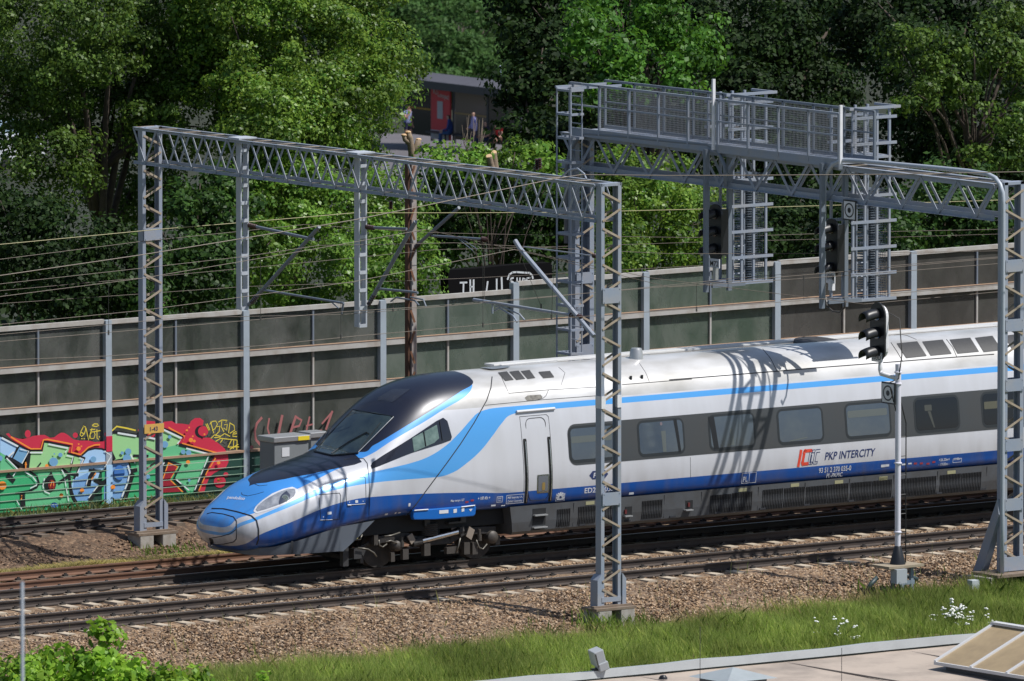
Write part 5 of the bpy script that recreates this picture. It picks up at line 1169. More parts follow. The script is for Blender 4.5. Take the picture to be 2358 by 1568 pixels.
for A in ([(165, 375), (230, 418), (455, 550), (600, 550), (640, 418), (700, 410), (1070, 482), (1050, 600), (1190, 635), (1300, 530), (1400, 492), (1470, 488)],): g.stroke('orange', ga, A, 22)
for A in ([(660, 340), (700, 365), (895, 470), (855, 572), (1360, 712)], [(1345, 795), (1220, 1000), (1090, 1295)], [(655, 862), (790, 918), (675, 1110), (865, 1290)], [(655, 862), (575, 1090)]): g.stroke('orange', ga, B(A), 20)
g.stroke('yellow', ga, [(1620, 312), (1720, 220), (1860, 245), (1995, 278)], 22); g.stroke('orange', ga, [(2110, 315), (2240, 335)], 20)
for A, w in (([(30, 390), (262, 512)], 26), ([(300, 555), (425, 585), (325, 765)], 18), ([(445, 606), (622, 606)], 22), ([(720, 482), (1000, 540), (965, 600)], 24), ([(985, 650), (1080, 668), (1050, 760)], 20), ([(1175, 685), (1232, 700), (1145, 900)], 20), ([(1740, 318), (2005, 362)], 28), ([(1885, 800), (1915, 900), (1880, 1050), (1780, 1295)], 26), ([(655, 990), (632, 1100), (660, 1180), (730, 1210)], 18), ([(955, 1000), (1015, 1340)], 16), ([(370, 890), (480, 960), (545, 1045), (540, 1085), (450, 1130)], 18), ([(1545, 585), (1640, 655), (1545, 815)], 20), ([(130, 660), (200, 600)], 30), ([(100, 690), (260, 850), (195, 950)], 20), ([(1290, 1010), (1270, 1080)], 16), ([(1450, 1085), (1310, 1270)], 18), ([(910, 860), (960, 950)], 18), ([(235, 1290), (320, 1440)], 14), ([(1930, 640), (1990, 760)], 22), ([(2110, 370), (2290, 405)], 28)): g.stroke('white', ga, A, w)
for A, w in (([(590, 378), (850, 498), (790, 575)], 28), ([(920, 648), (1280, 740)], 22), ([(1240, 770), (1040, 1265)], 20), ([(760, 1100), (960, 1270)], 20), ([(590, 860), (560, 900)], 20)): g.stroke('white', ga, B(A), w)
for x, y, r in ((790, 742, 65), (890, 640, 32), (800, 625, 12), (1375, 705, 44), (1890, 590, 46), (1800, 612, 25), (1870, 690, 60), (0, 690, 40)): g.blob('dot', ga, x, y, r)
for x, y, r in ((600, 590, 50), (672, 480, 26), (870, 700, 34), (950, 712, 40), (350, 1070, 36), (960, 1120, 20)): g.blob('dot', ga, x + 1829, y - 104.5, r)
for x, y, r, rr in ((1760, 900, 78, 110), (800, 1380, 55, 40)): g.blob('dblue', ga, x, y, r, rr)
for x, y, r in ((35, 1090, 62), (905, 1235, 30), (1210, 1165, 32), (1665, 1115, 34), (1158, 547, 32), (1200, 512, 12), (1160, 480, 12), (690, 800, 26), (380, 780, 18)): g.blob('orange', ga, x, y, r)
for x, y, r in ((985, 525, 32), (1035, 540, 20), (1012, 470, 12), (925, 382, 16), (960, 340, 12), (942, 852, 30), (1392, 860, 26), (1390, 1115, 22), (310, 1262, 26), (1185, 440, 14), (1425, 1110, 12)): g.blob('orange', ga, x + 1829, y - 104.5, r)
g.stroke('orange', ga, [(770, 1020), (735, 1120)], 14); g.stroke('orange', ga, [(790, 1030), (790, 1130)], 12); g.stroke('orange', ga, [(1410, 910), (1350, 1000)], 22); g.stroke('orange', ga, [(320, 1240), (315, 1300)], 22); g.stroke('orange', ga, [(380, 750), (380, 830)], 22)
g.b.build('graffiti_mural', GM, NB)
t = Paint(); t.n = 3
for A in ([(1235, 212), (1195, 290), (1180, 345), (1200, 368), (1240, 335), (1262, 270), (1258, 225), (1225, 222)], [(1200, 310), (1240, 330)], [(1268, 245), (1290, 350), (1302, 425), (1330, 330), (1355, 250)], [(1350, 300), (1325, 350), (1340, 402), (1385, 395), (1402, 340), (1385, 300), (1350, 300)], [(1330, 270), (1400, 262)], [(1428, 265), (1430, 395), (1452, 410)], [(1385, 298), (1475, 282)], [(1360, 205), (1390, 182), (1440, 185), (1455, 205), (1420, 222), (1365, 212)], [(1200, 400), (1212, 402)], [(1236, 400), (1248, 402)], [(1460, 372), (1470, 376)]): t.stroke('yellow', ga, A, 13)
t.b.build('yellow_tag', GM, NB)
t = Paint(); t.n = 3
for A in ([(1275, 260), (1320, 420)], [(1265, 290), (1300, 250), (1350, 245), (1375, 290), (1340, 360), (1300, 380)], [(1390, 260), (1440, 230), (1520, 235), (1500, 262)], [(1440, 250), (1430, 330), (1470, 400)], [(1370, 330), (1410, 320), (1400, 400), (1350, 450)], [(1480, 300), (1520, 290), (1510, 380), (1470, 350)], [(1560, 270), (1540, 420)], [(1560, 275), (1620, 310), (1630, 380), (1560, 425)], [(1600, 440), (1660, 430), (1650, 400), (1610, 420), (1600, 470), (1660, 475)], [(1280, 500), (1330, 450), (1420, 470), (1480, 430), (1560, 470)], [(1350, 545), (1420, 500), (1560, 515), (1660, 525)], [(1420, 560), (1450, 520)], [(1330, 490), (1420, 480)], [(1585, 520), (1530, 630)], [(1615, 520), (1610, 650)], [(1665, 530), (1660, 665)], [(1540, 630), (1690, 625)], [(1560, 660), (1680, 590)], [(1205, 290), (1245, 380)], [(1225, 285), (1262, 375)]): t.stroke('yellow', ga, B(A), 13)
t.b.build('yellow_tag', GM, NB)
t = Paint(); t.n = 3; rr4 = zz(0, 600, 2.24)
for A, w in (([(1652, 1295), (1622, 1330), (1608, 1380), (1615, 1430), (1655, 1478)], 42), ([(1782, 1282), (1770, 1340), (1755, 1420)], 46), ([(1700, 1300), (1690, 1360), (1705, 1415), (1740, 1420)], 30), ([(1868, 1285), (1850, 1340), (1830, 1405)], 42), ([(1868, 1288), (1905, 1310), (1890, 1345), (1850, 1355)], 34), ([(1955, 1290), (1930, 1400)], 30), ([(1935, 1345), (1975, 1335)], 24), ([(1950, 1395), (2030, 1375)], 34), ([(2035, 1330), (2100, 1255)], 30), ([(2098, 1255), (2060, 1365)], 36)): t.stroke('pink', rr4, A, w)
t.blob('pink', rr4, 1590, 1480, 12)
t.b.split('pink_tag', GM, NB)
# corrugation ridges in front of the paint, lit edges painted on as pale colour
MT['ridge'] = mat('painted_lit_board_edge', (.36, .45, .36), .6, noise=(1.5, .8, (.1, .28, .16)))
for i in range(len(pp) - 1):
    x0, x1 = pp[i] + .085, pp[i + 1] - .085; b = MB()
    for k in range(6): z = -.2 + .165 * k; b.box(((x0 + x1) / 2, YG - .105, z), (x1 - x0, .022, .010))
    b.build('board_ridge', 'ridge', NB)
b = MB(); b.box((pp[2], YB - .105, .18), (.165, .012, 1.1)); b.build('painted_post_foot', GM[KEYS.index('sky')], NB)
b = MB(); p = onY(*ga(1570, 480), YB - .11); b.box((pp[2], YB - .105, p.z), (.162, .012, .34)); b.build('painted_post_patch', GM[KEYS.index('red')], NB)
# black lettered wall behind the barrier
YW = 18.0; wr = zz(1250, 720, 4.356)
WL = thing('lettered_wall', 'black wall with white hand-painted letters rising behind the noise barrier', 'wall', onY(*wr(700, 400), YW))
b = MB(); b.prism([onY(*wr(x, y), YW) for x, y in ((60, 180), (420, 160), (700, 130), (1310, 88), (1335, 120), (1345, 700), (60, 760))], (0, .3, 0)); b.build('wall', mat('black_wall', (.003, .003, .004), .95, 0, .15), WL)
b = MB()
def wst(pts, w):
    P = [onY(*wr(x, y), YW - .006) for x, y in pts]; w = w / 4.356 * K / 103 / 2
    for i in range(len(P) - 1):
        d = (P[i + 1] - P[i]); d.normalize(); nrm = Vector((-d.z, 0, d.x)) * w; e = d * w * .4; b.face([P[i] + nrm - e, P[i + 1] + nrm + e, P[i + 1] - nrm + e, P[i] - nrm - e])
for A, w in (([(205, 335), (290, 332)], 22), ([(248, 335), (245, 470)], 24), ([(330, 300), (332, 470)], 24), ([(372, 300), (370, 470)], 26), ([(332, 385), (370, 385)], 20), ([(545, 320), (525, 470)], 24), ([(655, 290), (655, 470)], 24), ([(715, 270), (722, 470)], 26), ([(788, 295), (810, 235), (850, 208), (900, 205), (1000, 212), (1060, 215), (1090, 245), (1100, 285)], 24), ([(860, 275), (830, 285), (825, 310), (860, 330), (860, 365), (825, 388)], 22), ([(905, 275), (905, 370), (940, 370), (940, 275)], 20), ([(975, 380), (975, 280), (1005, 290), (1000, 320), (975, 325), (1005, 380)], 18), ([(1065, 275), (1025, 280), (1025, 375), (1060, 375)], 18), ([(1025, 322), (1055, 320)], 16)): wst(A, w)
b.build('lettering', 'decal_w', WL)
# ------------------------------------------------------------------ vegetation
LM = {'sunlit': leafmat('painted_half_lit_leaves', (.022, .06, .008), (.12, .20, .030), .28, .48, .25), 'poplar': leafmat('poplar_leaves', (.038, .115, .010), (.20, .31, .045), .36, .42), 'shade': leafmat('painted_shaded_shrub_leaves', (.014, .045, .009), (.055, .118, .020), .28, .5, .22),
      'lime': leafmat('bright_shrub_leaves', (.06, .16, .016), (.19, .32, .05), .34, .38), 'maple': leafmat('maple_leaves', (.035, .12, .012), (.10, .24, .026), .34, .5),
      'dark': leafmat('painted_shaded_tree_leaves', (.006, .019, .005), (.028, .058, .011), .2, .6, .15), 'young': leafmat('young_maple_leaves', (.09, .22, .015), (.30, .48, .055), .38, .46, .25), 'far': leafmat('hazy_far_leaves', (.04, .10, .025), (.085, .165, .045), .3, .6, .15)}  # sunlit, shade and dark tones have sun and shade painted into the leaves
def leaf_quads(C, Nrm, size, rng):
    n = len(C); nr = Nrm + rng.normal(0, .55, (n, 3)); nr[:, 2] += .25; nr /= np.linalg.norm(nr, axis=1, keepdims=True) + 1e-9
    t = rng.normal(0, 1, (n, 3)); t[:, 2] -= .5; t -= nr * (t * nr).sum(1, keepdims=True); t /= np.linalg.norm(t, axis=1, keepdims=True) + 1e-9
    b = np.cross(nr, t); s = size * np.clip(rng.lognormal(-.06, .28, (n, 1)), .5, 1.45)
    return np.stack([C + t * s * .55, C + b * s * .36 + t * s * .05 + nr * s * .06, C - t * s * .5, C - b * s * .36 + t * s * .05 + nr * s * .06], 1)
VIEW = np.array(FWD)
def crown_points(blobs, size, dens, rng, cr=.45, hollow=.62):
    Cs, Ns = [], []
    for (c, r) in blobs:
        c = np.array(c); r = np.array(r, float); k = int(dens * 4 * math.pi * (r[0] * r[1] * r[2]) ** (2 / 3) / (cr * cr * 3.14) * 1.35)
        d = rng.normal(0, 1, (k, 3)); d /= np.linalg.norm(d, axis=1, keepdims=True)
        keep = (d @ VIEW < .25) | (rng.random(k) < .25); d = d[keep]; k = len(d)
        cc = c + d * r * rng.uniform(hollow, 1.06, (k, 1)); rad = cr * rng.uniform(.55, 1.35, k)
        m_ = max(8, int(1.15 * 4 * 3.14 * cr * cr / (size * size * .36) * .30))
        dd = rng.normal(0, 1, (k, m_, 3)); dd[:, :, 2] += .3; dd[:, :, 0] += .15; dd /= np.linalg.norm(dd, axis=2, keepdims=True)
        rr = rad[:, None, None] * rng.uniform(.5, 1.12, (k, m_, 1)) * np.array([1.15, 1.15, .8])
        Cs.append((cc[:, None, :] + dd * rr).reshape(-1, 3)); Ns.append((dd * .8 + d[:, None, :] * .35).reshape(-1, 3))
        j = int(k * m_ * .10); q = rng.normal(0, 1, (j, 3)); q /= np.linalg.norm(q, axis=1, keepdims=True); Cs.append(c + q * r * rng.uniform(.15, .65, (j, 1))); Ns.append(q)
    return np.concatenate(Cs), np.concatenate(Ns)
TOTAL = [0]
def tree(name, label, cat, blobs, lm, base, size=.12, dens=1.0, cr=.45, seed=1, trunk=.2, group=None, limbs=True, hollow=.62):
    rng = np.random.default_rng(seed); t = thing(name, label, cat, base, group)
    C, Nn = crown_points(blobs, size, dens, rng, cr, hollow); gz = np.interp(C[:, 1], [a for a, b in GZ], [b for a, b in GZ]); ok = C[:, 2] > gz + .05
    C, Nn = C[ok], Nn[ok]; TOTAL[0] += len(C); V = leaf_quads(C, Nn, size, rng)
    # pull the faces into quads
    quick_mesh('crown' if cat == 'tree' else 'foliage', V, 4, LM[lm], t)
    if limbs:
        b = MB(); base = Vector(base); rn = random.Random(seed)
        zc = max(c[2] for c, r in blobs); cxy = Vector((sum(c[0] for c, r in blobs) / len(blobs), sum(c[1] for c, r in blobs) / len(blobs), 0)); top = Vector((cxy.x, cxy.y, base.z + (zc - base.z) * .8))
        P = []
        for k in range(8):
            u = k / 7; p = base.lerp(top, u); P.append(p + Vector((rn.uniform(-.12, .12), rn.uniform(-.12, .12), 0)) * (1 if 0 < k < 7 else 0))
        b.tube(P, 1, 9, True, [trunk * (1 - .93 * k / 7) for k in range(8)])
        for c, r in blobs:
            for _ in range(2):
                s = P[rn.randint(3, 6)]; e = Vector(c) + Vector((rn.uniform(-1, 1) * r[0], rn.uniform(-1, .3) * r[1], rn.uniform(-.5, .9) * r[2])) * .8
                mid = s.lerp(e, .5) + Vector((0, 0, .15 * (e - s).length)); b.tube([s, s.lerp(mid, .5), mid, mid.lerp(e, .5) + Vector((0, 0, .1)), e], 1, 6, True, [trunk * .42, trunk * .34, trunk * .24, trunk * .15, .012])
        b.build('trunk' if cat == 'tree' else 'stem', 'bark', t, smooth=True)
    return t
def gz_at(y): return lerp_tab(GZ, y)
def PB(*L):
    """crown lobes from (px, py, radius in px, distance across, squash)"""
    out = []
    for px, py, r, y, *q in L:
        c = onY(px, py, y); s = FPX / (c - CAM).dot(FWD); rr = r / s; k = q[0] if q else .9
        out.append((tuple(c), (rr * 1.05, rr, rr * k)))
    return out
def gb_(px, y): return (onY(px, 700, y).x, y, gz_at(y) - .2)
G_ = 'trees beyond the noise barrier'
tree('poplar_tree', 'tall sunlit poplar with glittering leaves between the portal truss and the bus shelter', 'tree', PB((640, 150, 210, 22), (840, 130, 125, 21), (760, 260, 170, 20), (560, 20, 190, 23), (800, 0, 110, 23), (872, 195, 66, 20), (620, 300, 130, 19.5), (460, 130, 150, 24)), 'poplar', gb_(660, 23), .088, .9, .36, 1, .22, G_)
tree('poplar_tree', 'tall dim poplar with dark trunks showing beside the far mast', 'tree', PB((120, 90, 190, 24), (330, 60, 180, 25), (230, 230, 160, 26), (20, 250, 130, 25), (400, 280, 120, 23.5), (110, 400, 120, 23), (300, 420, 130, 26)), 'sunlit', gb_(225, 25), .09, .85, .36, 2, .26, G_)  # darker half of the poplar crown, its shade painted as dimmer leaf colour
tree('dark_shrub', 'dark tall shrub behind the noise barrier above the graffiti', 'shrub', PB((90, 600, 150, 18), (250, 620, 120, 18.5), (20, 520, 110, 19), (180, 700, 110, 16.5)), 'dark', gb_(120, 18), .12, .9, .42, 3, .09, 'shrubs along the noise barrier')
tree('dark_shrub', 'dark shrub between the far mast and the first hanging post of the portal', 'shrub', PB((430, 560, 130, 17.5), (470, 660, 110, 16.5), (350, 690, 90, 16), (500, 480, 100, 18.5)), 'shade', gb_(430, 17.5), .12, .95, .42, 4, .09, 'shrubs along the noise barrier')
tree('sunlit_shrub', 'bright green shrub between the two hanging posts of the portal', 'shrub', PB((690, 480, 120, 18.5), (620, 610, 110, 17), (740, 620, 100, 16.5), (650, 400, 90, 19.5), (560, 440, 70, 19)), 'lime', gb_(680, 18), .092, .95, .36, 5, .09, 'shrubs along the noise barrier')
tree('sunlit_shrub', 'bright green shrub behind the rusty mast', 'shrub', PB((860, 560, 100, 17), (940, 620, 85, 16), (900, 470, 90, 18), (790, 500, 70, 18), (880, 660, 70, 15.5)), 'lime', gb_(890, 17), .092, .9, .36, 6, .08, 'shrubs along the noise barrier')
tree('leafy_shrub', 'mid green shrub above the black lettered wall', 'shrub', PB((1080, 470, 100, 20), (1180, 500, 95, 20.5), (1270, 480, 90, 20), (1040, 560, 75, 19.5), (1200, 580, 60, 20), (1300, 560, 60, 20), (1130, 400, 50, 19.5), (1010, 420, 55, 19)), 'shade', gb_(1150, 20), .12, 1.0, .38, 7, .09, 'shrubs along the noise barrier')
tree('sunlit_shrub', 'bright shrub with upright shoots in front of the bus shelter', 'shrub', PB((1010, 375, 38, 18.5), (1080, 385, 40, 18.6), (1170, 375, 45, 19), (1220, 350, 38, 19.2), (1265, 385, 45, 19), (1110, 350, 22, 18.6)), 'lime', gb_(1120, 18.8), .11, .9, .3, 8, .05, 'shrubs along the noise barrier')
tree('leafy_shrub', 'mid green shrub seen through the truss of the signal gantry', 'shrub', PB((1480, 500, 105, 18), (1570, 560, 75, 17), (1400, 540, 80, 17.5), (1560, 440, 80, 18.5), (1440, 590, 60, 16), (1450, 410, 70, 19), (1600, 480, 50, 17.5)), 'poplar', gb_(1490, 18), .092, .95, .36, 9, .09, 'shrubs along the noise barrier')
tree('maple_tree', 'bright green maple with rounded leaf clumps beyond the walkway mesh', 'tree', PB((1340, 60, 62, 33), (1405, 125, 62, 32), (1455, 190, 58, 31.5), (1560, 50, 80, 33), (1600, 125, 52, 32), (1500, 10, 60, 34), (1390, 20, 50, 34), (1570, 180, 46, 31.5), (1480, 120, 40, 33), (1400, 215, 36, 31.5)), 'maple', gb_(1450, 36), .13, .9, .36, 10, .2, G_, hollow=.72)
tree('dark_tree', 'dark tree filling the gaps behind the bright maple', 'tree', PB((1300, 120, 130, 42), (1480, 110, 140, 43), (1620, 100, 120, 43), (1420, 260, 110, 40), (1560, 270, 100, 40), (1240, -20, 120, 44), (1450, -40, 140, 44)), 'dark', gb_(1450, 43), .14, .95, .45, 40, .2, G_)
tree('sunlit_clumps', 'sunlit clumps of the big dark tree, painted in lighter leaves', 'tree', PB((2095, 110, 62, 26), (2150, 165, 52, 26), (2110, 225, 46, 25.5), (2290, 120, 72, 26), (2335, 50, 60, 26.5), (2240, 225, 52, 25.5), (2335, 270, 66, 25), (2290, 345, 56, 25), (2210, 130, 40, 26), (2350, 180, 50, 26)), 'sunlit', gb_(2220, 27), .11, .75, .32, 41, .14, G_, hollow=.75)  # lit parts of the dark tree, sunlight put into a lighter leaf colour
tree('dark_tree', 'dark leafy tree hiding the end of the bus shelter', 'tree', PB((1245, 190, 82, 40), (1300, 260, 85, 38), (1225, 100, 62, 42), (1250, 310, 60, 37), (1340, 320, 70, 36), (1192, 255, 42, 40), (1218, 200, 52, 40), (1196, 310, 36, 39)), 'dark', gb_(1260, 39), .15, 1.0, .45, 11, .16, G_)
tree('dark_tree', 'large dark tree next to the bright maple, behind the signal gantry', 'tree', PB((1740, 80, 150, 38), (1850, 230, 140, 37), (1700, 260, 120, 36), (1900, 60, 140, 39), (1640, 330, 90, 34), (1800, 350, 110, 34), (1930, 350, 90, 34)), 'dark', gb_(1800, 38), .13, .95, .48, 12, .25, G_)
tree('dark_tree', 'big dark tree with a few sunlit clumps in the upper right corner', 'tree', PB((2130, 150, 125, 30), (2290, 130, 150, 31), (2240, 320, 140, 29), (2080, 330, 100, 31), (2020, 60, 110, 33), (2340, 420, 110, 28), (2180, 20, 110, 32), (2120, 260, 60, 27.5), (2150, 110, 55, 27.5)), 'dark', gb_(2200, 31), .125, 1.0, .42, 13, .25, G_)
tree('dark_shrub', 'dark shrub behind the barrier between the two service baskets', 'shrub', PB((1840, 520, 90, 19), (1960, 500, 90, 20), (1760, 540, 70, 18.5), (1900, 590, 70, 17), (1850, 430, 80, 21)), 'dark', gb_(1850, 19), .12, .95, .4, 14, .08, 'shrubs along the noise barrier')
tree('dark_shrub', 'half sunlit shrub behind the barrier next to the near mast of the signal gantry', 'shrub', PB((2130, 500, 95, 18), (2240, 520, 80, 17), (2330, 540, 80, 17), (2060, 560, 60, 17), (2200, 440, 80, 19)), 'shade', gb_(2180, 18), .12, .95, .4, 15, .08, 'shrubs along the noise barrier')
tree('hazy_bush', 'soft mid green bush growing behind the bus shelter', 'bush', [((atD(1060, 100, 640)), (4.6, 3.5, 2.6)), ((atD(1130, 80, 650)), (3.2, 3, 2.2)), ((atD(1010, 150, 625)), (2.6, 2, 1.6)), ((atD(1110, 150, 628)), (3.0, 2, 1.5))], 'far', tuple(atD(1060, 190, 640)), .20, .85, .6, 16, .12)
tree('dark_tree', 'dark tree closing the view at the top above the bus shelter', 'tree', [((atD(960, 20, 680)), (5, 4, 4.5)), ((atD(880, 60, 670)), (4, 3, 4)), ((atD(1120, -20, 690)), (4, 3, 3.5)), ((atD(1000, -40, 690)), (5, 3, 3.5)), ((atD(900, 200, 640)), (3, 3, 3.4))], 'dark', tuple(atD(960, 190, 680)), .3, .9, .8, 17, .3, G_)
print('leaves', TOTAL[0])
wood = MB()
# far wood closing the gaps: one mass of undergrowth nobody could count
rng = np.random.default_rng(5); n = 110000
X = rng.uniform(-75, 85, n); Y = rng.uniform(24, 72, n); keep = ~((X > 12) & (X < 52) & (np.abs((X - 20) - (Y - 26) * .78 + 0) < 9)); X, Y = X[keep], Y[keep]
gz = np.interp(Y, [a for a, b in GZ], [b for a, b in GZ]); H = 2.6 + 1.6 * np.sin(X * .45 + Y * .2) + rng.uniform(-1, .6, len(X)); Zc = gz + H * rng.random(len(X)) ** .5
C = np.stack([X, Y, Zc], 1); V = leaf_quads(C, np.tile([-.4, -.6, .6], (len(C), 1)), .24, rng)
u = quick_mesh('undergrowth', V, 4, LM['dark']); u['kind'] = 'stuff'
# cut stumps and pruned trunk
def stump(label, px, py0, py1, y, r, lean, n=1):
    a, b_ = onY(px, py1, y), onY(px + lean, py0, y); t = thing('cut_stump', label, 'tree stump', tuple(a), 'freshly cut tree stumps')
    b = MB(); b.tube([a, a.lerp(b_, .5), b_], 1, 12, False, [r * 1.15, r, r]); b.build('trunk', mat('pale_bark', (.24, .18, .13), .9, noise=(8, .6, (.14, .1, .07)), bump=(16, .5)), t, smooth=True)
    d = (b_ - a).normalized(); d = (d + Vector((-.3, -.4, .1))).normalized(); b = MB(); b.lathe(b_ - d * .02, d, [(0, r * 1.02), (.035, r), (.036, 0)], 14); b.build('cut_face', 'wood_cut', t)
stump('thick pale stump with a round sawn top in front of the bus shelter', 1140, 352, 400, 18.4, .10, -6); stump('thinner leaning stump beside the thick sawn one', 1136, 360, 400, 18.2, .07, -10)
t = thing('pruned_trunk', 'pale pruned trunk with stubby sawn limbs beside the standing man', 'tree stump', tuple(onY(948, 400, 19.5)))
b = MB(); bb = lambda x, y: onY(x, y, 19.5)
b.tube([bb(950, 400), bb(948, 350), bb(944, 318), bb(940, 305)], 1, 10, True, [.09, .085, .075, .06]); b.tube([bb(948, 352), bb(960, 335), bb(964, 322)], 1, 8, True, [.07, .07, .065]); b.tube([bb(944, 330), bb(932, 322), bb(930, 312)], .05, 8); b.build('trunk', mat('pale_trunk', (.26, .2, .14), .9, noise=(8, .6, (.14, .1, .07))), t, smooth=True)
b = MB()
for x, y in ((964, 321), (940, 304), (930, 311)): b.ball(bb(x, y), .07, 8, 5, (1, 1, .5))
b.build('cut_face', 'wood_cut', t)
t = thing('bare_sapling', 'bare grey twigs of a sapling in front of the seated people', 'sapling', tuple(onY(1085, 360, 19))); b = MB(); rn = random.Random(4)
for k in range(14): x = 1066 + rn.uniform(0, 48); b.tube([onY(1085 + rn.uniform(-8, 8), 372, 19), onY(x, 330, 19), onY(x + rn.uniform(-10, 10), rn.uniform(262, 310), 19)], 1, 5, True, [.011, .008, .004])
b.build('twig', mat('grey_twig', (.15, .12, .09), .9), t, smooth=True)

# ------------------------------------------------------------------ bus shelter and people far behind
ZG = -19.0
def gp(px, py): return onZ(px, py, ZG)
o = gp(1000, 325); SX, SY = o.x, o.y       # left foot of the poster panel
SH = thing('bus_shelter', 'dark-roofed bus shelter with a red poster panel among the trees', 'bus shelter', (SX, SY, ZG))
def sh(u, v, h): return Vector((SX - v, SY - u, ZG + h))      # u along to the right, v towards the road
MT['shelter'] = mat('shelter_frame', (.035, .038, .045), .5); MT['sroof'] = mat('grey_shelter_roof', (.075, .072, .085), .6, noise=(1, .6, (.05, .045, .055)))
b = MB(); b.prism([sh(-2.1, 1.2, 2.62), sh(6.9, 1.2, 2.62), sh(6.9, -.5, 2.78), sh(-2.1, -.5, 2.78)], (0, 0, .10)); rf = b.build('roof', 'sroof', SH)
b = MB(); b.box(sh(2.4, 1.2, 2.58), (.05, 9.0, .34)); b.build('roof_fascia', 'shelter', SH)
for u in (-1.95, -.12, 1.45, 3.9, 6.2):
    b = MB(); b.box(sh(u, 0, 1.3), (.12, .12, 2.6)); b.build('shelter_post', 'shelter', SH)
def shpanel(name, u0, u1, h0, h1, M, v=.02, th=.03): b = MB(); b.box(sh((u0 + u1) / 2, v, (h0 + h1) / 2), (th, u1 - u0, h1 - h0)); return b.build(name, M, SH)
shpanel('glass_pane', -1.88, -.2, .2, 2.5, mat('shaded_shelter_glass', (.02, .024, .026), .15)); shpanel('glass_pane', 1.55, 3.82, .2, 2.5, mat('brownish_shelter_glass', (.15, .12, .10), .25)); shpanel('glass_pane', 3.98, 6.1, .2, 2.5, mat('dim_shelter_glass', (.07, .06, .05), .25))
shpanel('yellow_strip', -1.88, -.2, 1.32, 1.40, mat('yellow_tape', (.35, .2, .02), .6), .05); shpanel('yellow_strip', 1.55, 3.82, 1.3, 1.38, mat('faded_yellow_tape', (.3, .2, .08), .6), .05)
po = shpanel('poster', -.05, 1.32, .12, 2.5, mat('red_poster', (.58, .04, .055), .5, noise=(.7, .5, (.45, .03, .045))), .10, .08)
def onposter(name, M, parts):
    b = MB()
    for u0, u1, h0, h1 in parts: b.box(sh((u0 + u1) / 2, .15, (h0 + h1) / 2), (.012, u1 - u0, h1 - h0))
    return b.build(name, M, po)
onposter('poster_notice', mat('pale_notice', (.42, .42, .44), .6), [(.42, .82, 1.02, 1.78)]); onposter('poster_base', mat('white_poster_base', (.42, .40, .42), .6), [(-.04, 1.25, .13, .52)])
b = MB(); rn = random.Random(9)
for t_, u, h, sz, rot in (('K!', .12, 2.1, .34, .1), ('Loops!', .45, 1.98, .30, .25)):
    vs, fs = text_mesh(t_, sz); b._add([sh(u + a, .152, h + c - a * .12) for a, c in vs], fs)
b.build('poster_lettering', mat('poster_white', (.5, .45, .45), .6), po)
b = MB(); b.box(sh(3.2, .35, .45), (.4, 6.2, .06)); b.box(sh(1.2, .3, .22), (.06, .06, .42)); b.box(sh(5.6, .3, .22), (.06, .06, .42)); b.build('bench', 'shelter', SH)
bs = thing('bus_stop_sign', 'blue and white bus stop sign standing above the shelter roof', 'sign', tuple(gp(1150, 338)))
p0, p1 = atD(1140, 195, 603), atD(1164, 152, 603); b = MB(); b.box((p0 + p1) / 2, (.06, .62, .8), rz=R(-35)); b.build('sign_panel', mat('pale_blue_sign', (.42, .46, .62), .5), bs)
b = MB(); b.box((p0 + p1) / 2 + Vector((-.04, -.03, .06)), (.04, .3, .36), rz=R(-35)); b.build('sign_symbol', 'white', bs)
b = MB(); b.tube([((p0 + p1) / 2), Vector((((p0 + p1) / 2).x, ((p0 + p1) / 2).y, ZG))], .05, 8); b.build('pole', 'alu', bs)
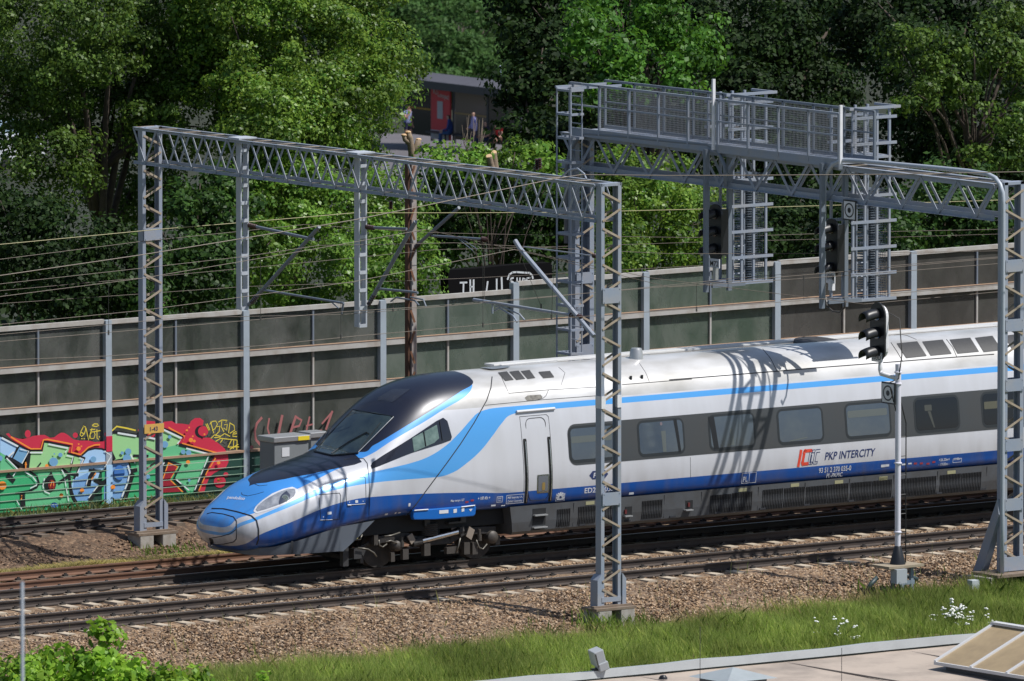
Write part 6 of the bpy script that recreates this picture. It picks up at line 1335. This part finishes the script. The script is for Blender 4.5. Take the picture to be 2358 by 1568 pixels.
# people: one skinned surface each, clothes and hair as material zones
SKIN = mat('skin', (.42, .24, .17), .5); HAIR = mat('dark_hair', (.03, .02, .015), .6)
def person(label, pos, face, joints, zones, mats):
    """joints: name -> (forward, left, up, radius); chains below; zones: function(joint pair) -> material index"""
    chains = [('pelvis', 'waist', 'chest', 'neck', 'head', 'crown'), ('head', 'nose'), ('chest', 'shl', 'ell', 'wrl', 'pal'), ('chest', 'shr', 'elr', 'wrr', 'par'), ('pelvis', 'hil', 'knl', 'anl', 'tol'), ('pelvis', 'hir', 'knr', 'anr', 'tor')]
    f = Vector((math.cos(face), math.sin(face), 0)); l = Vector((-f.y, f.x, 0)); J = dict(joints)
    if 'nose' not in J: h = J['head']; J['nose'] = (h[0] + .095, h[1], h[2] - .01, .022)
    for s in 'lr':
        p, w_ = Vector(J['pa' + s][:3]), Vector(J['wr' + s][:3]); d = (p - w_).normalized(); sd = d.cross(Vector((1, 0, 0))); sd = sd.normalized() if sd.length > .1 else Vector((0, 1, 0))
        for i, (o_, ln) in enumerate(((-.033, .065), (-.011, .08), (.011, .075), (.033, .06))):
            a, c_ = 'f%s%da' % (s, i), 'f%s%db' % (s, i); q = p + sd * o_ + d * .02; e = p + sd * o_ * 1.2 + d * (.02 + ln) + Vector((.015, 0, -.01)); J[a] = (*q, .010); J[c_] = (*e, .008); chains.append(('pa' + s, a, c_))
        q = w_.lerp(p, .4) + sd * .045; e = q + d * .045 + sd * .02; J['t%sa' % s] = (*q, .011); J['t%sb' % s] = (*e, .009); chains.append(('wr' + s, 't%sa' % s, 't%sb' % s))
    names = list(J); me = bpy.data.meshes.new('body'); V = [f * J[k][0] + l * J[k][1] + Vector((0, 0, J[k][2])) for k in names]
    E = []
    for c_ in chains:
        for a, d in zip(c_, c_[1:]): E.append((names.index(a), names.index(d)))
    me.from_pydata(V, E, []); ob = bpy.data.objects.new('tmp', me); COL.objects.link(ob); ob.modifiers.new('s', 'SKIN'); sb = ob.modifiers.new('ss', 'SUBSURF'); sb.levels = sb.render_levels = 1
    for i, k in enumerate(names): me.skin_vertices[0].data[i].radius = (J[k][3], J[k][3]); me.skin_vertices[0].data[i].use_root = (k == 'pelvis')
    dg = bpy.context.evaluated_depsgraph_get(); m2 = bpy.data.meshes.new_from_object(ob.evaluated_get(dg)); bpy.data.objects.remove(ob)
    for M in mats: m2.materials.append(M)
    segs = [(V[a], V[b_], zones(names[a], names[b_])) for a, b_ in E]
    for p in m2.polygons:
        c_ = p.center; best = (9, 0)
        for a, b_, z in segs:
            ab = b_ - a; u = max(0, min(1, (c_ - a).dot(ab) / max(ab.length_squared, 1e-9))); dd = (c_ - a - ab * u).length
            if dd < best[0]: best = (dd, z(u) if callable(z) else z)
        p.material_index = best[1]; p.use_smooth = True
        hd = V[names.index('head')]
        if best[1] == 0 and (c_ - hd).length < .2 and (c_.z > hd.z + .045 or ((c_ - hd).dot(f) < -.03 and c_.z > hd.z - .08)): p.material_index = 3
    m2.name = 'person'; o_ = bpy.data.objects.new('person', m2); COL.objects.link(o_); o_.location = pos; tag(o_, label, 'person', 'people at the bus shelter'); return o_
STAND = dict(pelvis=(0, 0, .95, .15), waist=(0, 0, 1.12, .14), chest=(0, 0, 1.34, .165), neck=(.01, 0, 1.52, .06), head=(.03, 0, 1.64, .095), crown=(.02, 0, 1.73, .075), shl=(0, .19, 1.42, .07), ell=(-.03, .25, 1.14, .05), wrl=(.06, .25, .90, .032), pal=(.09, .25, .83, .035), shr=(0, -.19, 1.42, .07), elr=(-.03, -.25, 1.14, .05), wrr=(.06, -.25, .90, .032), par=(.09, -.25, .83, .035), hil=(0, .1, .88, .1), knl=(.02, .11, .5, .065), anl=(0, .11, .09, .045), tol=(.16, .12, .04, .04), hir=(0, -.1, .88, .1), knr=(.02, -.11, .5, .065), anr=(0, -.11, .09, .045), tor=(.16, -.12, .04, .04))
SIT = dict(STAND); SIT.update(pelvis=(0, 0, .52, .16), waist=(.0, 0, .68, .145), chest=(.04, 0, .92, .165), neck=(.07, 0, 1.10, .06), head=(.1, 0, 1.22, .095), crown=(.09, 0, 1.31, .075), shl=(.04, .19, 1.0, .07), ell=(.08, .25, .74, .05), wrl=(.3, .2, .64, .032), pal=(.37, .18, .63, .035), shr=(.04, -.19, 1.0, .07), elr=(.08, -.25, .74, .05), wrr=(.3, -.2, .64, .032), par=(.37, -.18, .63, .035), hil=(.05, .1, .52, .1), knl=(.45, .13, .53, .07), anl=(.47, .13, .1, .05), tol=(.63, .14, .04, .04), hir=(.05, -.1, .52, .1), knr=(.45, -.13, .53, .07), anr=(.47, -.13, .1, .05), tor=(.63, -.14, .04, .04))
def zones(short_sleeve, short_legs):
    def z(a, b):
        s = {a, b}
        if s & {'head', 'crown', 'nose'}: return 0
        if s == {'neck', 'chest'}: return 1
        if a[:2] in ('pa', 'wr') or b[:1] in 'ft' and b[1:2] in 'lr' and a[:2] in ('pa', 'wr'): return 0
        if b[:2] == 'wr': return 0 if short_sleeve else 1
        if b[:2] == 'el': return (lambda u: 1 if u < .35 else 0) if short_sleeve else 1
        if b[:2] == 'sh' or s == {'waist', 'chest'} or s == {'pelvis', 'waist'}: return 1
        if b[:2] == 'kn': return (lambda u: 2 if u < .6 else 0) if short_legs else 2
        if b[:2] == 'an': return 0 if short_legs else 2
        if b[:2] == 'to': return 3
        return 2 if b[:2] == 'hi' else 0
    return z
def cloth(n, c): return mat(n, c, .8)
J = dict(STAND); J.update(elr=(.16, -.26, 1.18, .05), wrr=(.24, -.08, 1.42, .032), par=(.2, -.03, 1.5, .035), knl=(.12, .11, .52, .065), anl=(-.02, .11, .1, .045))
person('man in a pale blue vest and dark shorts, one hand raised, beside the shelter glass', gp(938, 334), R(-80), J, zones(True, True), [SKIN, cloth('pale_blue_vest', (.20, .23, .42)), cloth('navy_shorts', (.02, .02, .06)), HAIR])
person('person in a blue shirt and jeans sitting in front of the red poster', gp(1038, 334), R(130), SIT, zones(False, False), [SKIN, cloth('blue_shirt', (.02, .05, .20)), cloth('blue_jeans', (.03, .08, .2)), HAIR])
J = dict(STAND); J.update(elr=(.05, -.26, 1.14, .05), wrr=(.2, -.16, 1.0, .032), par=(.26, -.1, 1.0, .035))
person('woman in a lavender blouse and dark trousers standing behind the bare twigs', gp(1092, 350), R(160), J, zones(False, False), [SKIN, cloth('lavender_blouse', (.30, .28, .52)), cloth('dark_navy_trousers', (.02, .022, .06)), HAIR])
person('person in dark clothes with a bare arm, seated behind the woman in lavender', gp(1122, 348), R(180), SIT, zones(True, False), [SKIN, cloth('dark_top', (.03, .025, .04)), cloth('dark_jeans', (.02, .035, .08)), HAIR])
J = dict(SIT); J.update(head=(.22, 0, 1.12, .095), crown=(.26, 0, 1.2, .075), neck=(.14, 0, 1.05, .06))
person('person in a red top leaning forward at the end of the bench', gp(1150, 350), R(190), J, zones(True, False), [SKIN, cloth('red_top', (.5, .02, .02)), cloth('brown_skirt', (.1, .05, .03)), HAIR])
# paving and parked cars in the gaps
def on_ground(px, py, lift=.03):
    d = ray(px, py); lo, hi = 320., 900.
    for _ in range(50):
        m_ = (lo + hi) / 2; p = CAM + d * m_
        if p.z > gz_at(p.y): lo = m_
        else: hi = m_
    return Vector((p.x, p.y, gz_at(p.y) + lift))
MT['paving'] = mat('pinkish_paving_painted_shade', (.12, .11, .12), .85, noise=(.8, .5, (.085, .08, .09)))  # shade over the ground is put into the paving colour
def sheet(name, px):
    b = MB(); P = [on_ground(*p) for p in px]; n = 10; G = []
    for i in range(n + 1): u = i / n; a, c_ = P[0].lerp(P[3], u), P[1].lerp(P[2], u); G.append([Vector((q.x, q.y, gz_at(q.y) + .05)) for q in [a.lerp(c_, j / n) for j in range(n + 1)]])
    b.grid(G); return struct(b.build(name, 'paving'))
sheet('pavement', [(-120, 352), (150, 352), (130, 300), (-120, 296)]); sheet('pavement', [(790, 470), (1010, 470), (1200, 310), (880, 310)])
def car(label, p, rz, M):
    t = thing('parked_car', label, 'car', tuple(p), 'parked cars seen through the leaves'); f = Vector((math.cos(rz), math.sin(rz), 0)); s = Vector((-f.y, f.x, 0)); U = Vector((0, 0, 1))
    pr = [(-2.1, .35), (-2.15, .8), (-1.95, 1.0), (-1.5, 1.05), (-.9, 1.42), (.5, 1.45), (1.2, 1.0), (2.0, .85), (2.15, .6), (2.1, .35)]
    b = MB(); b.prism([p + f * a + U * z - s * .85 for a, z in pr], s * 1.7); b.build('body', M, t, bevel=.06)
    b = MB(); w_ = [(-1.35, 1.06), (-.85, 1.38), (.45, 1.40), (1.08, 1.02)]
    b.prism([p + f * a + U * z - s * .86 for a, z in w_], s * 1.72); b.build('window', 'glass_dark', t)
    for a in (-1.3, 1.35):
        for q in (-1, 1): b = MB(); b.lathe(p + f * a + s * q * .7 + U * .32, s * q, [(0, .32), (.18, .32), (.19, .2), (.2, 0)], 16); b.build('wheel', 'black_matt', t)
car('white car glimpsed below the poplar branches', on_ground(8, 385), R(25), mat('white_car_paint', (.6, .62, .66), .25, coat=.5)); car('pale blue car half hidden by poplar leaves', on_ground(-10, 352), R(25), mat('pale_blue_car_paint', (.3, .42, .52), .25, coat=.5))
# ------------------------------------------------------------------ grass
def blades(name, n, xr, yfun, hr, c1, c2, seed, w=.016, lean=.35):
    r = np.random.default_rng(seed); x = r.uniform(*xr, n); y = yfun(x, r, n); ok = ~np.isnan(y); x, y = x[ok], y[ok]; n = len(x)
    z = np.maximum(np.interp(y, [a for a, b in GZ], [b for a, b in GZ]), np.interp(y, [a for a, b in BZ], [b for a, b in BZ], left=-99, right=-99)) - .02
    h = r.uniform(*hr, n) * (0.85 + .18 * np.sin(x * 1.7) * np.sin(y * 2.3 + x * .6)); a = r.uniform(0, 6.28, n); wd = w * r.uniform(.6, 1.4, n)
    B_ = np.stack([x, y, z], 1); s = np.stack([np.cos(a), np.sin(a), 0 * a], 1) * wd[:, None]; ln = r.normal(0, lean, (n, 2)); ln[:, 0] -= .12
    tip = B_ + np.stack([ln[:, 0] * h, ln[:, 1] * h, h], 1); mid = B_ + np.stack([ln[:, 0] * h * .35, ln[:, 1] * h * .35, h * .6], 1)
    V = np.stack([B_ - s, B_ + s, mid + s * .6, tip, mid - s * .6], 1)
    M = leafmat(name + '_blades', c1, c2, .4, .55, .2, (.55, .72, 1.2)); o = quick_mesh(name, V, 5, M); o['kind'] = 'stuff'; return o
def edge(x): return np.interp(x, [-20, -14.5, -8, 0, 4, 12, 20], [-8.7, -8.55, -8.45, -8.2, -7.75, -7.5, -7.3])
def ymain(x, r, n): return edge(x) - .15 - r.gamma(1.25, 1.5, n) - .5 * np.abs(r.normal(0, .3, n))
blades('grass', 240000, (-18, 16), ymain, (.16, .46), (.15, .25, .035), (.40, .48, .15), 1, .0055, .26)
blades('grass', 16000, (-22, 24), lambda x, r, n: edge(x) + .15 - np.abs(r.normal(0, .6, n)), (.2, .5), (.2, .2, .07), (.46, .42, .2), 2, .006)
blades('grass', 2600, (-22, 24), lambda x, r, n: np.where(np.sin(x * 2.1) + np.sin(x * .83 + 1) > .3, edge(x) + np.abs(r.normal(0, .5, n)), np.nan), (.1, .3), (.05, .12, .02), (.2, .24, .08), 3)
blades('dry_grass', 60000, (-15, 1), lambda x, r, n: 3.7 + np.abs(r.normal(0, .75, n)) + .25 * np.sin(x * 1.3), (.10, .26), (.26, .26, .06), (.62, .52, .24), 4, .010, .7)
blades('grass', 260, (-20, 22), lambda x, r, n: r.uniform(-7.6, -4.9, n), (.15, .5), (.12, .2, .03), (.4, .4, .15), 6, .006, .2)
blades('dry_grass', 2600, (-14, 2), lambda x, r, n: 12.75 + r.uniform(-.35, .2, n), (.1, .35), (.06, .12, .03), (.25, .25, .1), 5, .012, .5)
for i, (x, y, k) in enumerate(((X1, -8.15, 420), (X2 - .3, -8.3, 500), (4.6, -8.0, 260), (X1, 8.0, 200))):
    blades('grass', k, (x - .9, x + .9), lambda xx, r, n, y=y: y + r.normal(0, .3, n), (.2, .55) if y < 0 else (.08, .2), (.06, .14, .015), (.2, .28, .06), 20 + i)
# flowers
WFL = mat('white_petals', (.75, .76, .72), .7); GST = mat('green_stem', (.08, .16, .03), .7)
for i, (px, py, n, sp, lab) in enumerate(((1922, 1452, 22, .30, 'white wildflower clump in the grass above the vent cowl'), (2188, 1420, 20, .26, 'white wildflower clump with drooping heads in the grass by the signal gantry'), (2222, 1408, 18, .28, 'white wildflower clump in the grass nearest to the foot of the signal gantry'), (2272, 1446, 12, .25, 'low white wildflower clump just above the roof edge'))):
    c = onY(px, py, -10.0); t = thing('wildflower', lab, 'flowers', (c.x, c.y, gz_at(c.y)), 'white wildflowers in the grass'); rn = random.Random(i); b, s_ = MB(), MB()
    for k in range(n):
        q = c + Vector((rn.gauss(0, sp * .7), rn.gauss(0, .25), rn.gauss(0, sp * .55))); s_.tube([(c.x + (q.x - c.x) * .6, c.y, gz_at(c.y)), q], .006, 4)
        for _ in range(4): b.ball(q + Vector((rn.gauss(0, .035), rn.gauss(0, .035), rn.gauss(0, .02))), .028, 6, 4, (1, 1, .6))
    b.build('blossom', WFL, t); s_.build('stem', GST, t)
b = MB(); p = onZ(1705, 1310, -.3); b.prism([p + Vector(v) for v in ((-.13, 0, 0), (.12, .02, 0), (.1, .1, .1), (-.03, .12, .07))], (.02, .05, .03)); tag(b.build('paper_scrap', 'white'), 'white paper scrap lying on the ballast', 'litter')
# ------------------------------------------------------------------ flat roofed building in the near corner
YR = -30.0; ZR_ = onY(1750, 1507, YR).z
MT['flash'] = mat('pale_metal_flashing', (.40, .42, .43), .45, noise=(1.2, .6, (.30, .31, .32)))
MT['roofing'] = mat('beige_roof_felt', (.40, .335, .28), .85, noise=(.75, 1, (.25, .21, .18)), bump=(3, .15))
BD = thing('flat_roof_building', 'flat-roofed building with beige roofing and a pale metal edge', 'building', (0, YR - 9, -3.6))
b = MB(); b.box((0, YR - 9.0, (ZR_ - .35 - 3.6) / 2), (130, 17.6, ZR_ - .35 + 3.6)); b.build('wall', mat('rendered_wall', (.3, .28, .25), .9), BD)
b = MB(); G = []
rn = random.Random(2)
for j in range(15):
    y = YR - .12 - 1.2 * j; G.append([(x, y, ZR_ - .17 - .02 * j + rn.uniform(-.008, .008)) for x in [-62 + .95 * i for i in range(130)]])
b.grid(G); b.build('roof', 'roofing', BD, smooth=True)
fl = MB(); G = []
for i in range(124):
    x = -62 + i; w_ = .012 * math.sin(x * 1.3) + .01 * math.sin(x * 3.1); G.append([Vector((x, YR + .10, ZR_ - .30)), Vector((x, YR + .10, ZR_ + w_)), Vector((x, YR - .13, ZR_ + .02 + w_)), Vector((x, YR - .15, ZR_ - .13))])
fl.grid(G); fl.build('roof_edge_flashing', 'flash', BD)
b = MB()
for x in (-22.5, -19.6, -16.1, -13.2, -10.4): b.box((x, YR - 4, ZR_ - .185), (.03, 7.6, .03))
b.build('roof_seam', mat('dark_roof_seam', (.2, .17, .15), .8), BD)
def onroof(px, py): return onZ(px, py, ZR_ - .2)
# gabled rooflight
a = onroof(2153, 1541); sk_ = thing('rooflight', 'gabled rooflight with beige translucent panels and white ribs on the flat roof', 'rooflight', tuple(a))
HW, HH = 1.45, .62; x0, y0, z0 = a.x, a.y, a.z + .12
poly = mat('weathered_polycarbonate', (.40, .30, .17), .35, noise=(1.4, .8, (.27, .20, .115)))
b = MB(); b.box((x0 + HW, y0 - 2.2, z0 - .14), (2 * HW - .3, 4.1, .26)); b.build('curb', mat('dark_curb', (.12, .12, .13), .8), sk_)
b = MB()
for s in (0, 1):
    xa, xb = (x0, x0 + HW) if s == 0 else (x0 + 2 * HW, x0 + HW); b.prism([Vector((xa, y0, z0)), Vector((xb, y0, z0 + HH)), Vector((xb, y0 - 4.4, z0 + HH)), Vector((xa, y0 - 4.4, z0))], (0, 0, .02))
b.build('translucent_panel', poly, sk_)
b = MB(); b.prism([Vector((x0, y0, z0)), Vector((x0 + HW, y0, z0 + HH)), Vector((x0 + 2 * HW, y0, z0))], (0, -.02, 0)); b.build('gable', poly, sk_)
b = MB()
for k in range(5):
    y = y0 - 1.08 * k
    for s in (0, 1): xa, xb = (x0, x0 + HW) if s == 0 else (x0 + 2 * HW, x0 + HW); b.bar((xa, y, z0 + .03), (xb, y, z0 + HH + .03), .07, .04)
b.bar((x0 + HW, y0 + .03, z0 + HH + .035), (x0 + HW, y0 - 4.4, z0 + HH + .035), .16, .05); b.bar((x0, y0, z0), (x0, y0 - 4.4, z0), .06, .06); b.build('rib', mat('white_frame', (.55, .55, .56), .45), sk_)
# vent cowl
v = onroof(1688, 1585); vc = thing('vent_cowl', 'square zinc vent cowl with a pyramid cap on the flat roof', 'roof vent', tuple(v)); zc = onY(1688, 1536, v.y).z
b = MB(); h = .60; q = [Vector((v.x - h, v.y - h, zc - .19)), Vector((v.x + h, v.y - h, zc - .19)), Vector((v.x + h, v.y + h, zc - .19)), Vector((v.x - h, v.y + h, zc - .19))]; top = Vector((v.x, v.y, zc))
b._add(q + [top], [(0, 1, 4), (1, 2, 4), (2, 3, 4), (3, 0, 4), (3, 2, 1, 0)]); b.build('cap', mat('zinc', (.42, .46, .47), .4, .3, noise=(3, .5, (.34, .37, .38))), vc)
b = MB(); b.box((v.x, v.y, (zc - .19 + v.z) / 2), (.9, .9, zc - .19 - v.z)); b.mat(1)
for k in range(4): b.box((v.x, v.y, zc - .3 - .09 * k), (1.02, 1.02, .03))
b.build('louvre', [mat('vent_body', (.12, .13, .14), .6), 'alu'], vc)
# floodlight
f = onY(1375, 1520, YR - .05); fd = thing('floodlight', 'grey floodlight bolted to the metal roof edge', 'floodlight', (f.x, f.y, ZR_))
ax = (Vector((.75, -.2, .25)).normalized(), Vector((.2, .95, .1)).normalized(), Vector((-.3, -.02, .95)).normalized())
b = MB(); b.box((f.x, f.y, f.z + .06), (.2, .3, .3), axes=ax); b.box((f.x + .06, f.y - .06, f.z - .1), (.2, .24, .16), axes=ax); b.build('housing', mat('grey_housing', (.34, .36, .38), .45), fd, bevel=.015)
b = MB(); b.box((f.x - .08, f.y - .02, f.z + .02), (.02, .26, .26), axes=ax); b.build('lamp_glass', 'glass_dark', fd)
b = MB(); b.bar((f.x, f.y, f.z - .14), (f.x, f.y, ZR_ + .0), .05, .05); b.box((f.x, f.y, ZR_ + .03), (.22, .14, .03)); b.build('bracket', 'black', fd)
d = onroof(1527, 1566); b = MB(); b.lathe(d, (0, 0, 1), [(0, .085), (.05, .08), (.09, .05), (.10, 0)], 14); tag(b.build('roof_vent_cap', 'black', None, smooth='auto'), 'small black dome cap on the flat roof', 'roof vent')
for px, py, lab in ((1612, 1443, 'thin wire aerial left of the vent cowl'), (1938, 1492, 'thin wire aerial between the vent cowl and the rooflight')):
    p = onroof(px, 1590); z = onY(px, py, p.y).z; b = MB(); b.tube([p, (p.x, p.y, z)], .006, 5); tag(b.build('aerial_rod', 'wire_dark'), lab, 'aerial', 'wire aerials on the flat roof')
# pole in front
p = onY(51, 1340, -120); b = MB(); b.tube([(p.x, p.y, -3.6), (p.x, p.y, p.z)], .020, 10); tag(b.build('grey_pole', 'steel_dark', None, smooth=True), 'slim grey pole rising in front of the maple bush', 'pole')
# bush in the bottom left corner
tree('maple_bush', 'bright green maple bush in the near corner below the tracks', 'bush', PB((228, 1500, 62, -24), (140, 1540, 62, -23.5), (60, 1570, 60, -24), (330, 1550, 60, -24), (420, 1572, 58, -24.5), (240, 1600, 100, -24.5), (100, 1640, 100, -25), (400, 1640, 90, -25), (500, 1600, 40, -24)), 'young', (onY(240, 1600, -24).x, -24.3, -3.7), .15, 1.05, .26, 30, .06, hollow=.7)
tree('maple_sapling', 'small bright sapling standing apart from the maple bush', 'bush', PB((612, 1566, 14, -23), (590, 1590, 26, -23)), 'young', (onY(600, 1600, -23).x, -23, -3.7), .14, 1.0, .16, 31, .02)
